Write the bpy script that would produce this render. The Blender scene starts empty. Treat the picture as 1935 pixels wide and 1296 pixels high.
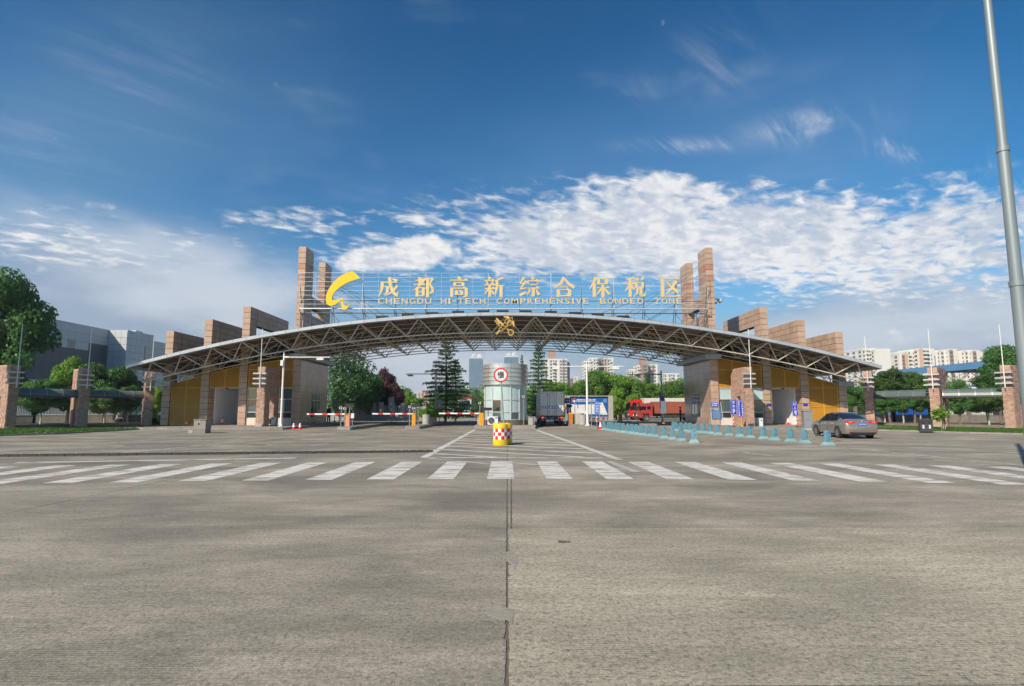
import bpy, bmesh, math, random
import numpy as np
from mathutils import Vector, Matrix, Euler
rnd = random.Random(7)
S = bpy.context.scene
COL = S.collection
rad = math.radians
# ------------------------------------------------------------------ camera
FPX, CX, CY, HC = 1075.0, 967.5, 648.0, 1.55
PITCH, YAW = math.atan(125 / FPX), math.atan(8.5 / FPX)
cam = bpy.data.objects.new('camera', bpy.data.cameras.new('camera'))
COL.objects.link(cam)
cam.data.sensor_width = 36
cam.data.lens = 36 * FPX / 1935
cam.data.clip_start = 0.1
cam.data.clip_end = 6000
cam.location = (0, 0, HC)
cam.rotation_euler = Euler((math.pi / 2 + PITCH, 0, -YAW))
S.camera = cam
# ------------------------------------------------------------------ light
SUN = Vector((.86, 1.0, -1.0)).normalized()
sun = bpy.data.objects.new('sun', bpy.data.lights.new('sun', 'SUN'))
COL.objects.link(sun)
sun.data.energy = 4.2
sun.data.angle = rad(0.5)
sun.data.color = (1, .885, .73)
sun.rotation_euler = SUN.to_track_quat('-Z', 'Y').to_euler()
S.view_settings.view_transform = 'Standard'
S.view_settings.look = 'None'
S.view_settings.exposure = 0.5
S.view_settings.gamma = 1
S.view_settings.use_curve_mapping = False

def sky_world():
    w = bpy.data.worlds.new('World')
    S.world = w
    w.use_nodes = True
    nt = w.node_tree
    nt.nodes.clear()
    L = nt.links.new

    def N(t, **k):
        n = nt.nodes.new(t)
        for a, b in k.items():
            setattr(n, a, b)
        return n

    def put(sock, v):
        if isinstance(v, (int, float)):
            sock.default_value = v
        else:
            L(v, sock)

    def M(op, a, b=0.0, c=None):
        n = N('ShaderNodeMath', operation=op)
        put(n.inputs[0], a)
        put(n.inputs[1], b)
        if c is not None:
            put(n.inputs[2], c)
        return n.outputs[0]

    def smooth(x, lo, hi, a=0.0, b=1.0):
        n = N('ShaderNodeMapRange', interpolation_type='SMOOTHSTEP')
        put(n.inputs[0], x)
        for i, v in enumerate((lo, hi, a, b)):
            put(n.inputs[i + 1], v)
        return n.outputs[0]
    tc = N('ShaderNodeTexCoord')
    sp = N('ShaderNodeSeparateXYZ')
    L(tc.outputs['Generated'], sp.inputs[0])
    x, y, z = sp.outputs
    zc = M('ADD', M('MAXIMUM', z, 0.0), 0.10)
    u, v = M('DIVIDE', x, zc), M('DIVIDE', y, zc)
    hor = M('SQRT', M('ADD', M('MULTIPLY', x, x), M('MULTIPLY', y, y)))
    yy = M('MAXIMUM', y, 0.02)
    az, el = M('DIVIDE', x, yy), M('DIVIDE', z, yy)

    def noise(scale, det, rough=.55, su=1.0, sv=1.0, off=0.0, rot=0.0, dist=0.0):
        cb = N('ShaderNodeCombineXYZ')
        c, s = math.cos(rot), math.sin(rot)
        uu = M('ADD', M('MULTIPLY', u, c), M('MULTIPLY', v, s))
        vv = M('SUBTRACT', M('MULTIPLY', v, c), M('MULTIPLY', u, s))
        L(M('MULTIPLY', uu, su), cb.inputs[0])
        L(M('MULTIPLY', vv, sv), cb.inputs[1])
        cb.inputs[2].default_value = off
        n = N('ShaderNodeTexNoise')
        n.inputs['Scale'].default_value = scale
        n.inputs['Detail'].default_value = det
        n.inputs['Roughness'].default_value = rough
        n.inputs['Distortion'].default_value = dist
        L(cb.outputs[0], n.inputs['Vector'])
        return n.outputs[0]

    def angn(scale, det, off, rough=.6, sx=1.0, sy=1.0, dist=0.0):
        cb = N('ShaderNodeCombineXYZ')
        L(M('MULTIPLY', x, sx), cb.inputs[0])
        L(M('MULTIPLY', y, sx), cb.inputs[1])
        L(M('MULTIPLY', z, sy), cb.inputs[2])
        ad = N('ShaderNodeVectorMath', operation='ADD')
        L(cb.outputs[0], ad.inputs[0])
        ad.inputs[1].default_value = (off, off * .7, -off)
        n = N('ShaderNodeTexNoise')
        n.inputs['Scale'].default_value = scale
        n.inputs['Detail'].default_value = det
        n.inputs['Roughness'].default_value = rough
        n.inputs['Distortion'].default_value = dist
        L(ad.outputs[0], n.inputs['Vector'])
        return n.outputs[0]

    def blob(px, py, rx, ry, tilt=0.0):
        a = M('DIVIDE', M('SUBTRACT', az, (px - 959) / FPX), 1.0)
        e = M('SUBTRACT', el, (773 - py) / FPX * 1.02)
        if tilt:
            c, s = math.cos(tilt), math.sin(tilt)
            a, e = (M('ADD', M('MULTIPLY', a, c), M('MULTIPLY', e, s)),
                    M('SUBTRACT', M('MULTIPLY', e, c), M('MULTIPLY', a, s)))
        a = M('DIVIDE', a, rx / FPX)
        e = M('DIVIDE', e, ry / FPX)
        q = M('ADD', M('MULTIPLY', a, a), M('MULTIPLY', e, e))
        return M('POWER', 2.718, M('MULTIPLY', q, -1.0))

    def add(*a):
        r = a[0]
        for b in a[1:]:
            r = M('ADD', r, b)
        return r
    # rippled sheet of altocumulus
    ripple0 = noise(3.4, 7, .60, 1.0, 1.5, 3.1, .5, .3)
    flock = noise(11.0, 4, .55, 1.0, 1.35, 8.1, .6, .4)
    ripple = M('ADD', M('MULTIPLY', ripple0, .52), M('MULTIPLY', flock, .48))
    big = noise(.75, 4, .55, 1, 1, 9.2)
    sheet_m = add(blob(1180, 425, 330, 75), M('MULTIPLY', blob(1270, 350, 110, 28), .7), M('MULTIPLY', blob(1550, 470, 420, 105, -.08), .95), M('MULTIPLY', blob(1000, 480, 330, 60), .7),
                  M('MULTIPLY', blob(1900, 420, 260, 110), .55), M('MULTIPLY', blob(560, 415, 150, 30), .38),
                  M('MULTIPLY', blob(200, 480, 330, 60), .42), M('MULTIPLY', blob(20, 440, 170, 60), .4))
    sheet = smooth(add(sheet_m, M('MULTIPLY', M('SUBTRACT', ripple, .5), 3.9), M('MULTIPLY', M('SUBTRACT', big, .5), .5)), .30, 1.10)
    sheet = M('MULTIPLY', sheet, smooth(sheet_m, .06, .34))
    # soft low stratus towards the horizon
    soft = angn(2.6, 6, 4.4, .55, 1.0, 3.2)
    low_m = M('ADD', smooth(el, .26, .05), M('ADD', M('MULTIPLY', blob(120, 530, 470, 125), 1.0), M('MULTIPLY', blob(1760, 570, 420, 100), .6)))
    low = M('MULTIPLY', smooth(add(low_m, M('MULTIPLY', M('SUBTRACT', soft, .5), 1.5)), .05, 1.0), .93)
    # one bright cumulus
    puff = M('ADD', M('MULTIPLY', angn(10, 8, 1.7, .6), .6), M('MULTIPLY', angn(26, 7, 5.1, .6), .4))
    cum_m = add(blob(770, 482, 95, 30), blob(690, 492, 62, 24), M('MULTIPLY', blob(800, 462, 45, 20), .6), M('MULTIPLY', blob(640, 575, 70, 30), .4),
                M('MULTIPLY', blob(170, 388, 55, 20), .55), M('MULTIPLY', blob(1690, 642, 60, 20), .5), M('MULTIPLY', blob(470, 535, 60, 18), .4), M('MULTIPLY', blob(50, 450, 40, 12), .45))
    cum = smooth(add(cum_m, M('MULTIPLY', M('SUBTRACT', puff, .5), 2.6)), .34, .80)
    # cirrus wisps
    wisp = noise(2.0, 8, .68, .5, 2.6, 6.0, .75, 1.2)
    ci_m = add(blob(1555, 222, 105, 30, .15), M('MULTIPLY', blob(1720, 265, 60, 20), .9), M('MULTIPLY', blob(1800, 283, 60, 16), .8), M('MULTIPLY', blob(1390, 80, 100, 70, .6), .30),
               M('MULTIPLY', blob(1310, 262, 90, 14), .75), M('MULTIPLY', blob(1890, 300, 80, 25), .7), M('MULTIPLY', blob(1220, 150, 40, 30), .28), M('MULTIPLY', blob(100, 200, 260, 160, .5), .16))
    ci = M('MULTIPLY', M('MULTIPLY', M('MINIMUM', M('MULTIPLY', ci_m, 1.3), 1.0), smooth(wisp, .44, .78)), .8)
    veil = M('MULTIPLY', smooth(add(blob(80, 300, 420, 330, .35), M('MULTIPLY', blob(1250, 400, 700, 260), .75), M('MULTIPLY', blob(1650, 200, 420, 260), .45), M('MULTIPLY', M('SUBTRACT', noise(.9, 6, .6, 1, 1, 2.2), .5), 1.1)), .05, 1.15), .24)
    # behind the camera the same kinds of cloud go on
    back = smooth(y, .15, -.1)
    rest = M('MULTIPLY', smooth(add(M('MULTIPLY', M('SUBTRACT', ripple, .5), 1.6), big), .55, 1.1), .5)
    front = smooth(y, .02, .14)
    cov = M('MAXIMUM', M('MAXIMUM', M('MULTIPLY', sheet, .92), ci), cum)
    cov = M('ADD', M('MULTIPLY', cov, front), M('MULTIPLY', rest, M('SUBTRACT', 1.0, front)))
    cov = M('MINIMUM', M('MAXIMUM', cov, 0), 1)
    st = N('ShaderNodeTexSky', sky_type='NISHITA')
    st.sun_disc = False
    st.sun_elevation = math.asin(-SUN.z)
    st.sun_rotation = math.atan2(-SUN.x, -SUN.y)
    st.air_density = 1.0
    st.dust_density = .35
    st.ozone_density = 2.2
    hs = N('ShaderNodeHueSaturation')
    hs.inputs['Saturation'].default_value = 1.40
    hs.inputs['Hue'].default_value = .486
    hs.inputs['Value'].default_value = 1.0
    L(st.outputs[0], hs.inputs['Color'])
    b1 = N('ShaderNodeBackground')
    ga = N('ShaderNodeGamma')
    ga.inputs[1].default_value = 1.28
    L(hs.outputs[0], ga.inputs[0])
    L(ga.outputs[0], b1.inputs[0])
    b1.inputs[1].default_value = .052
    # cloud tones: bright upper cumulus, grey-lavender stratus
    b2 = N('ShaderNodeBackground')
    sh = N('ShaderNodeMixRGB')
    L(smooth(M('ADD', puff, M('MULTIPLY', M('SUBTRACT', flock, .5), .5)), .40, .62), sh.inputs[0])
    sh.inputs[1].default_value = (.55, .60, .69, 1)
    sh.inputs[2].default_value = (.90, .89, .88, 1)
    L(sh.outputs[0], b2.inputs[0])
    b2.inputs[1].default_value = .76
    b3 = N('ShaderNodeBackground')
    sh3 = N('ShaderNodeMixRGB')
    L(smooth(soft, .38, .62), sh3.inputs[0])
    sh3.inputs[1].default_value = (.27, .335, .44, 1)
    sh3.inputs[2].default_value = (.54, .575, .64, 1)
    L(sh3.outputs[0], b3.inputs[0])
    b3.inputs[1].default_value = .86
    m1 = N('ShaderNodeMixShader')
    L(low, m1.inputs[0])
    L(b1.outputs[0], m1.inputs[1])
    L(b3.outputs[0], m1.inputs[2])
    b4 = N('ShaderNodeBackground')
    b4.inputs[0].default_value = (.24, .41, .60, 1)
    b4.inputs[1].default_value = .80
    mv = N('ShaderNodeMixShader')
    L(M('MULTIPLY', veil, front), mv.inputs[0])
    L(m1.outputs[0], mv.inputs[1])
    L(b4.outputs[0], mv.inputs[2])
    m2 = N('ShaderNodeMixShader')
    L(cov, m2.inputs[0])
    L(mv.outputs[0], m2.inputs[1])
    L(b2.outputs[0], m2.inputs[2])
    out = N('ShaderNodeOutputWorld')
    L(m2.outputs[0], out.inputs[0])
sky_world()

# ------------------------------------------------------------------ where things stand: measured sight lines
_F = Vector((math.sin(YAW) * math.cos(PITCH), math.cos(YAW) * math.cos(PITCH), math.sin(PITCH)))
_R = Vector((math.cos(YAW), -math.sin(YAW), 0))
_U = _R.cross(_F)
def ray(px, py):
    return _F + _R * ((px - CX) / FPX) - _U * ((py - CY) / FPX)
def gp(px, py, z=0.0):
    r = ray(px, py)
    t = (z - HC) / r.z
    return Vector((0, 0, HC)) + r * t
def at(px, py, Y):
    r = ray(px, py)
    return Vector((0, 0, HC)) + r * (Y / r.y)
def Xat(px, Y):
    return (px - 959) / FPX * Y

# ------------------------------------------------------------------ materials
MATS = {}
def mat(n, c=(.5, .5, .5), r=.6, m=0.0, var=.12, sc=2.0, rn=0.0, bump=0.0, bsc=30.0, emit=0.0, spec=.5, coat=0.0, streak=None, dirt=0.0, trans=0.0, obj=False):
    if n in MATS:
        return MATS[n]
    M_ = bpy.data.materials.new(n)
    M_.use_nodes = True
    nt = M_.node_tree
    L = nt.links.new
    p = nt.nodes['Principled BSDF']
    p.inputs['Roughness'].default_value = r
    p.inputs['Metallic'].default_value = m
    p.inputs['Specular IOR Level'].default_value = spec
    p.inputs['Coat Weight'].default_value = coat
    geo = nt.nodes.new('ShaderNodeNewGeometry')
    vec = geo.outputs['Position']
    if obj:
        vec = nt.nodes.new('ShaderNodeTexCoord').outputs['Object']
    if streak:
        mp = nt.nodes.new('ShaderNodeMapping')
        mp.inputs['Scale'].default_value = streak
        L(vec, mp.inputs[0])
        vec = mp.outputs[0]
    no = nt.nodes.new('ShaderNodeTexNoise')
    no.inputs['Scale'].default_value = sc
    no.inputs['Detail'].default_value = 6
    no.inputs['Roughness'].default_value = .6
    L(vec, no.inputs['Vector'])
    mr = nt.nodes.new('ShaderNodeMapRange')
    mr.inputs[1].default_value = .25
    mr.inputs[2].default_value = .75
    mr.inputs[3].default_value = 1 - var
    mr.inputs[4].default_value = 1 + var
    L(no.outputs[0], mr.inputs[0])
    val = mr.outputs[0]
    if rn:
        oi = nt.nodes.new('ShaderNodeObjectInfo')
        mm = nt.nodes.new('ShaderNodeMapRange')
        mm.inputs[3].default_value = 1 - rn
        mm.inputs[4].default_value = 1 + rn
        L(oi.outputs['Random'], mm.inputs[0])
        mu = nt.nodes.new('ShaderNodeMath')
        mu.operation = 'MULTIPLY'
        L(val, mu.inputs[0])
        L(mm.outputs[0], mu.inputs[1])
        val = mu.outputs[0]
    vm = nt.nodes.new('ShaderNodeVectorMath')
    vm.operation = 'SCALE'
    vm.inputs[0].default_value = c
    L(val, vm.inputs['Scale'])
    colr = vm.outputs[0]
    if dirt:
        n2 = nt.nodes.new('ShaderNodeTexNoise')
        n2.inputs['Scale'].default_value = sc * .6
        n2.inputs['Detail'].default_value = 8
        n2.inputs['Roughness'].default_value = .7
        mp2 = nt.nodes.new('ShaderNodeMapping')
        mp2.inputs['Scale'].default_value = (2.5, 2.5, .5)
        L(geo.outputs['Position'], mp2.inputs[0])
        L(mp2.outputs[0], n2.inputs['Vector'])
        m2 = nt.nodes.new('ShaderNodeMapRange')
        m2.inputs[1].default_value = .5
        m2.inputs[2].default_value = .78
        m2.inputs[4].default_value = dirt
        L(n2.outputs[0], m2.inputs[0])
        mx = nt.nodes.new('ShaderNodeMixRGB')
        L(m2.outputs[0], mx.inputs[0])
        L(colr, mx.inputs[1])
        mx.inputs[2].default_value = (.10, .085, .07, 1)
        colr = mx.outputs[0]
    L(colr, p.inputs['Base Color'])
    if bump:
        nb = nt.nodes.new('ShaderNodeTexNoise')
        nb.inputs['Scale'].default_value = bsc
        nb.inputs['Detail'].default_value = 5
        L(vec, nb.inputs['Vector'])
        b = nt.nodes.new('ShaderNodeBump')
        b.inputs['Strength'].default_value = bump
        b.inputs['Distance'].default_value = .02
        L(nb.outputs[0], b.inputs['Height'])
        L(b.outputs[0], p.inputs['Normal'])
    if emit:
        p.inputs['Emission Color'].default_value = (*c, 1)
        p.inputs['Emission Strength'].default_value = emit
    if trans:
        p.inputs['Transmission Weight'].default_value = trans
    MATS[n] = M_
    return M_

def leaf_mat(n, c, c2):
    M_ = bpy.data.materials.new(n)
    M_.use_nodes = True
    nt = M_.node_tree
    L = nt.links.new
    p = nt.nodes['Principled BSDF']
    p.inputs['Roughness'].default_value = .5
    p.inputs['Specular IOR Level'].default_value = .35
    at_ = nt.nodes.new('ShaderNodeAttribute')
    at_.attribute_name = 'tint'
    oi = nt.nodes.new('ShaderNodeObjectInfo')
    mx = nt.nodes.new('ShaderNodeMixRGB')
    mx.inputs[1].default_value = (*c, 1)
    mx.inputs[2].default_value = (*c2, 1)
    L(at_.outputs['Fac'], mx.inputs[0])
    hs = nt.nodes.new('ShaderNodeHueSaturation')
    mm = nt.nodes.new('ShaderNodeMapRange')
    mm.inputs[3].default_value = .8
    mm.inputs[4].default_value = 1.2
    L(oi.outputs['Random'], mm.inputs[0])
    L(mm.outputs[0], hs.inputs['Value'])
    L(mx.outputs[0], hs.inputs['Color'])
    L(hs.outputs[0], p.inputs['Base Color'])
    tr = nt.nodes.new('ShaderNodeBsdfTranslucent')
    L(hs.outputs[0], tr.inputs[0])
    ms = nt.nodes.new('ShaderNodeMixShader')
    ms.inputs[0].default_value = .38
    L(p.outputs[0], ms.inputs[1])
    L(tr.outputs[0], ms.inputs[2])
    L(ms.outputs[0], nt.nodes['Material Output'].inputs[0])
    return M_

def concrete(n, c, coarse=.5, dark=.35):
    M_ = bpy.data.materials.new(n)
    M_.use_nodes = True
    nt = M_.node_tree
    L = nt.links.new
    p = nt.nodes['Principled BSDF']
    p.inputs['Roughness'].default_value = .85
    p.inputs['Specular IOR Level'].default_value = .25
    geo = nt.nodes.new('ShaderNodeNewGeometry')
    def nz(scale, det, ro, sv=(1, 1, 1), dist=0):
        mp = nt.nodes.new('ShaderNodeMapping')
        mp.inputs['Scale'].default_value = sv
        L(geo.outputs['Position'], mp.inputs[0])
        t = nt.nodes.new('ShaderNodeTexNoise')
        t.inputs['Scale'].default_value = scale
        t.inputs['Detail'].default_value = det
        t.inputs['Roughness'].default_value = ro
        t.inputs['Distortion'].default_value = dist
        L(mp.outputs[0], t.inputs['Vector'])
        return t.outputs[0]
    def mrg(v, a, b, lo, hi):
        t = nt.nodes.new('ShaderNodeMapRange')
        for i, q in enumerate((a, b, lo, hi)):
            t.inputs[i + 1].default_value = q
        L(v, t.inputs[0])
        return t.outputs[0]
    def mul(a, b, op='MULTIPLY'):
        t = nt.nodes.new('ShaderNodeMath')
        t.operation = op
        L(a, t.inputs[0])
        if isinstance(b, float):
            t.inputs[1].default_value = b
        else:
            L(b, t.inputs[1])
        return t.outputs[0]
    big = nz(.55, 6, .62, (.55, 1.0, 1), .4)         # broad stains
    mid = nz(2.2, 7, .65, (.35, 1.5, 1))             # wear running across the lane
    fine = nz(60, 4, .7)                             # sand grain
    agg = nz(22, 6, .75)                             # exposed aggregate
    tine = nt.nodes.new('ShaderNodeTexWave')
    tine.wave_type = 'BANDS'
    tine.bands_direction = 'Y'
    tine.inputs['Scale'].default_value = 10
    tine.inputs['Distortion'].default_value = 1.2
    tine.inputs['Detail'].default_value = 2
    tine.inputs['Detail Scale'].default_value = 2.5
    L(geo.outputs['Position'], tine.inputs['Vector'])
    patch = mrg(nz(.8, 4, .5, (.6, .9, 1)), .46, .60, 0, 1)
    groove = mul(mrg(tine.outputs['Color'], .0, .30, 1, 0), patch)
    v = mul(mrg(big, .33, .64, 1 - dark * .70, 1.12), mrg(mid, .34, .68, .86, 1.10))
    v = mul(v, mrg(nz(7, 7, .7, (.5, 1.6, 1)), .36, .66, .86, 1.10))
    v = mul(v, mrg(fine, .3, .7, .66, 1.34))
    v = mul(v, mrg(nz(150, 2, .6), .35, .65, .78, 1.22))
    v = mul(v, mrg(agg, .49, .66, 1.06, 1 - coarse))
    v = mul(v, mrg(nz(34, 3, .65), .40, .60, .86, 1.14))
    v = mul(v, mrg(groove, 0, 1, 1, .74))
    pits = mul(mrg(nz(75, 2, .5), .66, .71, 1, .38), mrg(nz(20, 3, .6), .66, .70, 1, .5))
    v = mul(v, pits)
    oi = nt.nodes.new('ShaderNodeObjectInfo')
    v = mul(v, mrg(oi.outputs['Random'], 0, 1, .95, 1.05))
    vm = nt.nodes.new('ShaderNodeVectorMath')
    vm.operation = 'SCALE'
    vm.inputs[0].default_value = c
    L(v, vm.inputs['Scale'])
    # cool stains in the worn places
    hm = nt.nodes.new('ShaderNodeMixRGB')
    L(mrg(big, .35, .60, .30, 0), hm.inputs[0])
    L(vm.outputs[0], hm.inputs[1])
    hm.inputs[2].default_value = (.13, .122, .105, 1)
    L(hm.outputs[0], p.inputs['Base Color'])
    b = nt.nodes.new('ShaderNodeBump')
    b.inputs['Strength'].default_value = .45
    b.inputs['Distance'].default_value = .006
    h = mul(mrg(agg, .3, .8, 1, 0), mrg(fine, .2, .8, .6, 1))
    h = mul(h, mul(groove, -.6), 'ADD')
    L(h, b.inputs['Height'])
    L(b.outputs[0], p.inputs['Normal'])
    MATS[n] = M_
    return M_

def paint(n, c, wear=.5):
    """road paint, worn through to the concrete"""
    M_ = bpy.data.materials.new(n)
    M_.use_nodes = True
    nt = M_.node_tree
    L = nt.links.new
    p = nt.nodes['Principled BSDF']
    p.inputs['Roughness'].default_value = .75
    geo = nt.nodes.new('ShaderNodeNewGeometry')
    def nz(scale, sv):
        mp = nt.nodes.new('ShaderNodeMapping')
        mp.inputs['Scale'].default_value = sv
        L(geo.outputs['Position'], mp.inputs[0])
        t = nt.nodes.new('ShaderNodeTexNoise')
        t.inputs['Scale'].default_value = scale
        t.inputs['Detail'].default_value = 8
        t.inputs['Roughness'].default_value = .72
        L(mp.outputs[0], t.inputs['Vector'])
        return t.outputs[0]
    mr = nt.nodes.new('ShaderNodeMapRange')
    mr.inputs[1].default_value = 1 - wear - .06
    mr.inputs[2].default_value = 1 - wear + .10
    L(nz(1.6, (.6, 2.2, 1)), mr.inputs[0])
    mr2 = nt.nodes.new('ShaderNodeMapRange')
    mr2.inputs[1].default_value = .3
    mr2.inputs[2].default_value = .7
    mr2.inputs[3].default_value = .8
    mr2.inputs[4].default_value = 1.08
    L(nz(6, (1, 1, 1)), mr2.inputs[0])
    vm = nt.nodes.new('ShaderNodeVectorMath')
    vm.operation = 'SCALE'
    vm.inputs[0].default_value = c
    L(mr2.outputs[0], vm.inputs['Scale'])
    mx = nt.nodes.new('ShaderNodeMixRGB')
    L(mr.outputs[0], mx.inputs[0])
    L(vm.outputs[0], mx.inputs[1])
    mx.inputs[2].default_value = (.25, .228, .19, 1)
    L(mx.outputs[0], p.inputs['Base Color'])
    MATS[n] = M_
    return M_

def glass(n, c, r=.06, alpha=None):
    M_ = mat(n, c, r=r, var=.08, sc=.7, spec=.9, coat=.4)
    return M_

# ------------------------------------------------------------------ mesh helpers
class MB:
    def __init__(s):
        s.v, s.f, s.mi = [], [], []
    def add(s, vs, fs, m=0):
        o = len(s.v)
        s.v += [tuple(a) for a in vs]
        s.f += [tuple(i + o for i in f) for f in fs]
        s.mi += [m] * len(fs)
        return s
    def box(s, x0, x1, y0, y1, z0, z1, m=0):
        return s.add([(x0, y0, z0), (x1, y0, z0), (x1, y1, z0), (x0, y1, z0), (x0, y0, z1), (x1, y0, z1), (x1, y1, z1), (x0, y1, z1)],
                     [(0, 3, 2, 1), (4, 5, 6, 7), (0, 1, 5, 4), (1, 2, 6, 5), (2, 3, 7, 6), (3, 0, 4, 7)], m)
    def tube(s, p, q, r0, r1=None, n=6, m=0, caps=True):
        p, q = Vector(p), Vector(q)
        r1 = r0 if r1 is None else r1
        d = (q - p).normalized()
        a = d.orthogonal().normalized()
        b = d.cross(a)
        vs = []
        for c, r in ((p, r0), (q, r1)):
            for i in range(n):
                t = 2 * math.pi * i / n + math.pi / n
                vs.append(c + a * (r * math.cos(t)) + b * (r * math.sin(t)))
        fs = [(i, (i + 1) % n, n + (i + 1) % n, n + i) for i in range(n)]
        if caps:
            fs += [tuple(range(n - 1, -1, -1)), tuple(range(n, 2 * n))]
        return s.add(vs, fs, m)
    def path(s, pts, r, n=6, m=0):
        for a, b in zip(pts[:-1], pts[1:]):
            s.tube(a, b, r, n=n, m=m)
        return s
    def bar(s, p, q, w, h, m=0):
        """box beam from p to q, w wide across, h high"""
        p, q = Vector(p), Vector(q)
        d = (q - p).normalized()
        a = d.cross(Vector((0, 0, 1)))
        a = a.normalized() if a.length > 1e-4 else Vector((1, 0, 0))
        b = a.cross(d)
        vs = [c + a * (i * w / 2) + b * (j * h / 2) for c in (p, q) for i, j in ((-1, -1), (1, -1), (1, 1), (-1, 1))]
        return s.add(vs, [(3, 2, 1, 0), (4, 5, 6, 7), (0, 1, 5, 4), (1, 2, 6, 5), (2, 3, 7, 6), (3, 0, 4, 7)], m)
    def lathe(s, prof, n=16, c=(0, 0, 0), m=0, a0=0.0, a1=2 * math.pi):
        full = abs(a1 - a0 - 2 * math.pi) < 1e-6
        k = n if full else n + 1
        vs = [(c[0] + r * math.cos(a0 + (a1 - a0) * i / n), c[1] + r * math.sin(a0 + (a1 - a0) * i / n), c[2] + z) for r, z in prof for i in range(k)]
        fs = []
        for j in range(len(prof) - 1):
            for i in range(n if full else n):
                i2 = (i + 1) % k
                fs.append((j * k + i, j * k + i2, (j + 1) * k + i2, (j + 1) * k + i))
        return s.add(vs, fs, m)
    def poly(s, pts, d, m=0):
        """flat outline extruded along the vector d"""
        n = len(pts)
        pts = [Vector(p) for p in pts]
        d = Vector(d)
        return s.add(pts + [p + d for p in pts], [tuple(range(n - 1, -1, -1)), tuple(range(n, 2 * n))] + [(i, (i + 1) % n, n + (i + 1) % n, n + i) for i in range(n)], m)
    def mesh(s, name, ms, smooth=False):
        me = bpy.data.meshes.new(name)
        me.from_pydata(s.v, [], s.f)
        for a in (ms if isinstance(ms, (list, tuple)) else [ms]):
            me.materials.append(a)
        me.polygons.foreach_set('material_index', s.mi)
        bm = bmesh.new()
        bm.from_mesh(me)
        bmesh.ops.recalc_face_normals(bm, faces=bm.faces)
        bm.to_mesh(me)
        bm.free()
        if smooth:
            me.polygons.foreach_set('use_smooth', [True] * len(me.polygons))
            try:
                me.set_sharp_from_angle(angle=rad(40))
            except Exception:
                pass
        return me
    def build(s, name, ms, parent=None, smooth=False, kind=None):
        return link(name, s.mesh(name, ms, smooth), parent, kind=kind)

def link(name, me, parent=None, loc=None, rot=None, scale=None, kind=None):
    o = bpy.data.objects.new(name, me)
    COL.objects.link(o)
    if parent is not None:
        o.parent = parent
        CH.setdefault(parent.name, []).append(o)
    if loc is not None:
        o.location = loc
    if rot is not None:
        o.rotation_euler = rot
    if scale is not None:
        o.scale = scale
    if kind:
        o['kind'] = kind
    return o

def thing(name, label, cat, loc=(0, 0, 0), rz=0.0, group=None):
    o = bpy.data.objects.new(name, None)
    o.empty_display_size = .2
    COL.objects.link(o)
    o.location = loc
    o.rotation_euler = (0, 0, rz)
    tag(o, label, cat, group)
    return o

def tag(o, label, cat, group=None):
    o['label'] = label
    o['category'] = cat
    if group:
        o['group'] = group
    return o

def dup(o, loc, rz=None, label=None, group=None):
    r = o.copy()
    COL.objects.link(r)
    r.location = loc
    if rz is not None:
        r.rotation_euler = (0, 0, rz)
    if label:
        r['label'] = label
    if group:
        r['group'] = group
    for ch in KIDS(o):
        c = ch.copy()
        COL.objects.link(c)
        c.parent = r
        CH.setdefault(r.name, []).append(c)
        for g in KIDS(ch):
            d = g.copy()
            COL.objects.link(d)
            d.parent = c
            CH.setdefault(c.name, []).append(d)
    return r
CH = {}
def KIDS(o):
    return CH.get(o.name, [])

def text_mesh(s, mtl, size=1.0, ext=.01, off=0.0, align='CENTER', res=3):
    c = bpy.data.curves.new('lettering', 'FONT')
    c.body = s
    c.size = size
    c.extrude = ext
    c.offset = off
    c.resolution_u = res
    c.align_x = align
    o = bpy.data.objects.new('lettering', c)
    COL.objects.link(o)
    dg = bpy.context.evaluated_depsgraph_get()
    me = bpy.data.meshes.new_from_object(o.evaluated_get(dg))
    bpy.data.objects.remove(o)
    bpy.data.curves.remove(c)
    me.materials.clear()
    me.materials.append(mtl)
    return me
def fit(me, w=None, h=None, d=None):
    """scale lettering to w x h, centred on the origin, standing up and facing -Y"""
    n = len(me.vertices)
    a = np.empty(n * 3)
    me.vertices.foreach_get('co', a)
    a = a.reshape(-1, 3)
    lo, hi = a.min(0), a.max(0)
    sx = w / (hi[0] - lo[0]) if w else None
    sy = h / (hi[1] - lo[1]) if h else None
    sx = sx or sy
    sy = sy or sx
    b = np.empty_like(a)
    b[:, 0] = (a[:, 0] - (lo[0] + hi[0]) / 2) * sx
    b[:, 2] = (a[:, 1] - (lo[1] + hi[1]) / 2) * sy
    b[:, 1] = -(a[:, 2] - (lo[2] + hi[2]) / 2)
    me.vertices.foreach_set('co', b.ravel())
    me.update()
    return me
def vtext(lines, mtl, cell, parent, x, y, z, name='lettering'):
    """characters one under the other, facing -Y"""
    for i, ch in enumerate(lines):
        if ch == ' ':
            continue
        me = fit(text_mesh(ch, mtl, 1, .004, .008), h=cell * .8)
        link(name, me, parent, (x, y, z - i * cell))

UNIT = MB().box(-.5, .5, -.5, .5, -.5, .5)
def unit(mt, bevel=0.0):
    k = ('unit', mt.name, bevel)
    if k not in MATS:
        me = UNIT.mesh('piece', mt)
        MATS[k] = me
    return MATS[k]
def block(name, parent, mt, x0, x1, y0, y1, z0, z1, rot=None):
    return link(name, unit(mt), parent, ((x0 + x1) / 2, (y0 + y1) / 2, (z0 + z1) / 2), rot, (abs(x1 - x0), abs(y1 - y0), abs(z1 - z0)))

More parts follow.
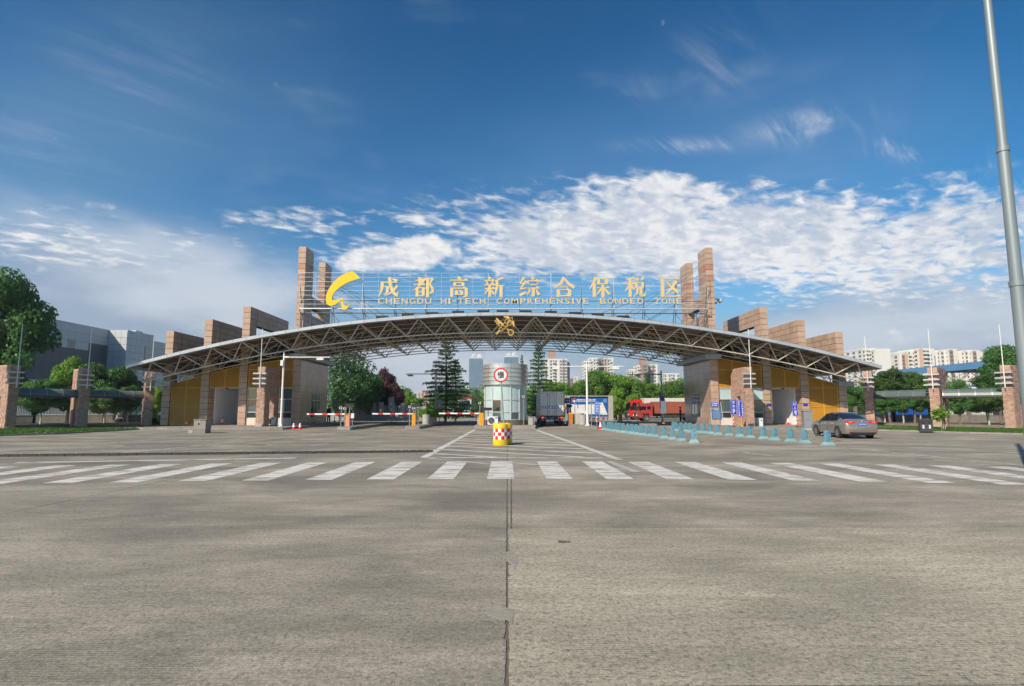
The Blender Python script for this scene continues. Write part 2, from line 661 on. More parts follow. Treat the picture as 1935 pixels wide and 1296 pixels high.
# ------------------------------------------------------------------ palette
m_joint = mat('joint_soil', (.125, .105, .08), r=.95, var=.3, sc=9)
m_slab = concrete('concrete_worn', (.318, .288, .232), .45, .50)
m_slab2 = concrete('concrete_coarse', (.385, .352, .270), .60, .24)
m_slab3 = concrete('concrete_grey', (.345, .311, .250), .42, .46)
m_far = concrete('concrete_far', (.33, .30, .245), .2, .3)
m_earth = mat('earth', (.085, .085, .05), r=.95, var=.4, sc=.6)
m_white = paint('road_white', (.66, .63, .575), .47)
m_whitew = paint('road_white_worn', (.56, .54, .50), .52)
m_yell = paint('road_yellow_worn', (.52, .33, .10), .52)
m_kerb = mat('kerb_granite', (.26, .24, .215), r=.8, var=.2, sc=3, rn=.14, bump=.2)
m_pave = mat('paving_granite', (.30, .265, .225), r=.6, var=.18, sc=1.5, rn=.06)
m_stone = mat('granite_pink', (.46, .315, .225), r=.45, var=.14, sc=1.6, rn=.10, dirt=.35, bump=.05)
m_stone2 = mat('granite_red', (.42, .215, .14), r=.45, var=.12, sc=1.6, rn=.06, dirt=.3)
m_stoneg = mat('granite_grey', (.155, .12, .10), r=.5, var=.15, sc=1.6, rn=.10)
m_wallp = mat('granite_polished', (.36, .255, .19), r=.16, var=.14, sc=1.2, rn=.10, spec=.6)
m_core = mat('joint_dark', (.06, .048, .04), r=.9)
m_brick = mat('split_brick', (.42, .262, .195), r=.85, var=.16, sc=3.0, bump=.8, bsc=18, dirt=.25)
m_brick2 = mat('split_brick_pale', (.47, .305, .23), r=.85, var=.2, sc=3.0, bump=.8, bsc=18)
m_brick3 = mat('split_brick_dark', (.355, .218, .162), r=.85, var=.2, sc=3.0, bump=.8, bsc=18)
m_steel = mat('steel_painted', (.57, .51, .42), r=.42, m=.1, var=.15, sc=4, dirt=.3)
m_silver = mat('aluminium_panel', (.50, .52, .53), r=.38, m=.35, var=.08, sc=1.5, rn=.05, dirt=.12)
m_alu = mat('aluminium_rib', (.60, .59, .57), r=.33, m=.65, var=.06, sc=1.2, rn=.04)
m_deck = mat('roof_deck', (.17, .145, .12), r=.6, m=.1, var=.22, sc=.8, dirt=.45)
m_rust = mat('rusty_purlin', (.145, .082, .045), r=.85, var=.4, sc=2.5)
m_oran = mat('ochre_slat', (.50, .24, .022), r=.5, var=.08, sc=2, dirt=.12)
m_oran2 = mat('ochre_trim', (.62, .33, .035), r=.45, var=.06, sc=2)
m_capg = mat('cap_metal', (.36, .38, .39), r=.45, m=.35, var=.08, sc=1.5, dirt=.1)
m_white_p = mat('white_paint', (.74, .73, .69), r=.5, var=.06, sc=3, dirt=.1)
m_wallw = mat('white_render', (.82, .82, .83), r=.8, var=.06, sc=1.2, dirt=.08)
m_wallb = mat('cream_render', (.66, .58, .50), r=.7, var=.08, sc=1.2, dirt=.15)
m_gold = mat('gold_letter', (.77, .55, .25), r=.36, m=.15, var=.10, sc=1.2)
m_logo = mat('logo_yellow', (.86, .55, .015), r=.35, var=.05, sc=.9)
m_embl = mat('emblem_gold', (.72, .45, .13), r=.38, m=.3, var=.08, sc=2)
m_glass = glass('glass_blue', (.075, .115, .125))
m_glassd = glass('glass_dark', (.028, .036, .04))
m_blind = glass('glass_blind', (.42, .54, .54), r=.18)
m_frame = mat('window_frame', (.56, .56, .54), r=.45, m=.3, var=.06)
m_black = mat('black_plastic', (.018, .018, .02), r=.5, var=.2)
m_rubber = mat('black_rubber', (.03, .029, .028), r=.8, var=.3, sc=12)
m_dark = mat('dark_steel', (.07, .07, .075), r=.5, m=.4, var=.15)
m_grey = mat('grey_steel', (.36, .37, .37), r=.42, m=.55, var=.08, sc=3)
m_pole = mat('galvanised', (.23, .27, .28), r=.5, m=.3, var=.12, sc=2.2, streak=(1, 1, .25))
m_red = mat('red_reflector', (.68, .03, .02), r=.35, var=.06)
m_redp = mat('red_paint', (.55, .045, .03), r=.3, var=.08, coat=.5)
m_yelp = mat('yellow_plastic', (.83, .55, .01), r=.35, var=.05, dirt=.06)
m_orange = mat('orange_paint', (.86, .32, .01), r=.4, var=.05)
m_salmon = mat('salmon_paint', (.78, .27, .14), r=.45, var=.05)
m_whiter = mat('white_reflector', (.80, .80, .80), r=.4, var=.04)
m_bluep = mat('sign_blue', (.012, .035, .42), r=.35, var=.05)
m_bluel = mat('sign_light_blue', (.02, .14, .52), r=.35, var=.05)
m_boll = mat('bollard_blue', (.115, .275, .345), r=.5, var=.10, sc=5, rn=.07, dirt=.12)
m_boll2 = mat('bollard_base_blue', (.22, .355, .365), r=.55, var=.14, sc=5, rn=.07, dirt=.2)
m_planter = mat('planter_concrete', (.38, .36, .33), r=.85, var=.15, sc=4, bump=.3)
m_bark = mat('bark', (.16, .125, .09), r=.9, var=.3, sc=6, bump=.6, streak=(1, 1, .3))
m_barkw = mat('bark_limed', (.42, .39, .33), r=.9, var=.3, sc=5, bump=.5)
m_skin = mat('skin', (.45, .27, .19), r=.6)
m_hair = mat('hair', (.02, .017, .015), r=.6)

# ------------------------------------------------------------------ ground
def sheet(name, x0, x1, y0, y1, z, m, parent=None, kind='structure'):
    return MB().add([(x0, y0, z), (x1, y0, z), (x1, y1, z), (x0, y1, z)], [(0, 1, 2, 3)]).build(name, m, parent, kind=kind)
sheet('ground', -3000, 3000, -600, 4500, -.10, m_earth)
road = sheet('road', -45, 45, -8, 78, -.006, m_joint)
sheet('inner_road', -24, 45, 77.995, 190, -.004, m_far)

def slab(x0, x1, y0, y1, mt, jag=False):
    b = MB()
    g = .006
    if not jag:
        b.box(x0 + .008, x1 - .008, y0 + g / 2, y1 - g / 2, -.034, 0)
    else:
        # the edge along the middle joint has crumbled
        side = 1 if abs(x0) < .01 else -1
        n = max(24, int((y1 - y0) / (.025 if y1 < 17 else .08)))
        r = random.Random(int(y0 * 10) + side * 77)
        edge = []
        w = 0.0
        chip = 0.0
        for i in range(n + 1):
            yq = y0 + g / 2 + (y1 - y0 - g) * i / n
            w = w * .72 + r.uniform(-.004, .004)
            if r.random() < .035:
                chip = r.uniform(.008, .026)
            chip *= .80
            edge.append((side * (.0075 + abs(w) + chip), yq))
        far = x1 - .008 if side > 0 else x0 + .008
        for z in (0, -.034):
            b.v += [(far, e[1], z) for e in edge] + [(e[0], e[1], z) for e in edge]
        m = n + 1
        for i in range(n):
            b.f.append((i, m + i, m + i + 1, i + 1))
            b.f.append((m + i, 3 * m + i, 3 * m + i + 1, m + i + 1))
            b.mi += [0, 0]
    return b.build('concrete_slab', mt, road)
YJ = [-9.5 + 4.3 * i for i in range(21)]
YJ[0] = -8
XJ = [-45, -37.5, -30, -22.5, -15, -7.5, 0, 7.5, 15, 22.5, 30, 37.5, 45]
for i in range(12):
    for j in range(20):
        mt = m_slab if XJ[i] < 0 else m_slab3
        if XJ[i] >= 0 and YJ[j + 1] < 8:
            mt = m_slab2
        slab(XJ[i], XJ[i + 1], YJ[j], YJ[j + 1] if j < 19 else 78, mt, jag=(5 <= i <= 6 and YJ[j] < 40))

def mark(name, pts, m, z=.004):
    b = MB()
    b.add([(p[0], p[1], z) for p in pts], [tuple(range(len(pts)))])
    return b.build(name, m, road)
def line(name, a, b, w, m, z=.004, n=1):
    a, b = Vector((a[0], a[1])), Vector((b[0], b[1]))
    d = (b - a).normalized()
    q = Vector((-d.y, d.x)) * w / 2
    return mark(name, [a - q, b - q, b + q, a + q], m, z)
def ripple(x0, x1, y, h, m, name, z):
    pass
# zebra crossing, bowed a little towards the viewer at its ends
for k in range(-12, 14):
    X = -.46 + 1.335 * k
    bow = -.0085 * X * X * (1.15 if X > 0 else .85)
    y0, y1 = 12.97 + bow + rnd.uniform(-.05, .05), 17.25 + bow + rnd.uniform(-.05, .05)
    w = .60 + rnd.uniform(-.02, .02)
    sk = rnd.uniform(-.02, .02) + X * .004
    mark('crosswalk_stripe', [(X, y0), (X + w, y0), (X + w + sk, y1), (X + sk, y1)], m_white)
# stop line, lane lines
line('stop_line', gp(30, 874.5), gp(560, 865.5), .30, m_white, .0045)
line('lane_line', gp(-60, 856), gp(440, 820), .16, m_whitew)
line('lane_line', gp(201, 859), gp(655, 815), .16, m_whitew)
line('lane_line', gp(1092, 833.4), gp(1935, 855.5), .20, m_whitew)
line('lane_line', gp(1600, 846.5), gp(1990, 885), .15, m_whitew)
for a, b in (((1403, 854.5), (1462, 862)), ((588, 842), (620, 837.6)), ((660, 829.8), (682, 827)), ((716, 821), (724, 819.6)), ((742, 817), (765, 813.2)), ((470, 858.8), (495, 858)), ((1148, 812.6), (1215, 812.2))):
    line('lane_dash', gp(*a), gp(*b), .15, m_whitew)
# chevron triangle in front of the booth
TL, TR, BL, BR = gp(897, 812), gp(1013, 812), gp(800, 865), gp(1143, 865.5)
line('hatch_border', BL, TL, .26, m_white)
line('hatch_border', BR + Vector((.35, -.6, 0)), TR, .26, m_white)
line('hatch_border', BL + Vector((.2, 0, 0)), BR - Vector((.1, 0, 0)), .26, m_white, .0055)
line('hatch_border', gp(800, 865), gp(925, 877), .20, m_whitew, .0055)
line('hatch_border', gp(960, 874), gp(1150, 889), .20, m_whitew, .0055)
line('hatch_border', gp(1150, 872), gp(1205, 893), .22, m_whitew, .0065)
for k in range(11):
    yl = 20.4 + 2.05 * k
    t = (yl - BL.y) / (TL.y - BL.y)
    xl = BL.x + (TL.x - BL.x) * t
    # runs down to the right at 38 degrees until it meets the right border
    d = Vector((.80, -.58))
    best = None
    for s_ in range(1, 400):
        p = Vector((xl, yl)) + d * (s_ * .03)
        tr = (p.y - BR.y) / (TR.y - BR.y)
        if p.x >= BR.x + (TR.x - BR.x) * tr or p.y < BL.y + .2:
            best = p
            break
    if best is not None:
        line('hatch_stripe', (xl, yl), best, .30, m_white, .0050)
# worn yellow arrows and lane wording on the right lanes
for x0, y0, x1, y1, w in ((1090, 807, 1125, 808.4, .35), (1112, 809.5, 1160, 811, .35), (1130, 812.5, 1180, 815, .4), (1150, 814, 1166, 816.5, .3), (1100, 836, 1150, 838, .3), (1190, 838.5, 1240, 838, .35),
                       (1290, 838, 1318, 842, .3), (1320, 838.5, 1345, 842, .3), (1370, 839, 1430, 842, .35), (1440, 841, 1520, 843, .3), (1318, 826.5, 1375, 830.5, .35), (1330, 831, 1385, 831.8, .3), (1520, 829, 1600, 834, .4), (1560, 833, 1605, 833, .3), (1440, 828, 1480, 831, .3), (1640, 815, 1760, 816, .12)):
    line('yellow_marking', gp(x0, y0), gp(x1, y1), w, m_yell, .0042)
# mortar patch and crumbled hole beside the middle joint
def patch(name, pts, m, z, h=.006):
    return MB().poly([(p[0], p[1], z) for p in pts], (0, 0, h)).build(name, m, road)
m_mortar = mat('mortar_patch', (.27, .248, .203), r=.9, var=.22, sc=9, bump=.3, bsc=60)
m_hole = mat('crumbled_concrete', (.105, .095, .08), r=.95, var=.5, sc=28, bump=1, bsc=60)
P = [gp(x, y) for x, y in ((914, 1157), (925, 1163), (944, 1170), (958, 1171), (967, 1178), (970, 1172), (971, 1152), (958, 1149), (930, 1150))]
patch('cement_patch', P, m_mortar, -.001, .004)
P = [gp(x, y) for x, y in ((955, 1044), (966, 1040), (977, 1048), (978, 1062), (972, 1078), (967, 1062), (956, 1060))]
patch('cement_patch', P, m_mortar, -.001, .004)
P = [gp(x, y) for x, y in ((1054, 1021), (1078, 1022.5), (1078, 1025), (1056, 1026))]
patch('tar_spot', P, m_hole, .0, .002)
m_scuff = mat('tar_scuff', (.14, .13, .115), r=.9, var=.35, sc=3)
for x, y, w, h in ((488, 841, 17, 1.1), (246, 842, 13, .9), (196, 844.5, 24, .8), (120, 843, 16, .7), (1745, 868, 22, 1.0)):
    patch('tar_spot', [gp(x + w * math.cos(a) * rnd.uniform(.8, 1.1), y + h * math.sin(a)) for a in [math.tau * q / 10 for q in range(10)]], m_scuff, .0, .002)
# thin hair crack beside the joint
b = MB()
r_ = random.Random(4)
px = 966.5
y = 902
prev = None
while y < 1000:
    px += r_.uniform(-1.7, 1.7) + .02
    q = gp(max(966, min(972, px)), y)
    if prev is not None:
        d = .006 + .008 * r_.random()
        b.add([(prev.x - d, prev.y, .003), (prev.x + d, prev.y, .003), (q.x + d, q.y, .003), (q.x - d, q.y, .003)], [(0, 1, 2, 3)])
    prev = q
    y += 2.5
b.build('crack', m_hole, road)
for (xa, ya), (xb, yb) in (((1440, 884), (1610, 912)),):
    pass

# rubber speed bump
A_, B_ = gp(-12, 862.8), gp(818, 854)
bump = thing('speed_bump', 'black rubber speed bump with yellow studs across the left lanes', 'speed bump', (A_ + B_) / 2, math.atan2(B_.y - A_.y, B_.x - A_.x))
Lb = (B_ - A_).length
n = 52
pit = Lb / n
sb = MB()
prof = [(-.18, 0), (-.14, .045), (-.06, .075), (.06, .075), (.14, .045), (.18, 0)]
sb.poly([(-pit * .47, y_, z_) for y_, z_ in prof], (pit * .94, 0, 0))
sb_me = sb.mesh('rubber_block', m_rubber)
yb_me = MB().poly([(-pit * .10, y_ * .75, z_ * .9 + .008) for y_, z_ in prof], (pit * .20, 0, 0)).mesh('yellow_stud', m_yelp)
for i in range(n):
    xx = -Lb / 2 + pit * (i + .5)
    o = link('rubber_block', sb_me, bump, (xx, rnd.uniform(-.012, .012), 0), (0, 0, rnd.uniform(-.03, .03)))
    if i % 2 == 0 or i > 40:
        link('yellow_stud', yb_me, o, (pit * .36, 0, 0))

# ------------------------------------------------------------------ pavilion pavements, islands
def kerb_run(parent, pts, z, w=.18, h=None, L0=.95):
    """kerb stones along a line, one block each"""
    for a, b in zip(pts[:-1], pts[1:]):
        a, b = Vector((a[0], a[1], 0)), Vector((b[0], b[1], 0))
        d = b - a
        n = max(1, round(d.length / L0))
        ang = math.atan2(d.y, d.x)
        for i in range(n):
            c = a + d * ((i + .5) / n)
            link('kerb_stone', unit(m_kerb), parent, (c.x, c.y, z / 2 + rnd.uniform(-.004, .004)), (0, 0, ang), (d.length / n - .015, w, z + .02))
def island(name, x0, x1, y0, y1, z=.22):
    o = MB().box(x0 + .05, x1 - .05, y0 + .05, y1 - .05, -.02, z - .012).build(name, m_pave, kind='structure')
    kerb_run(o, [(x0 + .09, y0 + .09), (x1 - .09, y0 + .09)], z)
    kerb_run(o, [(x1 - .09, y0 + .18), (x1 - .09, y1)], z, L0=1.2)
    kerb_run(o, [(x0 + .09, y0 + .18), (x0 + .09, y1)], z, L0=1.2)
    return o
island('traffic_island', -12.75, -11.65, 43.0, 61)
island('traffic_island', -8.1, -6.85, 45.4, 64)
island('traffic_island', -2.65, 2.3, 45.8, 58, .24)
island('traffic_island', 5.6, 7.15, 45.0, 58)
island('traffic_island', 12.6, 13.9, 53.0, 66, .2)
PZ = .17
X0 = -.12
for s, nm in ((-1, 'l'), (1, 'r')):
    xs = sorted((X0 + s * 16.9, X0 + s * 31.5))
    pv = MB().box(xs[0], xs[1], 43.9, 58, -.02, PZ - .012).build('pavement', m_pave, kind='structure')
    kerb_run(pv, [(X0 + s * 16.9, 43.8), (X0 + s * 27.5, 43.8)], PZ, w=.2, L0=1.0)
    kerb_run(pv, [(X0 + s * 16.9, 43.95), (X0 + s * 16.9, 58)], PZ, w=.2, L0=1.2)
    # paving flags laid on it
    for i in range(12):
        for j in range(5):
            xx = X0 + s * (17.5 + i * .9)
            block('paving_flag', pv, m_pave, xx - .44, xx + .44, 44.0 + j * 1.0 + .01, 44.0 + j * 1.0 + .985, PZ - .03, PZ)
# grass strips in front of the two colonnades
m_grass = leaf_mat('grass_blade', (.055, .125, .018), (.10, .20, .03))
m_turf = mat('turf', (.06, .11, .025), r=.95, var=.35, sc=3)
def grass_strip(front, rear, label, dens):
    """front / rear: ground points of the two edges"""
    b = MB()
    n = len(front)
    vs = [(p.x, p.y, .10) for p in front] + [(p.x, p.y, .12) for p in rear] + [(p.x, p.y, -.05) for p in front]
    fs = [(i, i + 1, n + i + 1, n + i) for i in range(n - 1)] + [(2 * n + i, 2 * n + i + 1, i + 1, i) for i in range(n - 1)]
    b.add(vs, fs)
    o = b.build('verge', m_turf, kind='structure')
    kp = [(p.x, p.y) for p in front]
    kerb_run(o, kp, .09, w=.12, L0=1.0)
    r = random.Random(len(label))
    V, F, T = [], [], []
    for _ in range(dens):
        t = r.random() * (n - 1)
        i = int(t)
        f = t - i
        q = r.random()
        a = front[i].lerp(front[i + 1], f).lerp(rear[i].lerp(rear[i + 1], f), q)
        h = r.uniform(.04, .13)
        an = r.random() * math.pi
        dx, dy = .035 * math.cos(an), .035 * math.sin(an)
        lx, ly = r.uniform(-.05, .05), r.uniform(-.05, .05)
        k = len(V)
        V += [(a.x - dx, a.y - dy, .10), (a.x + dx, a.y + dy, .10), (a.x + lx, a.y + ly, .10 + h)]
        F.append((k, k + 1, k + 2))
        T.append(r.random())
    me = bpy.data.meshes.new('grass')
    me.from_pydata(V, [], F)
    me.materials.append(m_grass)
    at_ = me.attributes.new('tint', 'FLOAT', 'FACE')
    at_.data.foreach_set('value', T)
    g = link('grass', me, kind='stuff')
    tag(g, label, 'grass')
gz = .1
grass_strip([gp(x, y) for x, y in ((-300, 840), (-120, 829), (0, 824), (100, 821), (200, 815.5), (300, 809.5), (372, 805.5))],
            [gp(x, y) for x, y in ((-300, 826), (-120, 817), (0, 812.5), (100, 810.5), (200, 808), (300, 804.5), (378, 803))], 'strip of short green grass before the left colonnade', 26000)
grass_strip([gp(x, y) for x, y in ((1655, 813.5), (1740, 816), (1830, 819), (1935, 821.5), (2050, 830), (2250, 845))],
            [gp(x, y) for x, y in ((1640, 806), (1740, 808.5), (1830, 811), (1935, 813.5), (2050, 819), (2250, 830))], 'strip of short green grass before the right colonnade', 26000)

# ------------------------------------------------------------------ stone fins and pavilions
YF, YB = 50.0, 57.6
FW = .66
HALF = {1: 29.65, 2: 26.3, 3: 23.0, 4: 18.33}
def ztop(y):
    return at(959, y, YF).z
FT = {1: ztop(626.5), 2: ztop(604), 3: ztop(580), 4: ztop(467)}
CH_ = .51   # course height
G_ = .034
PT = .03    # how far a stone stands proud of the core

def clad(parent, cx, w, y0, y1, z0, z1, sides='FLR', m=None, top=False, redset=(), pw=.70, ztp=None):
    """core wall with one stone plate per face cell; courses are counted down from ztp"""
    m = m or m_stone
    x0, x1 = cx - w / 2, cx + w / 2
    core = MB().box(x0 + PT, x1 - PT, y0 + PT, y1 - PT, z0, z1 - .005).build('core', m_core, parent)
    ztp = z1 if ztp is None else ztp
    zs = [z1]
    k = 0
    z = ztp
    while z > z0 + .02:
        z -= CH_
        if z < z1 - .05:
            zs.append(max(z, z0))
    if zs[-1] > z0 + .02:
        zs.append(z0)
    ny = max(1, round((y1 - y0) / pw))
    for a, b in zip(zs[:-1], zs[1:]):
        if a - b < .06:
            continue
        ci = round((ztp - a) / CH_)
        mm = m_stone2 if ci in redset else m
        if 'F' in sides:
            block('stone_panel', parent, mm, x0, x1, y0, y0 + PT + .02, b + G_ / 2, a - G_ / 2)
        if 'B' in sides:
            block('stone_panel', parent, mm, x0, x1, y1 - PT - .02, y1, b + G_ / 2, a - G_ / 2)
        for c, xa, xb in (('L', x0, x0 + PT + .01), ('R', x1 - PT - .01, x1)):
            if c in sides:
                for i in range(ny):
                    ya = y0 + PT + .022 + (y1 - y0 - PT - .022) * i / ny
                    yb = y0 + PT + .022 + (y1 - y0 - PT - .022) * (i + 1) / ny
                    block('stone_panel', parent, mm, xa, xb, ya + .014, yb - .014, b + G_ / 2, a - G_ / 2)
    if top:
        block('coping', parent, m, x0 + .002, x1 - .002, y0 + .002, y1 - .002, z1 - .03, z1 + .02)

def roof_z(x):
    """top of the arched canopy at x"""
    return Z_APEX - 4.33 * ((x - X0) / 30.5) ** 2
Z_APEX = at(954, 589.5, 46).z

def make_fin(i, s):
    cx = X0 + s * HALF[i]
    side = 'left' if s < 0 else 'right'
    vis = 'R' if s < 0 else 'L'
    zt = FT[i]
    lab = {1: 'lowest outermost granite fin wall through the %s end of the canopy',
           2: 'middle stepped granite fin wall through the %s part of the canopy',
           3: 'tallest stepped granite fin wall on the %s with open gap under its beam',
           4: 'tall H shaped granite tower with two shafts beside the %s end of sign'}[i] % side
    t = thing('stone_tower' if i == 4 else 'stone_fin', lab, 'tower' if i == 4 else 'fin wall', (0, 0, 0), group='granite fins through the canopy' if i < 4 else 'granite towers of the gate')
    zr = roof_z(cx)
    if i < 4:
        # front pier down to the ground, upper wall running back above the roof
        clad(t, cx, FW, YF, YF + 1.0, PZ, zr - .6, 'FLR', pw=.5)
        clad(t, cx, FW, YF, YF + 1.35, zr - .6, zt, 'F' + vis, top=False, ztp=zt)
        beam = zt - (3 if i == 3 else 4) * CH_
        if i != 3:
            beam = min(beam, zr - .3)
        clad(t, cx, FW, YF + 1.36, YB + 1.2, beam, zt, vis, ztp=zt)
        block('coping', t, m_stone, cx - FW / 2 + .002, cx + FW / 2 - .002, YF + .002, YB + 1.19, zt - .02, zt + .015)
        if i == 3:
            clad(t, cx, FW, YB - .2, YB + 1.2, zr - .6, beam - .004, vis + 'F', ztp=zt)
        if i == 2:
            clad(t, cx, FW, YF + 1.36, YB + 1.2, zr - 1.2, beam - .004, '', ztp=zt)
    else:
        red = (3, 5)
        la, lb = YF, YF + 2.1
        ra, rb = YF + 5.5, YF + 7.6
        zlow = 6.0
        zh0 = zt - 11.6 * CH_          # bottom of the little window between the shafts
        zh1 = zh0 + .72
        zc = zt - 8.2 * CH_
        clad(t, cx, FW, la, lb, zlow, zt, 'F' + vis, ztp=zt, redset=red)
        clad(t, cx, FW, ra, rb, zlow, zt, 'F' + vis, ztp=zt, redset=(4, 6))
        clad(t, cx, FW, lb + .002, ra - .002, zh1, zc, vis, ztp=zt)
        clad(t, cx, FW, lb + .002, ra - .002, zlow, zh0, vis, ztp=zt)
        for a, b in ((la, lb), (ra, rb)):
            block('coping', t, m_stone, cx - FW / 2 + .002, cx + FW / 2 - .002, a + .002, b - .002, zt - .02, zt + .015)
        block('coping', t, m_stone, cx - FW / 2 + .003, cx + FW / 2 - .003, lb - .03, ra + .03, zc - .02, zc + .015)
        block('coping', t, m_stone, cx - FW / 2 + .003, cx + FW / 2 - .003, lb - .03, ra + .03, zh0 - .02, zh0 + .012)
    return t
for s in (-1, 1):
    for i in (1, 2, 3, 4):
        make_fin(i, s)

def window_wall(parent, x0, x1, y, z0, z1, cols, rows, blind=(), name='window'):
    """framed glazing facing -Y: frame bars stand proud of the panes"""
    w = MB()
    t = .07
    for x in cols:
        w.box(x - t / 2, x + t / 2, y - .06, y + .05, z0, z1)
    for z in rows:
        w.box(x0, x1, y - .055, y + .045, z - t / 2, z + t / 2)
    fr = w.build(name, m_frame, parent)
    for i in range(len(cols) - 1):
        for j in range(len(rows) - 1):
            mm = m_blind if (i, j) in blind else m_glass if j else m_glassd
            block('pane', fr, mm, cols[i] + t / 2, cols[i + 1] - t / 2, y, y + .012, rows[j] + t / 2, rows[j + 1] - t / 2)
    return fr

def pavilion(s):
    side = 'left' if s < 0 else 'right'
    t = thing('gate_pavilion', 'pink granite and ochre slatted gatehouse under the %s end of the arch' % side, 'gatehouse', group='gatehouses of the arch')
    X = lambda h: X0 + s * h
    def xr(a, b):
        a, b = X(a), X(b)
        return (min(a, b), max(a, b))
    h1, h2, h3, h4 = (HALF[i] for i in (1, 2, 3, 4))
    hw = FW / 2
    # --- corner block: long wall facing the roadway, tiled
    cx = X(h4)
    zc = 5.92
    vis = s < 0
    xin = cx - s * hw
    MB().box(cx - hw + PT, cx + hw - PT, YF + PT, YB - .02, PZ, zc).build('core', m_core, t)
    # front face stones
    z = PZ
    zs = [PZ + .575 * k for k in range(11)]
    for a, b in zip(zs[:-1], zs[1:]):
        b = min(b, zc)
        block('stone_panel', t, m_stone, cx - hw, cx + hw, YF, YF + PT + .02, a + .012, b - .012)
    ny = 11
    wy0, wy1, wz1 = YF + 2.55, YF + 5.6, PZ + 2.85
    ys = [YF + .052 + (YB - YF - .05) * k / ny for k in range(ny + 1)]
    zz = [PZ + .575 * k for k in range(11)]
    for k in range(ny):
        for a, b in zip(zz[:-1], zz[1:]):
            b = min(b, zc)
            if ys[k] > wy0 - .3 and ys[k + 1] < wy1 + .3 and b < wz1 + .2 and a > PZ + .1:
                continue
            xa, xb = (xin - PT - .01, xin) if s < 0 else (xin, xin + PT + .01)
            block('wall_tile', t, m_wallp, xa, xb, ys[k] + .006, ys[k + 1] - .006, a + .006, b - .006)
    # window and door of the side wall
    ks = [k for k in range(ny) if ys[k] > wy0 - .3 and ys[k + 1] < wy1 + .3]
    ya, yb = ys[ks[0]], ys[ks[-1] + 1]
    za, zb = zz[1], zz[5]
    xo = xin - s * .012
    fr = MB()
    for y in (ya + .04, ya + (yb - ya) * .36, ya + (yb - ya) * .68, yb - .04):
        fr.box(min(xin + s * .05, xo), max(xin + s * .05, xo), y - .035, y + .035, za, zb)
    for z in (za + .04, za + 1.62, zb - .04):
        fr.box(min(xin + s * .045, xo - s * .0), max(xin + s * .045, xo - s * .0), ya, yb, z - .03, z + .03)
    w = fr.build('window', m_frame, t)
    gl = (m_glassd, m_glass, m_glass)
    q = [ya + .04, ya + (yb - ya) * .36, ya + (yb - ya) * .68, yb - .04]
    for k in range(3):
        for a, b in ((za + .07, za + 1.59), (za + 1.65, zb - .07)):
            block('pane', w, gl[k], min(xin + s * .02, xin + s * .03), max(xin + s * .02, xin + s * .03), q[k] + .035, q[k + 1] - .035, a, b)
    # --- metal caps
    a, b = xr(h4 - hw - .55, h4 + hw + .15)
    MB().box(a, b, YF - .6, YB + .5, zc + .004, zc + .43).build('cap', m_capg, t)
    a, b = xr(h1 - hw - .28, h1 + hw + .38)
    MB().box(a, b, YF - .55, YF + 1.4, 3.55, 3.95).build('cap', m_capg, t)
    # --- ochre slatted walls
    def slats(ha, hb, z0, zA, zB, trims_x, trims_z):
        """wall between half-distances ha < hb; top edge runs from zA at ha to zB at hb"""
        xa, xb = X(ha), X(hb)
        y = YF + .16
        top = lambda f: zA + (zB - zA) * f
        MB().poly([(xa, y + .05, z0), (xb, y + .05, z0), (xb, y + .05, zB), (xa, y + .05, zA)], (0, .06, 0)).build('backing', m_core, t)
        w = MB()
        z = z0 + .01
        while z < max(zA, zB) - .06:
            f0, f1 = 0.0, 1.0
            zt = z + .10
            if zt > min(zA, zB):
                f = (zA - zt) / (zA - zB) if zA != zB else 1
                if zA > zB:
                    f1 = max(0, min(1, f))
                else:
                    f0 = max(0, min(1, f))
            if f1 - f0 > .03:
                x_0, x_1 = xa + (xb - xa) * f0, xa + (xb - xa) * f1
                lo, hi = min(x_0, x_1), max(x_0, x_1)
                # a slat: sloped board, lower edge proud
                w.add([(lo, y - .012, z), (hi, y - .012, z), (hi, y + .02, z + .085), (lo, y + .02, z + .085), (lo, y + .05, z), (hi, y + .05, z), (hi, y + .05, z + .085), (lo, y + .05, z + .085)],
                      [(0, 1, 2, 3), (3, 2, 6, 7), (0, 4, 5, 1), (0, 3, 7, 4), (1, 5, 6, 2)])
            z += .10
        o = w.build('slats', m_oran, t)
        o['kind'] = 'stuff'
        tr = MB()
        for f in trims_x:
            x = xa + (xb - xa) * f
            tr.box(x - .035, x + .035, y - .03, y + .02, z0, top(f))
        for z in trims_z:
            f1 = 1.0
            if z > zB:
                f1 = (zA - z) / (zA - zB)
            x_1 = xa + (xb - xa) * f1
            tr.box(min(xa, x_1), max(xa, x_1), y - .028, y + .018, z - .03, z + .03)
        tr.bar((xa, y - .004, zA - .03), (xb, y - .004, zB - .03), .05, .07)
        tr.build('trim', m_oran2, t)
    zA, zB = 4.95, 3.95
    zsl = lambda h: 6.05 - (h - h4) * (6.05 - 4.0) / (h1 - h4)
    zl = 3.42
    slats(h2 + hw + .02, h1 - hw - .02, PZ + .02, zsl(h2) - .1, zsl(h1) - .25, (.02, .5, .98), (PZ + .06, 1.75, zl))
    slats(h3 + hw + .02, h2 - hw - .02, zl, zsl(h3) + .15, zsl(h2) + .1, (.02, .5, .98), (zl + .04,))
    slats(h4 + hw + .02, h3 - hw - .02, zl, zsl(h4) + .05, zsl(h3) + .2, (.02, .34, .68, .98), (zl + .04, 5.02))
    # --- recessed passage
    a, b = xr(h3 + hw, h2 - hw)
    MB().box(a, b, YF + 5.2, YF + 5.35, PZ, zl - .002).build('passage_wall', m_wallw, t)
    for xq in (a + .07, b - .07):
        MB().box(xq - .06, xq + .06, YF + 1.02, YF + 5.19, PZ, zl - .003).build('passage_wall', m_wallw, t)
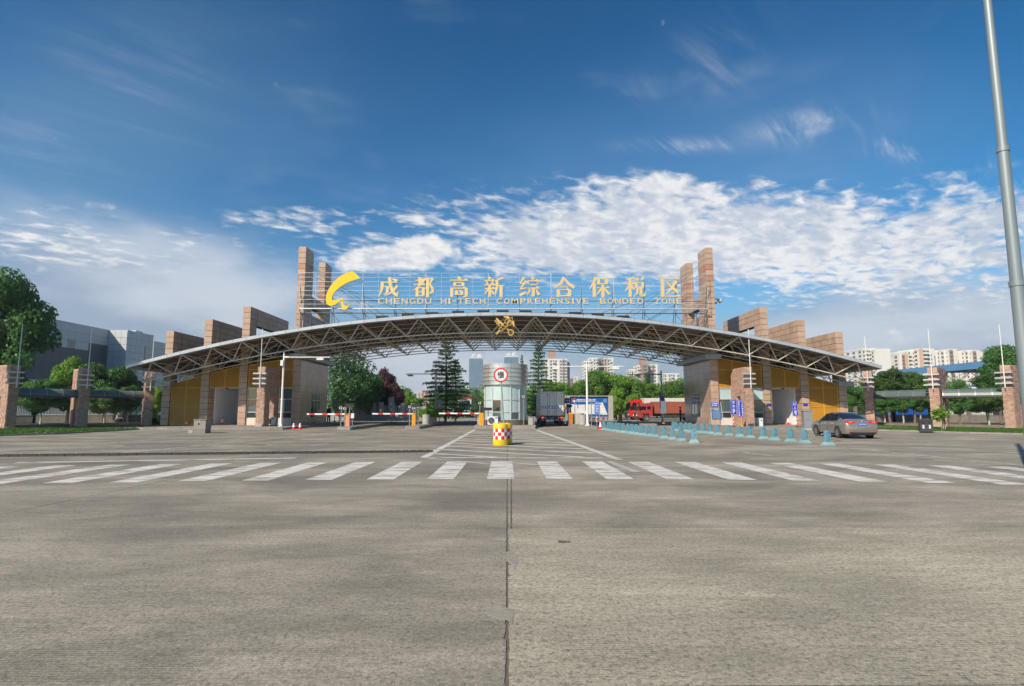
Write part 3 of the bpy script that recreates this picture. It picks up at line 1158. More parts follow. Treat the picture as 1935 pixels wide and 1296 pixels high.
    MB().box(a, b, YF + .3, YF + 5.19, zl - .001, zl + .1).build('passage_ceiling', m_wallw, t)
    sk = MB().box(a + .14, b - .14, YF + 5.17, YF + 5.197, PZ, PZ + .22).build('skirting', m_core, t)
    dm = MB().lathe([(0.001, -.12), (.09, -.09), (.13, 0)], 10, (X((h2 + h3) / 2), YF + .6, zl - .01)).build('dome_camera', m_black, t, smooth=True)
    # --- glazed office front with rendered plinth
    a, b = xr(h4 + hw + .01, h3 - hw - .01)
    MB().box(a, b, YF + .12, YF + .3, PZ, PZ + .58).build('plinth', m_wallb, t)
    cols = [a + .04, a + (b - a) * .28, a + (b - a) * .62, b - .04]
    rows = [PZ + .60, PZ + 1.12, PZ + 2.25, zl - .04]
    bl = {(0, 2), (1, 2), (2, 2)} if s > 0 else {(1, 1)}
    window_wall(t, a, b, YF + .2, rows[0], zl, cols, rows, bl)
    # desk and blinds seen through, a plain dark room behind
    MB().box(a, b, YF + 3.4, YF + 3.5, PZ, zl).build('back_wall', m_wallw, t)
    # --- roof slab of the rooms and rear walls
    a, b = xr(h4 - .2, h1)
    MB().poly([(X(h4 + hw + .02), YF + .32, zl + .12), (X(h1 - hw), YF + .32, zl + .12), (X(h1 - hw), YF + .32, zsl(h1) - .55), (X(h4 + hw + .02), YF + .32, zsl(h4) - .2)], (0, YB - YF - .6, 0)).build('roof_block', m_core, t)
    a, b = xr(h4 + hw + .03, h1 - hw)
    MB().box(a, b, YB - .2, YB, PZ, zl + .11).build('rear_wall', m_wallp, t)
    a, b = xr(h1 - hw, h1 + hw)
    MB().box(a + .05, b - .05, YF + 1.02, YB, PZ, 3.5).build('end_wall', m_wallp, t)
    if s > 0:
        # air duct coming out of the roof
        p = X(h3 - 1.1)
        MB().path([(p, YF + .5, 5.0), (p, YF + .5, 6.15), (p - .6, YF + .5, 6.2)], .09, 8).build('duct', m_grey, t)
    else:
        p = X(h3 - 1.0)
        MB().path([(p, YF + .5, 5.0), (p, YF + .5, 6.0), (p + .35, YF + .5, 6.1)], .09, 8).build('duct', m_grey, t)
    return t
for s in (-1, 1):
    pavilion(s)

# ------------------------------------------------------------------ arched canopy on a space frame
BAY = 2.39
YC0 = 46.0                       # front edge
NROW = 7
DEP = BAY * NROW
can = thing('arched_canopy', 'long arched steel space frame canopy with silver fascia spanning the whole gate', 'canopy')
zr = lambda x: roof_z(x)
# roof deck: two skins with ribs below
HS = 30.45
NX = 60
b = MB()
for k in range(NX):
    xa, xb = X0 - HS + 2 * HS * k / NX, X0 - HS + 2 * HS * (k + 1) / NX
    for zo, in ((-.02,), (-.10,)):
        b.add([(xa, YC0 + .05, zr(xa) + zo), (xb, YC0 + .05, zr(xb) + zo), (xb, YC0 + DEP + .6, zr(xb) + zo), (xa, YC0 + DEP + .6, zr(xa) + zo)], [(0, 1, 2, 3)])
b.build('roof_deck', m_deck, can)
# corrugations of the soffit run along the arch
b = MB()
y = YC0 + .35
pts = [X0 - HS + .1 + (2 * HS - .2) * k / 40 for k in range(41)]
while y < YC0 + DEP + .5:
    for xa, xb in zip(pts[:-1], pts[1:]):
        b.add([(xa, y - .07, zr(xa) - .10), (xb, y - .07, zr(xb) - .10), (xb, y, zr(xb) - .15), (xa, y, zr(xa) - .15), (xa, y + .07, zr(xa) - .10), (xb, y + .07, zr(xb) - .10)], [(0, 1, 2, 3), (3, 2, 5, 4)])
    y += .34
b.build('soffit_ribs', m_deck, can, kind='stuff')
# rusty purlins across, one every half bay
b = MB()
k = -25
while k <= 25:
    x = X0 + k * BAY / 2
    ya = YC0 + .2
    while ya < YC0 + DEP:
        L_ = rnd.uniform(.7, 1.6)
        if rnd.random() < .7:
            b.bar((x, ya, zr(x) - .20), (x, ya + L_, zr(x) - .20), .07, .09)
        ya += L_ + .25
    k += 1
b.build('purlin', m_rust, can, kind='stuff')
b = MB()
for r_ in range(0, 15):
    y = YC0 + .6 + r_ * DEP / 14.6
    for xa, xb in zip(pts[:-1], pts[1:]):
        if rnd.random() < .8:
            b.bar((xa, y, zr(xa) - .19), (xb, y, zr(xb) - .19), .06, .08)
b.build('rafter', m_rust, can, kind='stuff')
# fascia: one panel after the other, a gutter lip above, a drip edge below
NF = 58
for k in range(NF):
    xa, xb = X0 - HS - .1 + (2 * HS + .2) * k / NF, X0 - HS - .1 + (2 * HS + .2) * (k + 1) / NF
    a, c = Vector((xa, YC0, zr(xa) - .155)), Vector((xb, YC0, zr(xb) - .155))
    d = c - a
    o = link('fascia_panel', unit(m_silver), can, (a + c) / 2, (0, -math.atan2(d.z, d.x), 0), (d.length - .02, .06, .25))
b = MB()
for xa, xb in zip(pts[:-1], pts[1:]):
    b.bar((xa, YC0 + .10, zr(xa) - .01), (xb, YC0 + .10, zr(xb) - .01), .12, .03)
    b.bar((xa, YC0 + .05, zr(xa) - .345), (xb, YC0 + .05, zr(xb) - .315), .10, .04)
b.build('gutter', m_dark, can)
# end panels of the roof
for s in (-1, 1):
    xe = X0 + s * (HS + .1)
    MB().box(xe - .04, xe + .04, YC0 - .03, YC0 + DEP + .6, zr(xe) - .33, zr(xe) + .02).build('end_fascia', m_silver, can)
# space frame: top nodes on whole bays, bottom nodes on half bays
NT = 12
ZT = lambda x: zr(x) - .30
ZBm = lambda x: zr(x) - 1.50
top = {}
bot = {}
for i in range(-NT, NT + 1):
    for j in range(NROW + 1):
        x = X0 + i * BAY
        top[i, j] = Vector((x, YC0 + .12 + j * BAY, ZT(x)))
for i in range(-NT - 1, NT + 1):
    for j in range(NROW):
        x = X0 + (i + .5) * BAY
        bot[i, j] = Vector((x, YC0 + .12 + (j + .5) * BAY, ZBm(x)))
CYL = {}
def strut(name, p, q, r, mt, parent):
    key = (mt.name, 'strut')
    if key not in CYL:
        CYL[key] = MB().tube((0, 0, -.5), (0, 0, .5), 1, n=8).mesh('strut', mt, smooth=True)
    d = q - p
    o = link(name, CYL[key], parent, (p + q) / 2, d.to_track_quat('Z', 'Y').to_euler(), (r, r, d.length))
    return o
rest = MB()
cnt = 0
BLK = lambda p: any(abs(abs(p.x - X0) - HALF[i]) < .2 for i in (1, 2, 3, 4)) and YF < p.y < YB
members = []
for (i, j), p in bot.items():
    for di, dj in ((0, 0), (1, 0), (0, 1), (1, 1)):
        q = top.get((i + di, j + dj))
        if q is not None:
            members.append(('diagonal', p, q, .048 if (dj == 0 and j == 0) else .030, j))
    q = bot.get((i + 1, j))
    if q is not None:
        members.append(('bottom_chord', p, q, .058 if j == 0 else .045, j))
    q = bot.get((i, j + 1))
    if q is not None:
        members.append(('cross_chord', p, q, .04, j + .5))
for (i, j), p in top.items():
    q = top.get((i + 1, j))
    if q is not None:
        members.append(('top_chord', p, q, .04, j))
    q = top.get((i, j + 1))
    if q is not None:
        members.append(('cross_chord', p, q, .035, j + .5))
members.sort(key=lambda a: a[4])
for nme, p, q, r, j in members:
    if cnt < 290 and j < 3 and nme in ('diagonal', 'bottom_chord'):
        strut(nme, p, q, r, m_steel, can)
        cnt += 1
    else:
        rest.tube(p, q, r, n=6, caps=False)
rest.build('struts', m_steel, can, smooth=True, kind='stuff')
ball = MB().lathe([(.001, -.085), (.06, -.06), (.085, 0), (.06, .06), (.001, .085)], 8).mesh('node_ball', m_steel, smooth=True)
for (i, j), p in bot.items():
    if j < 7:
        link('node_ball', ball, can, p)
# outer ends: tie rods from the last nodes back up to the roof edge
b = MB()
for s in (-1, 1):
    i = -NT - 1 if s < 0 else NT
    for j in range(NROW):
        p = bot[i, j]
        for jj in (j, j + 1):
            e = Vector((X0 + s * (HS - .1), YC0 + .12 + jj * BAY, zr(X0 + s * HS) - .3))
            b.tube(p, e, .03, n=6)
b.build('end_tie', m_steel, can, smooth=True)

# ------------------------------------------------------------------ customs emblem: crossed key and winged staff
em = thing('emblem', 'golden emblem of a crossed key and winged staff at the crown of the arch', 'emblem')
YE = 45.75
EK = 100 / FPX * YE / 1935
EO = at(954.5, 616, YE)
def ep(x, y):
    return Vector((EO.x + (x - 957) * EK, YE, EO.z - (y - 503) * EK))
def eshape(segs, w0, th):
    b = MB()
    for seg in segs:
        if len(seg) == 5:
            xa, ya, xb, yb, w = seg
            b.bar(ep(xa, ya), ep(xb, yb), th, w * EK) if False else b.poly(_quad(ep(xa, ya), ep(xb, yb), w * EK), (0, th, 0))
    return b
def _quad(p, q, w, w2=None):
    d = (q - p)
    n = Vector((-d.z, 0, d.x)).normalized()
    w2 = w if w2 is None else w2
    return [p - n * w / 2, q - n * w2 / 2, q + n * w2 / 2, p + n * w / 2]
def ering(b, cx, cy, rx, ry, w, th, a0=0, a1=360, n=20, rot=0):
    pts = []
    for k in range(n + 1):
        a = rad(a0 + (a1 - a0) * k / n)
        x, y = rx * math.cos(a), ry * math.sin(a)
        c, s = math.cos(rad(rot)), math.sin(rad(rot))
        pts.append((cx + x * c - y * s, cy + x * s + y * c))
    for (xa, ya), (xb, yb) in zip(pts[:-1], pts[1:]):
        dx, dy = (xb - xa) * .12, (yb - ya) * .12
        b.poly(_quad(ep(xa - dx, ya - dy), ep(xb + dx, yb + dy), w * EK), (0, th, 0))
b = MB()
b.poly(_quad(ep(625, 215), ep(1100, 665), 66 * EK), (0, .10, 0))
ering(b, 1165, 740, 88, 92, 54, .10)
for seg in ((575, 340, 640, 292, 60), (620, 300, 790, 462, 62), (640, 420, 690, 370, 66), (715, 485, 800, 420, 70)):
    b.poly(_quad(ep(*seg[:2]), ep(*seg[2:4]), seg[4] * EK), (0, .09, 0))
b.build('key', m_embl, em)
b = MB()
YE -= .16
b.poly(_quad(ep(625, 815), ep(1195, 245), 50 * EK, 62 * EK), (0, .10, 0))
for seg in ((1150, 225, 1215, 285, 70), (1165, 250, 1215, 205, 84)):
    b.poly(_quad(ep(*seg[:2]), ep(*seg[2:4]), seg[4] * EK), (0, .11, 0))
b.build('staff', m_embl, em)
b = MB()
for cx, cy, rr in ((935, 440, 48), (998, 490, 48), (858, 530, 45), (912, 580, 45), (785, 610, 40), (830, 655, 40)):
    ering(b, cx, cy, rr, rr, 28, .12, n=14)
ering(b, 1005, 330, 55, 70, 26, .12, 60, 330, 12)
ering(b, 1120, 430, 66, 52, 26, .12, -60, 200, 12)
b.build('snakes', m_embl, em)
for w in ([(890, 145), (960, 135), (1085, 138), (1110, 165), (1128, 235), (1095, 262), (1030, 232), (950, 195)], [(1190, 318), (1265, 310), (1292, 345), (1302, 450), (1295, 545), (1262, 530), (1225, 450), (1190, 370)]):
    MB().poly([ep(*p) for p in w], (0, .12, 0)).build('wing', m_embl, em)
YE = 45.75
b = MB()
b.tube(ep(1230, 210) + Vector((0, .1, 0)), Vector((ep(1230, 0).x, YC0, zr(0) - .3)), .012, n=5)
b.tube(ep(900, 150) + Vector((0, .1, 0)), Vector((ep(900, 0).x, YC0 + .12, zr(0) - .3)), .012, n=5)
b.build('hanger', m_grey, em)

# ------------------------------------------------------------------ rooftop sign
YS = 49.4
sg = thing('rooftop_sign', 'big open frame rooftop sign with golden characters, English letters and a yellow swoosh', 'sign')
XL, XR = at(566, 550, YS).x, at(1337, 550, YS).x
ZT_, ZB_ = at(954, 516, YS).z, at(954, 583.5, YS).z
m_rail = mat('sign_rail', (.55, .55, .54), r=.5, m=.2, var=.1, sc=3, dirt=.2)
m_back = mat('sign_strut', (.12, .115, .12), r=.6, m=.3, var=.2)
nr = 9
b = MB()
for k in range(nr):
    z = ZB_ + (ZT_ - ZB_) * k / (nr - 1)
    b = MB().tube((XL, YS, z), (XR, YS, z), .017 if k else .06, n=6)
    b.build('rail', m_rail, sg)
nv = 26
for k in range(nv + 1):
    x = XL + (XR - XL) * k / nv
    MB().tube((x, YS + .03, ZB_), (x, YS + .03, ZT_), .04 if k % 4 == 0 else .014, n=6).build('post', m_rail, sg)
b = MB()
zl2 = at(954, 590, YS).z
b.tube((XL, YS + .5, zl2), (XR, YS + .5, zl2), .05)
b.tube((XL, YS + 1.6, at(954, 562, YS).z), (XR, YS + 1.6, at(954, 562, YS).z), .035)
for k in range(0, nv + 1, 2):
    x = XL + (XR - XL) * k / nv
    b.tube((x, YS + .04, ZB_), (x, YS + .5, zl2), .03)
    b.tube((x, YS + .5, zl2), (x, YS + .5, zr(x) - .05), .035)
    b.tube((x, YS + .04, ZB_ + (ZT_ - ZB_) * .72), (x, YS + 1.6, zr(x)), .03)
    if k < nv:
        b.tube((x, YS + .5, zl2), (x + 1.3, YS + .5, zr(x + 1.3)), .022)
for s, xe in ((-1, XL), (1, XR)):
    for q in range(3):
        x = xe - s * q * .9
        b.tube((x, YS + .5, zl2), (x, YS + .5, zr(x) - .05), .03)
        b.tube((x, YS + .5, zl2), (x - s * .9, YS + .5, zr(x) - .05), .022)
b.build('sign_support', m_back, sg, kind=None)
# strokes of the nine characters (0..100 box): tapering bars x1 y1 x2 y2 w1 w2
GL = {
 '成': 'H14,74,92 18,77,16,40,15,13 16,40,3,1,13,3 H22,52,46 44,54,42,22,13,12 42,22,28,11,12,4 52,99,56,60,15,15 56,60,70,25,15,15 70,25,90,4,15,13 89,4,95,30,9,3 90,58,70,28,13,10 70,28,34,5,10,3 66,90,90,80,7,14',
 '都': 'H10,83,54 H3,62,58 V32,99,60,15 58,92,34,58,12,9 34,58,2,33,9,3 V20,48,1,14 V50,48,5,14 H20,46,50 H20,26,50 H20,6,50 V70,96,-3,15 H70,91,92 95,94,80,62,12,6 80,64,95,42,7,13 95,42,94,24,13,12 94,26,80,17,11,6',
 '高': '46,101,58,89,13,13 H5,84,94 V30,74,53,14 V70,74,53,14 H30,72,70 H30,56,70 V16,46,-1,15 H16,44,86 V86,46,2,15 86,4,70,0,9,4 V38,32,9,14 V64,32,9,14 H38,30,64 H38,13,64',
 '新': '24,99,33,89,12,13 H4,82,54 13,79,20,64,7,9 45,79,36,64,9,5 H2,60,56 H4,42,56 V29,60,0,14 22,40,3,12,10,3 36,34,50,15,6,13 94,96,64,84,11,6 64,86,64,50,14,13 64,50,54,2,13,3 H64,56,99 V84,56,-2,15',
 '综': '25,99,6,68,13,5 6,67,26,70,6,5 35,80,6,40,13,5 6,39,36,46,6,5 3,8,36,25,14,8 64,100,71,87,13,13 H44,80,97 46,82,43,64,10,9 96,82,88,66,10,4 H54,62,86 H42,44,99 V70,44,4,15 70,4,56,6,8,4 54,37,39,8,13,3 84,37,97,10,7,15',
 '合': '50,99,34,68,15,13 34,68,1,43,13,4 52,93,72,66,7,14 72,66,99,47,14,17 H30,50,70 V22,38,-1,16 V76,38,1,16 H22,36,76 H22,6,76',
 '保': '33,100,18,64,14,12 18,64,1,41,12,3 V24,68,-1,15 V46,96,62,14 V84,96,62,14 H46,93,84 H46,66,84 H36,46,99 V66,62,-3,15 60,43,33,9,12,3 72,43,97,13,7,15',
 '税': '46,97,8,86,13,4 H2,66,50 V26,90,-1,14 24,60,1,27,12,3 32,55,46,37,6,13 58,99,66,82,7,14 92,99,80,82,13,5 V56,75,45,13 V88,75,45,13 H56,72,88 H56,48,88 64,47,60,22,13,10 60,22,43,1,10,3 V78,47,8,13 76,8,98,8,13,12 97,6,98,26,9,2',
 '区': 'V12,95,0,15 H12,90,95 H12,4,99 80,82,56,44,15,12 56,44,27,15,12,3 31,73,60,44,6,14 60,44,86,24,14,17',
}
def glyph(ch, cx, cz, w, h, depth):
    b = MB()
    P_ = lambda x, y: Vector((cx + (x / 100 - .5) * w, 0, cz + (y / 100 - .5) * h))
    n = 0
    for st in GL[ch].split(' '):
        yo = YS - .20 - .003 * (n % 7)
        n += 1
        if st[0] in 'HV':
            v = [float(a) for a in st[1:].split(',')]
            if st[0] == 'H':
                x1, y, x2 = v
                q = [P_(x1, y - 2.6), P_(x2, y - 2.6), P_(x2, y + 2.6), P_(x1, y + 2.6)]
                if x2 - x1 > 42:
                    q = [P_(x1, y - 2.6), P_(x2 + 2, y - 2.6), P_(x2 - 4, y + 6), P_(x2 - 10, y + 10), P_(x2 - 18, y + 2.6), P_(x1, y + 2.6)]
            else:
                x, ya, yb, t = v
                q = [P_(x - t / 2, yb), P_(x + t / 2, yb + 2), P_(x + t / 2, ya - 2), P_(x - t / 2, ya + 1)]
        else:
            x1, y1, x2, y2, w1, w2 = [float(a) for a in st.split(',')]
            d = Vector((x2 - x1, y2 - y1)).normalized()
            nn = Vector((-d.y, d.x))
            q = [P_(x1 - nn.x * w1 / 2, y1 - nn.y * w1 / 2), P_(x2 - nn.x * w2 / 2, y2 - nn.y * w2 / 2), P_(x2 + nn.x * w2 / 2, y2 + nn.y * w2 / 2), P_(x1 + nn.x * w1 / 2, y1 + nn.y * w1 / 2)]
        b.poly([Vector((p.x, yo, p.z)) for p in q], (0, depth, 0))
    return b
for ch, px in zip('成都高新综合保税区', (735, 800, 867, 933.5, 1000, 1066, 1133, 1200, 1267)):
    c = at(px, 542, YS - .2)
    k = (YS) / FPX
    glyph(ch, c.x, c.z, 39.5 * k, 39 * k, .14).build('character', m_gold, sg)
for wd, pa, pb in (('CHENGDU', 713, 817), ('HI-TECH', 831.5, 919), ('COMPREHENSIVE', 936.5, 1114), ('BONDED', 1132, 1217), ('ZONE', 1234.5, 1290)):
    n = len(wd)
    wts = [{'I': .55, '-': .75, 'M': 1.2, 'W': 1.3}.get(c, 1.0) for c in wd]
    tot = sum(wts)
    x = pa
    for c, wt in zip(wd, wts):
        cell = (pb - pa) * wt / tot
        me = text_mesh(c, m_gold, 1, .12, .006)
        kk = YS / FPX
        if c == 'I':
            fit(me, w=3.2 * kk, h=11.3 * kk)
        elif c == '-':
            fit(me, w=5.5 * kk, h=2.4 * kk)
        else:
            fit(me, w=cell * .76 * kk, h=10.8 * kk)
        p = at(x + cell / 2, 569, YS - .1)
        a_ = np.empty(len(me.vertices) * 3)
        me.vertices.foreach_get('co', a_)
        a_[1::3] *= .5
        me.vertices.foreach_set('co', a_)
        link('letter', me, sg, (p.x, YS - .12, p.z))
        x += cell
LG = [(545, 103), (655, 205), (560, 233), (470, 266), (400, 303), (330, 350), (275, 400), (236, 450), (217, 500), (222, 535), (245, 545), (285, 538), (330, 525), (362, 508), (376, 506), (385, 518), (388, 560), (400, 605), (425, 630), (455, 627), (493, 602), (470, 642), (445, 673), (405, 690), (375, 678), (362, 640), (365, 580), (370, 535), (345, 548), (305, 582), (260, 612), (225, 625), (190, 628), (155, 612), (132, 580), (124, 525), (132, 455), (160, 385), (205, 315), (268, 240), (340, 178), (420, 135), (490, 111)]
k = 240 / 1935
LGP = [at(600 + x * k, 500 + y * k, YS - .3) for x, y in LG]
MB().poly(LGP, (0, .16, 0)).build('swoosh', m_logo, sg)
# stay cables from the towers
for s in (-1, 1):
    tx = at(584 if s < 0 else 1325, 500, YF + .6).x
    b = MB()
    for zz_, yy_, ex, ez in ((500, .7, 760, 590), (504, .9, 745, 597), (520, .7, 830, 592), (546, 1.2, 717, 598), (550, 1.3, 712, 600)):
        p = at(584 if s < 0 else 1908 - 584, zz_, YF + .6)
        q = at(ex if s < 0 else 1908 - ex, ez, YS + 2.6)
        b.tube((p.x, YF + yy_, p.z), (q.x, YS + 2.6, zr(q.x)), .022, n=5)
    b.build('stay_cable', m_back, sg)
# small floodlights along the roof edge lighting the letters
fl = None
for n, px in enumerate((722, 771, 817, 867, 915, 952, 996, 1044, 1090, 1134, 1183)):
    x = Xat(px, 47.2) - .1
    lab = 'small black floodlight on the roof edge, number %d of the row counted from the yellow swoosh' % (n + 1)
    lab = ['small black roof floodlight under the swoosh end of the sign', 'small black roof floodlight below the letters CHENG', 'small black roof floodlight below the letters DU', 'small black roof floodlight below HI-TECH',
           'small black roof floodlight left of the crown of the arch', 'small black roof floodlight just above the golden emblem', 'small black roof floodlight below the letters PRE',
           'small black roof floodlight below the letters HENS', 'small black roof floodlight below the letters SIVE', 'small black roof floodlight below the letter B of BONDED', 'small black roof floodlight below the letters NDED'][n]
    t = thing('floodlight', lab, 'floodlight', (x, 47.2, zr(x)), group='floodlights along the roof edge')
    MB().box(-.5, .5, -.12, .14, .16, .36).box(-.47, .47, -.14, -.12, .18, .34).build('lamp_body', m_black, t)
    MB().box(-.03, .03, -.03, .03, -.03, .17).build('bracket', m_black, t)

# ------------------------------------------------------------------ brick piers of the colonnades, with bars and flagpoles
PH, PW, PL = 4.75, .62, 2.9
def brick_mesh(parts, seed):
    """running bond of split bricks on the faces of each box (x0,x1,y0,y1,z0,z1,faces)"""
    r = random.Random(seed)
    b = MB()
    bl, bh, j = .30, .142, .011
    for x0, x1, y0, y1, z0, z1, faces in parts:
        nz = round((z1 - z0) / bh)
        hh = (z1 - z0) / nz
        for k in range(nz):
            za, zb = z0 + k * hh + j / 2, z0 + (k + 1) * hh - j / 2
            for fc in faces:
                a0, a1 = (x0, x1) if fc in 'FB' else (y0, y1)
                a = a0 - (bl / 2 if k % 2 else 0) - r.uniform(0, .08)
                while a < a1 - .03:
                    e = a + bl * r.uniform(.72, 1.12)
                    p, q = max(a, a0), min(e, a1)
                    a = e
                    if q - p < .05:
                        continue
                    p += j / 2
                    q -= j / 2
                    pr = r.uniform(.008, .04)
                    m = r.choice((0, 0, 0, 1, 1, 2))
                    if fc == 'F':
                        b.box(p, q, y0 - pr, y0 + .02, za, zb, m)
                    elif fc == 'B':
                        b.box(p, q, y1 - .02, y1 + pr, za, zb, m)
                    elif fc == 'L':
                        b.box(x0 - pr, x0 + .02, p, q, za, zb, m)
                    elif fc == 'R':
                        b.box(x1 - .02, x1 + pr, p, q, za, zb, m)
                    elif fc == 'T':
                        pass
    for x0, x1, y0, y1, z0, z1, faces in parts:
        b.box(x0 - .012, x1 + .012, y0 - .01, y1 + .012, z1 - .02, z1 + .06, 1) if z1 > PH - .2 else None
    return b
OH = 2.75
HW_ = PW / 2
wall_parts = [(-HW_, HW_, 0, 1.0, 0, OH, 'FLRB'), (-HW_, HW_, 1.95, PL, 0, OH, 'FLRB'), (-HW_, HW_, 0, PL, OH, PH, 'FLRB')]
brick_me = brick_mesh(wall_parts, 3).mesh('bricks', [m_brick, m_brick2, m_brick3])
core_b = MB()
for x0, x1, y0, y1, z0, z1, _ in wall_parts:
    core_b.box(x0 + .004, x1 - .004, y0 + .004, y1 - .004, z0 - .3, z1)
m_mort = mat('mortar', (.30, .24, .20), r=.9, var=.15, sc=6)
core_me = core_b.mesh('core', m_mort)
def pier(loc, ang, label):
    t = thing('brick_pier', label, 'brick pier', loc, ang, 'brick piers with flagpoles')
    link('bricks', brick_me, t, kind='stuff')
    link('core', core_me, t)
    MB().box(-HW_ + .06, HW_ - .06, -.16, .0, -.3, .16).build('footing', m_planter, t)
    for z in (4.25, 3.84, 3.43):
        MB().box(-.60, .46, -.30, -.05, z - .055, z + .055).build('bar', m_silver, t)
    MB().tube((.02, -.34, 3.1), (.02, -.34, 7.9), .038, .026, 8).build('flagpole', m_white_p, t, smooth=True)
    return t
PIERS = [(at(18, 812, 43.0).x, 43.0, 62, 'leftmost red brick pier with three bars and a flagpole at the frame edge'),
         (at(155, 810, 46.5).x, 46.5, 48, 'second red brick pier from the left, before leafy bright green tree'),
         (at(278, 806, 50.5).x, 50.5, 35, 'third red brick pier from the left, by the left canopy tip'),
         (at(490, 804, 46.4).x, 46.4, 0, 'red brick pier with flagpole before the left office windows'),
         (at(1419, 804, 46.4).x, 46.4, 0, 'red brick pier with flagpole before the right office windows'),
         (at(1646, 806, 50.0).x, 50.0, -35, 'red brick pier at the right canopy tip behind the sedan'),
         (at(1771, 810, 45.3).x, 45.3, -48, 'second red brick pier from the right with a bush at its foot'),
         (at(1911, 812, 42.6).x, 42.6, -62, 'rightmost red brick pier near the tall steel pole')]
PT_ = []
for x, y, a, lab in PIERS:
    zb = PZ if abs(a) < 1 else .05
    pier((x, y, zb), rad(a), lab)
    PT_.append((Vector((x, y, 0)), rad(a)))
# glazed barrel canopies between the piers
m_cglass = mat('canopy_glass', (.10, .135, .125), r=.38, var=.18, sc=.8, spec=.5, dirt=.35)
def walkway(i, j, label):
    (p, a), (q, c) = PT_[i], PT_[j]
    off = 1.2
    p = p + Vector((-math.sin(a), math.cos(a), 0)) * off
    q = q + Vector((-math.sin(c), math.cos(c), 0)) * off
    d = (q - p).normalized()
    p, q = p + d * .34, q - d * .34
    Lw = (q - p).length
    t = thing('walkway_canopy', label, 'canopy', (p.x, p.y, 2.62), math.atan2(d.y, d.x), 'glazed barrel canopies between the brick piers')
    npan = 4
    sg_ = -1 if p.x > 0 and False else 1
    R, nn = .62, 8
    for k in range(npan):
        b = MB()
        x0, x1 = Lw * k / npan + .02, Lw * (k + 1) / npan - .02
        for m in range(nn):
            a0, a1 = math.pi * m / nn, math.pi * (m + 1) / nn
            b.add([(x0, -R * math.cos(a0), R * math.sin(a0) * .85), (x1, -R * math.cos(a0), R * math.sin(a0) * .85), (x1, -R * math.cos(a1), R * math.sin(a1) * .85), (x0, -R * math.cos(a1), R * math.sin(a1) * .85)], [(0, 1, 2, 3)])
        b.build('canopy_pane', m_cglass, t, smooth=True)
    for k in range(npan + 1):
        b = MB()
        x = Lw * k / npan
        pr = [(x, -R * math.cos(math.pi * m / nn) * 1.015, R * math.sin(math.pi * m / nn) * .865) for m in range(nn + 1)]
        for u, v in zip(pr[:-1], pr[1:]):
            b.bar(u, v, .04, .03)
        b.build('rib', m_grey, t)
    b = MB()
    for yy in (-R, R):
        b.box(-.02, Lw + .02, yy - .04, yy + .04, -.14, .0)
    b.build('gutter_beam', m_dark, t)
walkway(0, 1, 'dull green glazed barrel canopy between the two leftmost brick piers')
walkway(1, 2, 'dull green glazed barrel canopy left of the left canopy tip')
walkway(6, 5, 'dull green glazed barrel canopy just right of the sedan')
walkway(7, 6, 'dull green glazed barrel canopy before the blue roofed shed')

# ------------------------------------------------------------------ round guard booth
bo = thing('guard_booth', 'round guard booth with ribbed aluminium crown and glazed front on the middle island', 'booth', (Xat(955, 49.4), 49.4, .23))
RB = 1.80
MB().lathe([(RB + .06, 0), (RB + .06, .42), (RB - .1, .42)], 40).build('stone_base', m_stoneg, bo, smooth=True)
zg = 3.36
nm = 14
fr = MB()
ang0 = rad(-90 - 11)
angs = [ang0 + 2 * math.pi * k / nm for k in range(nm)]
for a in angs:
    x, y = RB * math.cos(a), RB * math.sin(a)
    ux, uy = math.cos(a), math.sin(a)
    fr.bar((x, y, .42), (x, y, zg), .075, .10)
for z in (.46, 1.08, 2.10, zg - .04):
    ptz = [(RB * math.cos(rad(q)), RB * math.sin(rad(q)), z) for q in range(0, 361, 6)]
    for u, v in zip(ptz[:-1], ptz[1:]):
        fr.bar(u, v, .07, .07)
f = fr.build('window_frame', m_frame, bo)
for k in range(nm):
    a0, a1 = angs[k], angs[(k + 1) % nm] + (2 * math.pi if k == nm - 1 else 0)
    for row, (za, zb) in enumerate(((.50, 1.05), (1.12, 2.07), (2.14, zg - .08))):
        b = MB()
        b.lathe([(RB - .01, za), (RB - .01, zb)], 4, a0=a0 + .022, a1=a1 - .022)
        mm = m_blind
        if row == 1 and k in (0, 13):
            mm = m_glassd if k == 13 else m_blind
        if row == 0 and k in (13, 1):
            mm = m_glass
        b.build('pane', mm, f)
MB().tube((0, 0, .4), (0, 0, 3.4), RB - .25, n=24).build('curtain', m_glassd, bo)
prof = []
zc0, nb_ = 3.36, 5
hb = (5.12 - zc0) / nb_
for k in range(nb_):
    z0_ = zc0 + k * hb
    for q in range(12):
        # each ring in panels; a lip sticks out below it
        a0, a1 = math.tau * q / 12 + .25 + .006, math.tau * (q + 1) / 12 + .25 - .006
        MB().lathe([(1.90, z0_), (1.99, z0_), (1.99, z0_ + .05), (1.93, z0_ + .085), (1.93, z0_ + hb - .004), (1.88, z0_ + hb - .004)], 6, a0=a0, a1=a1).build('crown_panel', m_alu, bo, smooth=True)
MB().lathe([(.001, 5.06), (1.9, 5.08), (1.93, 5.10), (1.93, 5.125), (.001, 5.16)], 40).build('roof', m_silver, bo)
MB().lathe([(RB - .02, 3.33), (1.97, 3.355)], 40).build('soffit', m_silver, bo)
# a blue chair back seen behind the glass stays out of sight; the panes are dark

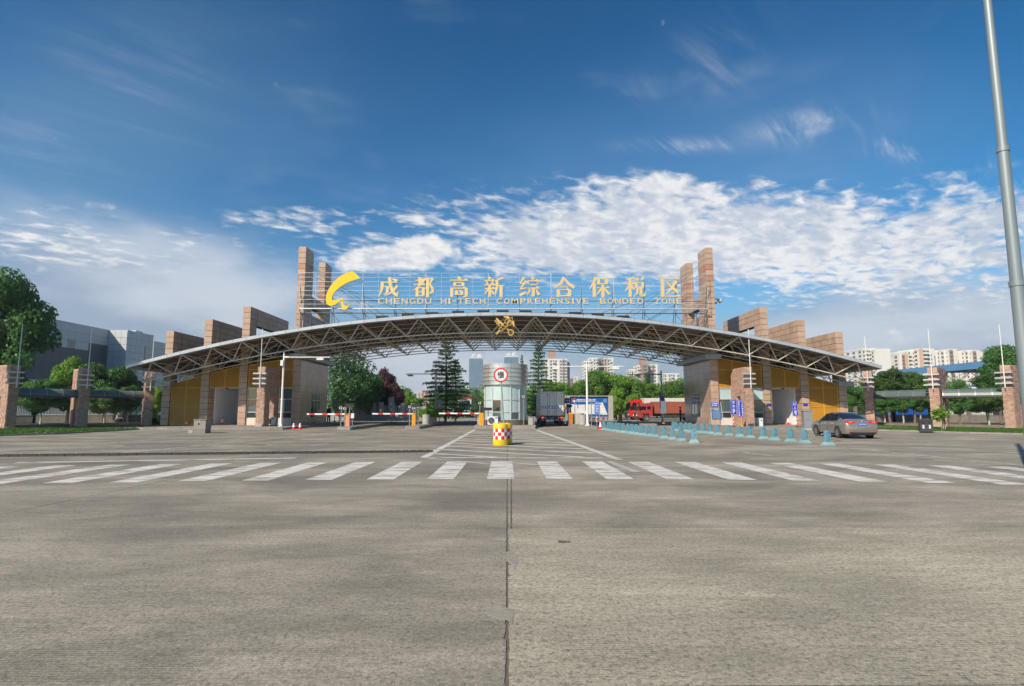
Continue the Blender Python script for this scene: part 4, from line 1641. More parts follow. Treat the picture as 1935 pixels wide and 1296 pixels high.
# ------------------------------------------------------------------ air conditioners
def aircon(loc, rz, label):
    t = thing('air_conditioner', label, 'air conditioner', loc, rz, 'outdoor air conditioner units')
    MB().box(-.42, .42, 0, .34, .06, .72).build('casing', m_white_p, t)
    MB().box(-.36, -.26, .02, .32, 0, .06).box(.26, .36, .02, .32, 0, .06).build('foot', m_dark, t)
    MB().lathe([(.26, 0), (.24, .02), (.001, .02)], 20).build('fan_opening', m_dark, t)
    o = t
    f = KIDS(t)[-1]
    f.location = (-.12, -.012, .39)
    f.rotation_euler = (rad(90), 0, 0)
    b = MB()
    for r_ in (.08, .14, .20, .25):
        p_ = [(-.12 + r_ * math.cos(rad(q)), -.03, .39 + r_ * math.sin(rad(q))) for q in range(0, 361, 20)]
        for u, v in zip(p_[:-1], p_[1:]):
            b.tube(u, v, .006, n=4, caps=False)
    for q in range(0, 360, 30):
        b.tube((-.12, -.03, .39), (-.12 + .25 * math.cos(rad(q)), -.03, .39 + .25 * math.sin(rad(q))), .005, n=4, caps=False)
    b.build('fan_grille', m_grey, t)
    MB().box(.2, .38, -.008, .0, .56, .66).build('label', m_bluel, t)
aircon((at(931, 800, 46.6).x, 46.6, .24), .0, 'white air conditioner unit standing before the round booth')
aircon((at(509, 800, 48.0).x, 48.0, PZ), .0, 'cream air conditioner unit beside the brick pier at the left office')

# ------------------------------------------------------------------ barrels and the slow sign
def barrel(loc, rz, label):
    t = thing('crash_barrel', label, 'barrel', loc, rz, 'yellow crash barrels with red and white checks')
    R, H = .325, .93
    MB().lathe([(.001, 0), (R - .01, 0), (R, .02), (R, .24), (R - .014, .245), (R - .014, .72), (R, .725), (R, .88), (R - .02, .91), (R - .06, .92), (.26, .90), (.22, .905), (.001, .905)], 32).build('drum', m_yelp, t, smooth=True)
    for k in range(6):
        a = math.tau * k / 6
        MB().box(-.05, .05, -.02, .03, -.012, .022).build('rim_lug', m_yelp, t)
        f = KIDS(t)[-1]
        f.location = (.27 * math.cos(a), .27 * math.sin(a), .915)
        f.rotation_euler = (0, 0, a + math.pi / 2)
    n = 14
    for row in range(3):
        z0, z1 = .247 + row * .157, .247 + (row + 1) * .157
        for k in range(n):
            a0, a1 = math.tau * k / n, math.tau * (k + 1) / n
            MB().lathe([(R - .007, z0 + .001), (R - .007, z1 - .001)], 3, a0=a0 + .002, a1=a1 - .002).build('reflective_square', m_red if (k + row) % 2 else m_whiter, t, smooth=True)
barrel((Xat(946, 24.95), 24.95, 0), rad(-6), 'nearer yellow crash barrel with red and white checks on the hatching')
barrel((Xat(954.5, 25.75), 25.75, 0), rad(9), 'yellow crash barrel half hidden behind another barrel')
ss = thing('slow_sign', 'leaning round road sign with red ring and black character above the yellow barrels', 'road sign', (Xat(954.5, 25.3), 25.34, 0))
zt = at(948, 708.5, 25.3).z
lean = Vector((-.19, 0, zt))
MB().tube((0, 0, .0), lean, .032, n=10).build('post', m_grey, ss, smooth=True)
sgn = MB().lathe([(.001, 0), (.325, 0), (.325, .02), (.001, .02)], 40).build('sign_plate', m_grey, ss)
nrm = Euler((rad(90), rad(-4), 0))
sgn.location = lean + Vector((0, -.035, 0))
sgn.rotation_euler = nrm
def disc(r0, r1, m, nm, z):
    o = MB().lathe([(r0, z), (r1, z)], 48).build(nm, m, sgn)
    return o
disc(.255, .318, m_red, 'red_ring', .024)
disc(.001, .257, mat('sign_white', (.68, .68, .66), r=.35, var=.04), 'white_disc', .0225)
me = fit(text_mesh('慢', m_black, 1, .002, .010), h=.30)
o = link('character', me, sgn, (0, 0, .027), (rad(-90), 0, 0))
for z in (-.12, .12):
    MB().box(-.05, .05, -.03, .03, 0, .03).build('clamp', m_dark, ss)
    f = KIDS(ss)[-1]
    f.location = lean + Vector((0, -.03, z))
# ------------------------------------------------------------------ barriers
def arm_part(parent, L, z, sgnx):
    n = round(L / .5)
    a = MB().box(0, L, -.02, .02, -.055, .055)
    arm = link('boom', a.mesh('boom', m_whiter), parent, (0, -.12, z), (0, 0, math.pi if sgnx < 0 else 0))
    k = .55
    while k < L - .2:
        MB().box(k, k + .42, -.023, .023, -.057, .057).build('red_band', m_red, arm)
        k += 1.0
    return arm
def barrier(loc, label, colr, L, sgnx, arm_z=.95, tilt=0.0):
    t = thing('barrier_gate', label, 'barrier', loc, 0, 'orange barrier machines on the islands')
    MB().box(-.17, .17, -.14, .14, 0, .86).build('cabinet', colr, t)
    MB().box(-.19, .19, -.16, .16, .86, 1.02).build('head', m_orange, t)
    if L:
        a = arm_part(t, L, arm_z, sgnx)
        a.rotation_euler[1] = tilt
    return t
def campost(loc, h, label, kind=0, rz=0):
    t = thing('camera_post', label, 'camera post', loc, rz, 'slim camera posts on the islands')
    MB().tube((0, 0, 0), (0, 0, h), .035, n=8).tube((0, 0, 0), (0, 0, .03), .09, n=10).build('post', m_grey, t, smooth=True)
    MB().box(-.09, .09, -.22, .14, h, h + .15).box(-.10, .10, -.26, .16, h + .15, h + .17).build('camera_housing', m_white_p, t)
    MB().lathe([(.001, 0), (.055, 0), (.06, .03)], 12).build('lens', m_black, t)
    f = KIDS(t)[-1]
    f.location = (0, -.222, h + .075)
    f.rotation_euler = (rad(-90), 0, 0)
    return t
def display(loc, w, label, two=False):
    t = thing('display_post', label, 'display board', loc, 0, 'display boards beside the barriers')
    for x in ((-.16, .16) if two else (0,)):
        MB().tube((x, 0, 0), (x, 0, 1.55 if not two else 1.2), .035, n=8).build('post', m_dark if two else m_grey, t, smooth=True)
    z = 1.5 if not two else 1.2
    MB().box(-w / 2, w / 2, -.06, .06, z, z + .24).build('display_box', m_dark, t)
    MB().box(-w / 2 + .03, w / 2 - .03, -.063, -.06, z + .03, z + .21).build('screen', m_black, t)
    return t
iz = .22
def on(px, Y, z=iz):
    return (Xat(px, Y), Y, z)
barrier(on(661, 44.6), 'salmon faced barrier machine with its white boom lowered on the left island', m_salmon, 3.15, -1)
campost(on(648, 44.2), 1.35, 'camera post left of the salmon barrier machine')
campost(on(655, 45.6), 1.3, 'camera post touching the back of the salmon barrier machine')
display(on(663.5, 43.9), .62, 'dark display board on a post before the salmon barrier machine')
bx = thing('meter_box', 'small white meter box on a post right of the salmon barrier machine', 'meter box', on(669.5, 46.6))
MB().tube((0, 0, 0), (0, 0, .6), .03, n=8).build('post', m_grey, bx)
MB().box(-.12, .12, -.1, .1, .6, 1.0).build('box', m_white_p, bx)
barrier(on(784.5, 47.6), 'bright orange barrier machine with its boom across the second lane', m_orange, 3.45, -1)
campost(on(776, 47.0), 1.45, 'camera post left of the bright orange barrier machine')
campost(on(783.5, 48.6), 1.35, 'middle camera post behind the bright orange barrier machine')
campost(on(792, 47.2), 1.45, 'camera post right of the bright orange barrier machine')
display(on(787, 46.6), .62, 'grey display board between two camera posts by the orange barrier machine')
barrier(on(910, 47.6, .23), 'orange barrier machine by the booth with its boom across the third lane', m_orange, 3.5, -1, .97)
display(on(919, 46.8, .24), .95, 'low black display on two legs before the round booth', True)
campost(on(907, 48.6, .24), 1.75, 'camera post behind the orange barrier machine beside the booth')
campost(on(989, 47.0, .24), 2.25, 'tall thin camera post at the right front of the booth')
barrier(on(1078, 51.5), 'brown orange barrier machine right of the box truck', mat('brown_paint', (.50, .17, .03), r=.5), 0, 1)
barrier(on(1171, 60.5, .2), 'brown orange barrier machine between the billboard and the red trucks', MATS['brown_paint'], 0, 1)
campost(on(1085.5, 50.5), 1.95, 'camera post with a grey hood right of the brown barrier machine', rz=.3)
campost(on(1116.5, 46.5), 1.6, 'camera post right of the white twin arm lamp')
campost(on(1132, 46.8), 1.62, 'camera post behind the light blue lane sign')
campost(on(1067.5, 52.5), 1.35, 'camera post just right of the box truck')
campost(on(1183, 58, .2), 1.0, 'camera post left of the parked red trucks', rz=.4)
display(on(1075, 53.5), .55, 'dark red display board beside the box truck')
# concrete end blocks of the middle and fourth island
for x0, x1, y, lab in ((-2.6, -1.85, 50, 'low concrete block left of the booth on the middle island'), (1.75, 2.25, 48.5, 'low concrete block right of the booth beside the truck')):
    t = thing('concrete_block', lab, 'concrete block', ((x0 + x1) / 2, y, .24), group='concrete blocks on the middle island')
    MB().box(-(x1 - x0) / 2, (x1 - x0) / 2, -.5, 2.2, 0, .62).build('block_body', m_planter, t)
    MB().box(-(x1 - x0) / 2 - .03, (x1 - x0) / 2 + .03, -.53, 2.23, .62, .68).build('block_cap', m_kerb, t)
# ------------------------------------------------------------------ lamp posts
def lamp(loc, h, arms, label, mt=None, rail=False, cam_=True):
    t = thing('lamp_post', label, 'lamp post', loc, 0, 'T shaped lamp posts at the gate')
    mt = mt or m_white_p
    MB().tube((0, 0, 0), (0, 0, h), .095, .075, 12).tube((0, 0, 0), (0, 0, .05), .2, n=12).tube((0, 0, .05), (0, 0, .3), .12, .10, 12).build('post', mt, t, smooth=True)
    for k in range(4):
        a = math.tau * k / 4 + .78
        MB().poly([(.09 * math.cos(a), .09 * math.sin(a), .05), (.18 * math.cos(a), .18 * math.sin(a), .05), (.09 * math.cos(a), .09 * math.sin(a), .25)], (.01, .01, 0)).build('gusset', mt, t)
    for L, hp in arms:
        z = h - .25
        MB().tube((0, 0, z), (L, 0, z), .045, n=8).build('arm', mt, t, smooth=True)
        MB().tube((0, 0, z), (L * .12, 0, z), .075, n=10).build('arm_socket', mt, t, smooth=True)
        MB().box(hp - .28, hp + .28, -.14, .14, z - .22, z - .08).box(hp - .24, hp + .24, -.11, .11, z - .24, z - .22).box(hp - .03, hp + .03, -.03, .03, z - .08, z).build('lamp_head', mt, t)
    MB().lathe([(.001, 0), (.07, 0), (.075, .06), (.05, .13), (.001, .15)], 10, (0, 0, h)).build('cap_ball', m_grey, t, smooth=True)
    if cam_:
        MB().box(-.17, .05, -.28, -.08, h - .95, h - .52).build('control_box', m_white_p, t)
    return t
lamp((Xat(536.5, 46.2), 46.2, PZ), 5.82, ((3.75, 2.95),), 'white lamp post with one long arm at the left pavement corner')
lamp((Xat(1109, 46.4), 46.4, iz), 5.05, ((-3.35, -2.5), (3.0, 2.35)), 'white lamp post with two arms right of the box truck', cam_=False)
lamp((Xat(1250, 57.5), 57.5, .2), 5.1, ((-3.45, -2.4),), 'grey white lamp post with one arm before the red trucks', m_pole)
lamp((Xat(824, 59), 59, iz), 5.2, ((-3.1, -2.65),), 'grey lamp post with one arm before the left cedar tree', m_pole)
pl = thing('mast', 'tall tapered grey steel pole at the right edge of the road', 'pole', (Xat(1947, 13.4), 13.4, 0))
pts = [(0, .155), (4.6, .142), (4.601, .132), (8.0, .115), (8.001, .105), (12.6, .085)]
for (za, ra), (zb, rb) in zip(pts[::2], pts[1::2]):
    MB().tube((0, 0, za), (0, 0, zb), ra, rb, 20).build('pole_section', m_pole, pl, smooth=True)
for z, r in ((4.6, .16), (8.0, .135)):
    MB().tube((0, 0, z - .10), (0, 0, z + .03), r, n=20).build('collar', m_pole, pl, smooth=True)
MB().box(-.25, .25, -.25, .25, 0, .03).build('base_plate', m_pole, pl)
# floodlight mast behind
fm = thing('floodlight_mast', 'distant floodlight mast with a ring of lamps right of the right tower', 'mast', (Xat(1355, 78), 78, 0))
zm = at(1355, 566, 78).z
MB().tube((0, 0, 0), (0, 0, zm), .16, .09, 10).build('post', m_pole, fm, smooth=True)
MB().lathe([(.25, -.05), (.5, 0), (.25, .3), (.001, .4)], 14, (0, 0, zm)).build('head', m_grey, fm, smooth=True)
for k in range(8):
    a = math.tau * k / 8 + .2
    MB().tube((.4 * math.cos(a), .4 * math.sin(a), zm + .02), (1.0 * math.cos(a), 1.0 * math.sin(a), zm - .1), .03).build('bracket', m_grey, fm)
    MB().box(-.18, .18, -.2, .2, -.24, .1).build('lamp', m_grey, fm)
    f = KIDS(fm)[-1]
    f.location = (1.05 * math.cos(a), 1.05 * math.sin(a), zm - .15)
    f.rotation_euler = (0, rad(25), a)
# ------------------------------------------------------------------ lane signs on striped posts
def lane_sign(loc, w, h, zb, label, cols, mt, foot=m_dark, back=False, tilt=0.0, post=None):
    t = thing('lane_sign', label, 'sign', loc, 0, 'upright signs on striped posts')
    n = 6
    for k in range(n):
        MB().tube((0, 0, zb * k / n), (0, 0, zb * (k + 1) / n), .03, n=8).build('post_band', (m_red if k % 2 else m_whiter) if post is None else post, t, smooth=True)
    MB().tube((0, .0, zb), (0, .0, zb + h * .9), .03, n=8).build('post_top', m_grey, t)
    MB().lathe([(.16, 0), (.14, .03), (.045, .10), (.033, .13)], 12).build('foot', foot, t, smooth=True)
    board = MB().box(-w / 2, w / 2, -.07, -.04, zb, zb + h).build('board', mt, t)
    board.rotation_euler = (0, tilt, 0)
    if not back:
        e = .025
        b = MB()
        for x0, x1, z0, z1 in ((-w / 2 + e, w / 2 - e, zb + e, zb + e + .012), (-w / 2 + e, w / 2 - e, zb + h - e - .012, zb + h - e), (-w / 2 + e, -w / 2 + e + .012, zb + e, zb + h - e), (w / 2 - e - .012, w / 2 - e, zb + e, zb + h - e)):
            b.box(x0, x1, -.073, -.07, z0, z1)
        b.build('border', m_whiter, board)
    for x, s_, cell in cols:
        ztop_ = zb + h - cell * .75
        vtext(s_, m_whiter, cell, board, x, -.075, ztop_)
    return board
def arrow(parent, x, z, s, rot, y=-.075):
    p = [(-.5, -.09), (.1, -.09), (.1, -.32), (.5, 0), (.1, .32), (.1, .09), (-.5, .09)]
    c, q = math.cos(rot), math.sin(rot)
    MB().poly([(x + (a * c - b_ * q) * s, y, z + (a * q + b_ * c) * s) for a, b_ in p], (0, -.003, 0)).build('arrow', m_whiter, parent)
b_ = lane_sign((Xat(1383.5, 45.0), 45.0, PZ), .46, 1.16, .95, 'dark blue sign with three characters and an arrow before the right office', ((0, '客车道', .29),), m_bluep, tilt=rad(1.5))
arrow(b_, 0, 1.14, .22, rad(215))
lane_sign((Xat(1398.5, 44.6), 44.6, PZ), .56, 1.24, .80, 'two column blue sign on an orange post beside the right brick pier', ((.13, '海关特殊监管区', .165), (-.13, '请配合海关检查', .165)), m_bluep, foot=m_orange, tilt=rad(-1.5), post=m_orange)
b_ = lane_sign((Xat(1502.5, 44.4), 44.4, PZ), .44, 1.12, .85, 'blue footpath sign with an arrow before the right passage', ((0, '行人道', .28),), m_bluep, tilt=rad(-4))
arrow(b_, 0, 1.03, .22, rad(-45))
lane_sign((Xat(1126.5, 45.5), 45.5, iz), .36, 1.0, .92, 'light blue sign with white wording on a striped post by the billboard', ((0, '行政通道', .2),), m_bluel)
lane_sign((Xat(1252, 54.6), 54.6, .2), .52, 1.2, .92, 'blank white sign board on a striped post before the red trucks', (), m_whiter, foot=m_orange, back=True)
bs = thing('blue_sign', 'small dark blue sign hanging on the lamp post before the red trucks', 'sign', (Xat(1250, 57.35), 57.35, .2))
MB().box(-.25, .25, -.11, -.07, 1.45, 2.7).build('board', m_bluep, bs)
bs = thing('arrow_sign', 'square blue sign with a white right arrow behind the box truck', 'road sign', (Xat(1071, 60), 60, .1))
MB().tube((0, .06, 0), (0, .06, 2.8), .035, n=8).build('post', m_grey, bs)
bd = MB().box(-.26, .26, -.02, .02, 2.05, 2.62).build('board', m_bluep, bs)
arrow(bd, 0, 2.34, .34, 0, -.022)
bs = thing('lane_notice', 'tall dark blue notice below the square arrow sign beside the truck', 'sign', (Xat(1073.5, 58.5), 58.5, .1))
MB().tube((0, .06, 0), (0, .06, 1.9), .035, n=8).build('post', m_grey, bs)
bd = MB().box(-.21, .21, -.02, .02, 1.0, 1.95).build('board', m_bluep, bs)
vtext('货车道', m_whiter, .2, bd, -.09, -.025, 1.68)
vtext('入口', m_whiter, .2, bd, .1, -.025, 1.55)
bs = thing('wall_sign', 'blue wall sign with white characters on the right corner pier', 'sign', (Xat(1349, 49.93), 49.93, 0))
bd = MB().box(-.29, .29, -.02, .02, 1.77, 2.14).build('board', m_bluel, bs)
for k, s_ in enumerate(('人员通道', '刷卡进出')):
    link('lettering', fit(text_mesh(s_, m_whiter, 1, .003, .01), w=.48, h=.12), bd, (0, -.024, 2.04 - k * .165))
for px, nm in ((1452, 'third'), (1521, 'fourth')):
    bs = thing('plate_sign', 'small blue plate on the pier %s of the right passage' % ('left' if px < 1500 else 'right'), 'sign', (Xat(px, 49.94), 49.94, 0), group='small blue plates on the piers')
    MB().box(-.2, .2, -.015, .015, 1.86, 2.03).build('board', m_bluep, bs)
nb = thing('notice_stand', 'leaning notice board with pale frame before the right corner pier', 'notice board', (Xat(1352.5, 47.2), 47.2, PZ), rad(4))
for x in (-.47, .47):
    MB().tube((x * 1.08, -.15, 0), (x * .9, .12, 1.5 if x < 0 else 1.95), .025, n=6).tube((x * 1.0, .45, 0), (x * .92, .08, 1.2), .02, n=6).build('leg', m_silver, nb)
bd = MB().box(-.42, .42, -.02, .02, 0, .92).build('board', mat('notice_blue', (.07, .14, .27), r=.3, var=.15), nb)
bd.location = (0, -.05, .52)
bd.rotation_euler = (rad(-11), 0, 0)
b = MB()
for k in range(9):
    b.box(-.34, .34 - (k % 3) * .06, -.024, -.021, .12 + k * .075, .135 + k * .075)
b.box(-.2, .22, -.024, -.021, .82, .88)
b.build('print', mat('print_pale', (.42, .50, .58), r=.5), bd)
st = thing('water_dispenser', 'narrow white cabinet with blue mark beside the right brick pier', 'cabinet', (Xat(1435, 46.6), 46.6, PZ))
MB().box(-.12, .12, -.1, .1, 0, .62).box(-.13, .13, -.11, .11, .62, .66).build('casing', m_white_p, st)
MB().box(-.06, .06, -.104, -.1, .42, .52).build('label', m_bluel, st)
cb = thing('electric_cabinet', 'grey steel switch cabinet standing at the right passage pavement', 'cabinet', (Xat(1523, 42.9), 42.9, 0), rad(-8))
MB().box(-.34, .34, -.25, .25, .0, .14).build('plinth', m_planter, cb)
MB().box(-.32, .32, -.23, .23, .14, 1.40).build('casing', m_grey, cb)
MB().box(-.37, .37, -.28, .28, 1.40, 1.46).build('hood', m_grey, cb)
MB().box(-.29, .29, -.245, -.23, .18, 1.36).build('door', m_grey, cb)
MB().box(-.05, -.03, -.265, -.245, .7, .86).build('handle', m_dark, cb)
# ------------------------------------------------------------------ cones, stone block, bin, planters
def cone(loc, label, h=.62, blk=False):
    t = thing('traffic_cone', label, 'traffic cone', loc, rnd.random(), 'traffic cones')
    MB().box(-.19, .19, -.19, .19, 0, .035).build('base', m_red, t)
    r = lambda z: .135 - (.135 - .03) * z / h
    seg = ((.035, h * .28, m_red), (h * .28, h * .72, m_whiter), (h * .72, h, m_black if blk else m_red))
    for a, b_, m in seg:
        MB().lathe([(r(a), a), (r(b_), b_)] + ([(.001, b_)] if b_ == h else []), 14).build('band', m, t, smooth=True)
    if blk:
        MB().box(-.02, .02, -.115, -.08, h * .34, h * .64).build('lettering', m_red, t)
        KIDS(t)[-1].rotation_euler = (rad(-6), 0, 0)
cone(gp(555, 811), 'left cone of the pair before the left corner block', .64, True)
cone(gp(567, 811), 'right cone of the pair before the left corner block', .64, True)
cone((Xat(427, 51.5), 51.5, PZ), 'cone standing inside the left passage', .72)
cone((Xat(1486, 51.5), 51.5, PZ), 'cone standing inside the right passage', .72)
cone(gp(1135, 811.5), 'cone at the far end of the blue bollard row', .75)
sbk = thing('stone_block', 'big grey granite block with a round hole at the left pavement end', 'stone block', (Xat(389, 37.6), 37.7, 0), rad(4))
MB().box(-.36, .36, -.38, .45, 0, .24).build('lower_course', m_kerb, sbk)
MB().box(-.37, .37, -.39, .46, .245, .86).build('upper_course', m_kerb, sbk)
MB().box(-.41, .41, -.43, .5, .86, .90).build('top_slab', m_kerb, sbk)
MB().lathe([(.001, 0), (.06, 0), (.06, .01)], 12).build('socket_hole', m_black, sbk)
f = KIDS(sbk)[-1]
f.location = (-.05, -.395, .60)
f.rotation_euler = (rad(90), 0, 0)
for k in range(2):
    t = thing('kerb_offcut', 'pale loose kerb piece against the big granite block' if k else 'outer pale loose kerb piece left of the granite block', 'stone', (Xat(370 - k * 3 + 2, 38.0), 38.0, 0), rad(8 + k * 10))
    MB().box(-.11, .11, -.15, .15, 0, .19).build('stone', m_planter, t)
bn = thing('litter_bin', 'dark two part litter bin with picture stickers on the right grass', 'litter bin', (gp(1750, 818).x, gp(1750, 818).y, .02), rad(-18))
MB().box(-.36, .36, -.18, .18, .06, .80).build('body', m_dark, bn)
MB().box(-.39, .39, -.21, .21, .80, .90).build('lid', m_dark, bn)
for x in (-.18, .18):
    MB().box(x - .13, x + .13, -.184, -.18, .58, .72).build('mouth', m_black, bn)
    MB().box(x - .05, x + .05, -.184, -.18, .28, .5).build('sticker', m_whiter, bn)
    MB().box(x - .035, x + .035, -.187, -.184, .36, .42).build('mark', m_red if x > 0 else m_grey, bn)
MB().box(-.3, .3, -.14, .14, 0, .06).build('foot', m_black, bn)

# ------------------------------------------------------------------ chained bollards
bb = MB()
prof = [(.0, .215, .18), (.045, .215, .18), (.165, .125, .095)]
rings = []
for z, a, d in prof:
    rings.append([(-a, -d, z), (a, -d, z), (a, d, z), (-a, d, z)])
for r_ in rings:
    bb.v += r_
for k in range(2):
    for i in range(4):
        bb.f.append((k * 4 + i, k * 4 + (i + 1) % 4, k * 4 + 4 + (i + 1) % 4, k * 4 + 4 + i))
        bb.mi.append(0)
base_me = bb.mesh('base', m_boll2)
pb = [(-.115, .17), (.115, .17), (.112, .53)] + [(.112 * math.cos(rad(a)), .53 + .112 * math.sin(rad(a))) for a in range(15, 180, 15)] + [(-.112, .53)]
bb = MB().poly([(x, -.075, z) for x, z in pb], (0, .15, 0))
body_me = bb.mesh('body', m_boll)
rib_me = MB().box(-.028, .028, -.088, -.074, .24, .50).box(-.09, -.075, -.085, -.074, .2, .5).mesh('rib', m_boll)
hole_me = MB().lathe([(.001, 0), (.032, 0), (.036, -.012), (.04, -.012), (.04, .0)], 12).mesh('hole', m_black)
def make_bollard():
    t = thing('bollard', 'x', 'bollard', (0, 0, 0), 0, 'light blue chained bollards')
    link('base', base_me, t)
    bd_ = link('body', body_me, t)
    link('rib', rib_me, t)
    for z in (.56, .36):
        link('hole', hole_me, t, (.035, -.076, z), (rad(90), 0, 0))
    return t
proto = make_bollard()
used = False
ORD = ['first', 'second', 'third', 'fourth', 'fifth', 'sixth', 'seventh', 'eighth', 'ninth', 'tenth', 'eleventh', 'twelfth', 'thirteenth', 'fourteenth', 'fifteenth', 'sixteenth', 'seventeenth', 'eighteenth']
ROWS = [([1307.5, 1285, 1268, 1252, 1234.4, 1223, 1211.6, 1200, 1192.2, 1185.3, 1176.2, 1169.8, 1162.8, 1156.3, 1151.7, 1148.3, 1140], (8.62, 26.8), (7.18, 42.6), 'inner'),
        ([1559, 1515.5, 1489.4, 1459, 1439, 1413.4, 1394, 1373.7, 1353.7, 1339, 1326.8, 1315, 1302, 1293.3, 1283.5, 1275.7, 1269.8], (13.72, 24.7), (12.0, 41.6), 'outer')]
for xs, A1, A2, nm in ROWS:
    ptsb = []
    for k, px in enumerate(xs):
        # meet the sight line with the straight row
        t = (px - 959) / FPX
        dx, dy = A2[0] - A1[0], A2[1] - A1[1]
        s_ = (t * A1[1] - A1[0]) / (dx - t * dy)
        p = Vector((A1[0] + dx * s_, A1[1] + dy * s_, 0))
        rz = rad(4) + rnd.uniform(-.12, .12) + (-.35 if (nm == 'inner' and k == 0) else 0)
        lab = '%s light blue bollard from the near end of the %s chained row' % (ORD[k], nm)
        if not used:
            proto.location = p
            proto.rotation_euler = (0, 0, rz)
            proto['label'] = lab
            used = True
        else:
            o_ = dup(proto, p, rz, lab)
            o_.rotation_euler = (rnd.uniform(-.03, .03), rnd.uniform(-.04, .04), rz)
        ptsb.append((p, rz))
    ch = MB()
    for k in range(len(ptsb) - 1):
        p, q = ptsb[k][0], ptsb[k + 1][0]
        if (nm == 'inner' and k == 6):
            continue
        for zz in (.56, .36):
            n = max(6, int((q - p).length / .10))
            pr = None
            sag = .10 + .05 * rnd.random()
            if nm == 'inner' and k < 2:
                sag = .28
            for i in range(n + 1):
                f = i / n
                c = p.lerp(q, f) + Vector((.035, -.08, zz - sag * 4 * f * (1 - f)))
                if pr is not None:
                    if i % 2:
                        ch.bar(pr, c, .030, .010)
                    else:
                        ch.bar(pr, c, .010, .030)
                pr = c
    o = ch.build('chain', m_pole)
    tag(o, 'sagging steel chain strung along the %s row of blue bollards' % nm, 'chain', 'chains of the bollard rows')

# ------------------------------------------------------------------ vehicles
m_car = mat('car_champagne', (.30, .278, .24), r=.26, m=.5, var=.04, sc=2, coat=.8)
m_carg = mat('car_glass', (.012, .014, .022), r=.05, var=.0, spec=.9)
m_tail = mat('tail_red', (.55, .015, .012), r=.15, var=.1, coat=.6)
m_lit = mat('tail_lit', (1.0, .06, .02), r=.2, emit=1.6)
m_plate = mat('plate_blue', (.02, .06, .50), r=.35)
def wheel(parent, x, y, r, w, spokes=5, side=1, rimc=None):
    t = MB().lathe([(r * .62, -w / 2), (r * .93, -w / 2), (r, -w * .36), (r, w * .36), (r * .93, w / 2), (r * .62, w / 2)], 28).build('wheel', m_rubber, parent, smooth=True)
    t.location = (x, y, r)
    t.rotation_euler = (0, rad(90) * side, 0)
    rm = rimc or m_grey
    b = MB().lathe([(r * .63, -w * .4), (r * .63, w * .46), (r * .55, w * .40), (r * .52, w * .30)], 24)
    b.lathe([(.001, w * .42), (r * .14, w * .42), (r * .16, w * .34)], 12)
    for k in range(spokes):
        for da in (-.13, .13):
            a = math.tau * k / spokes + da
            a2 = math.tau * k / spokes + da * 1.5
            b.bar((r * .12 * math.cos(a), r * .12 * math.sin(a), w * .38), (r * .58 * math.cos(a2), r * .58 * math.sin(a2), w * .42), .028, .03)
    b.build('rim', rm, t, smooth=False)
    MB().lathe([(.001, w * .2), (r * .60, w * .2)], 20).build('disc', m_black, t)
    return t
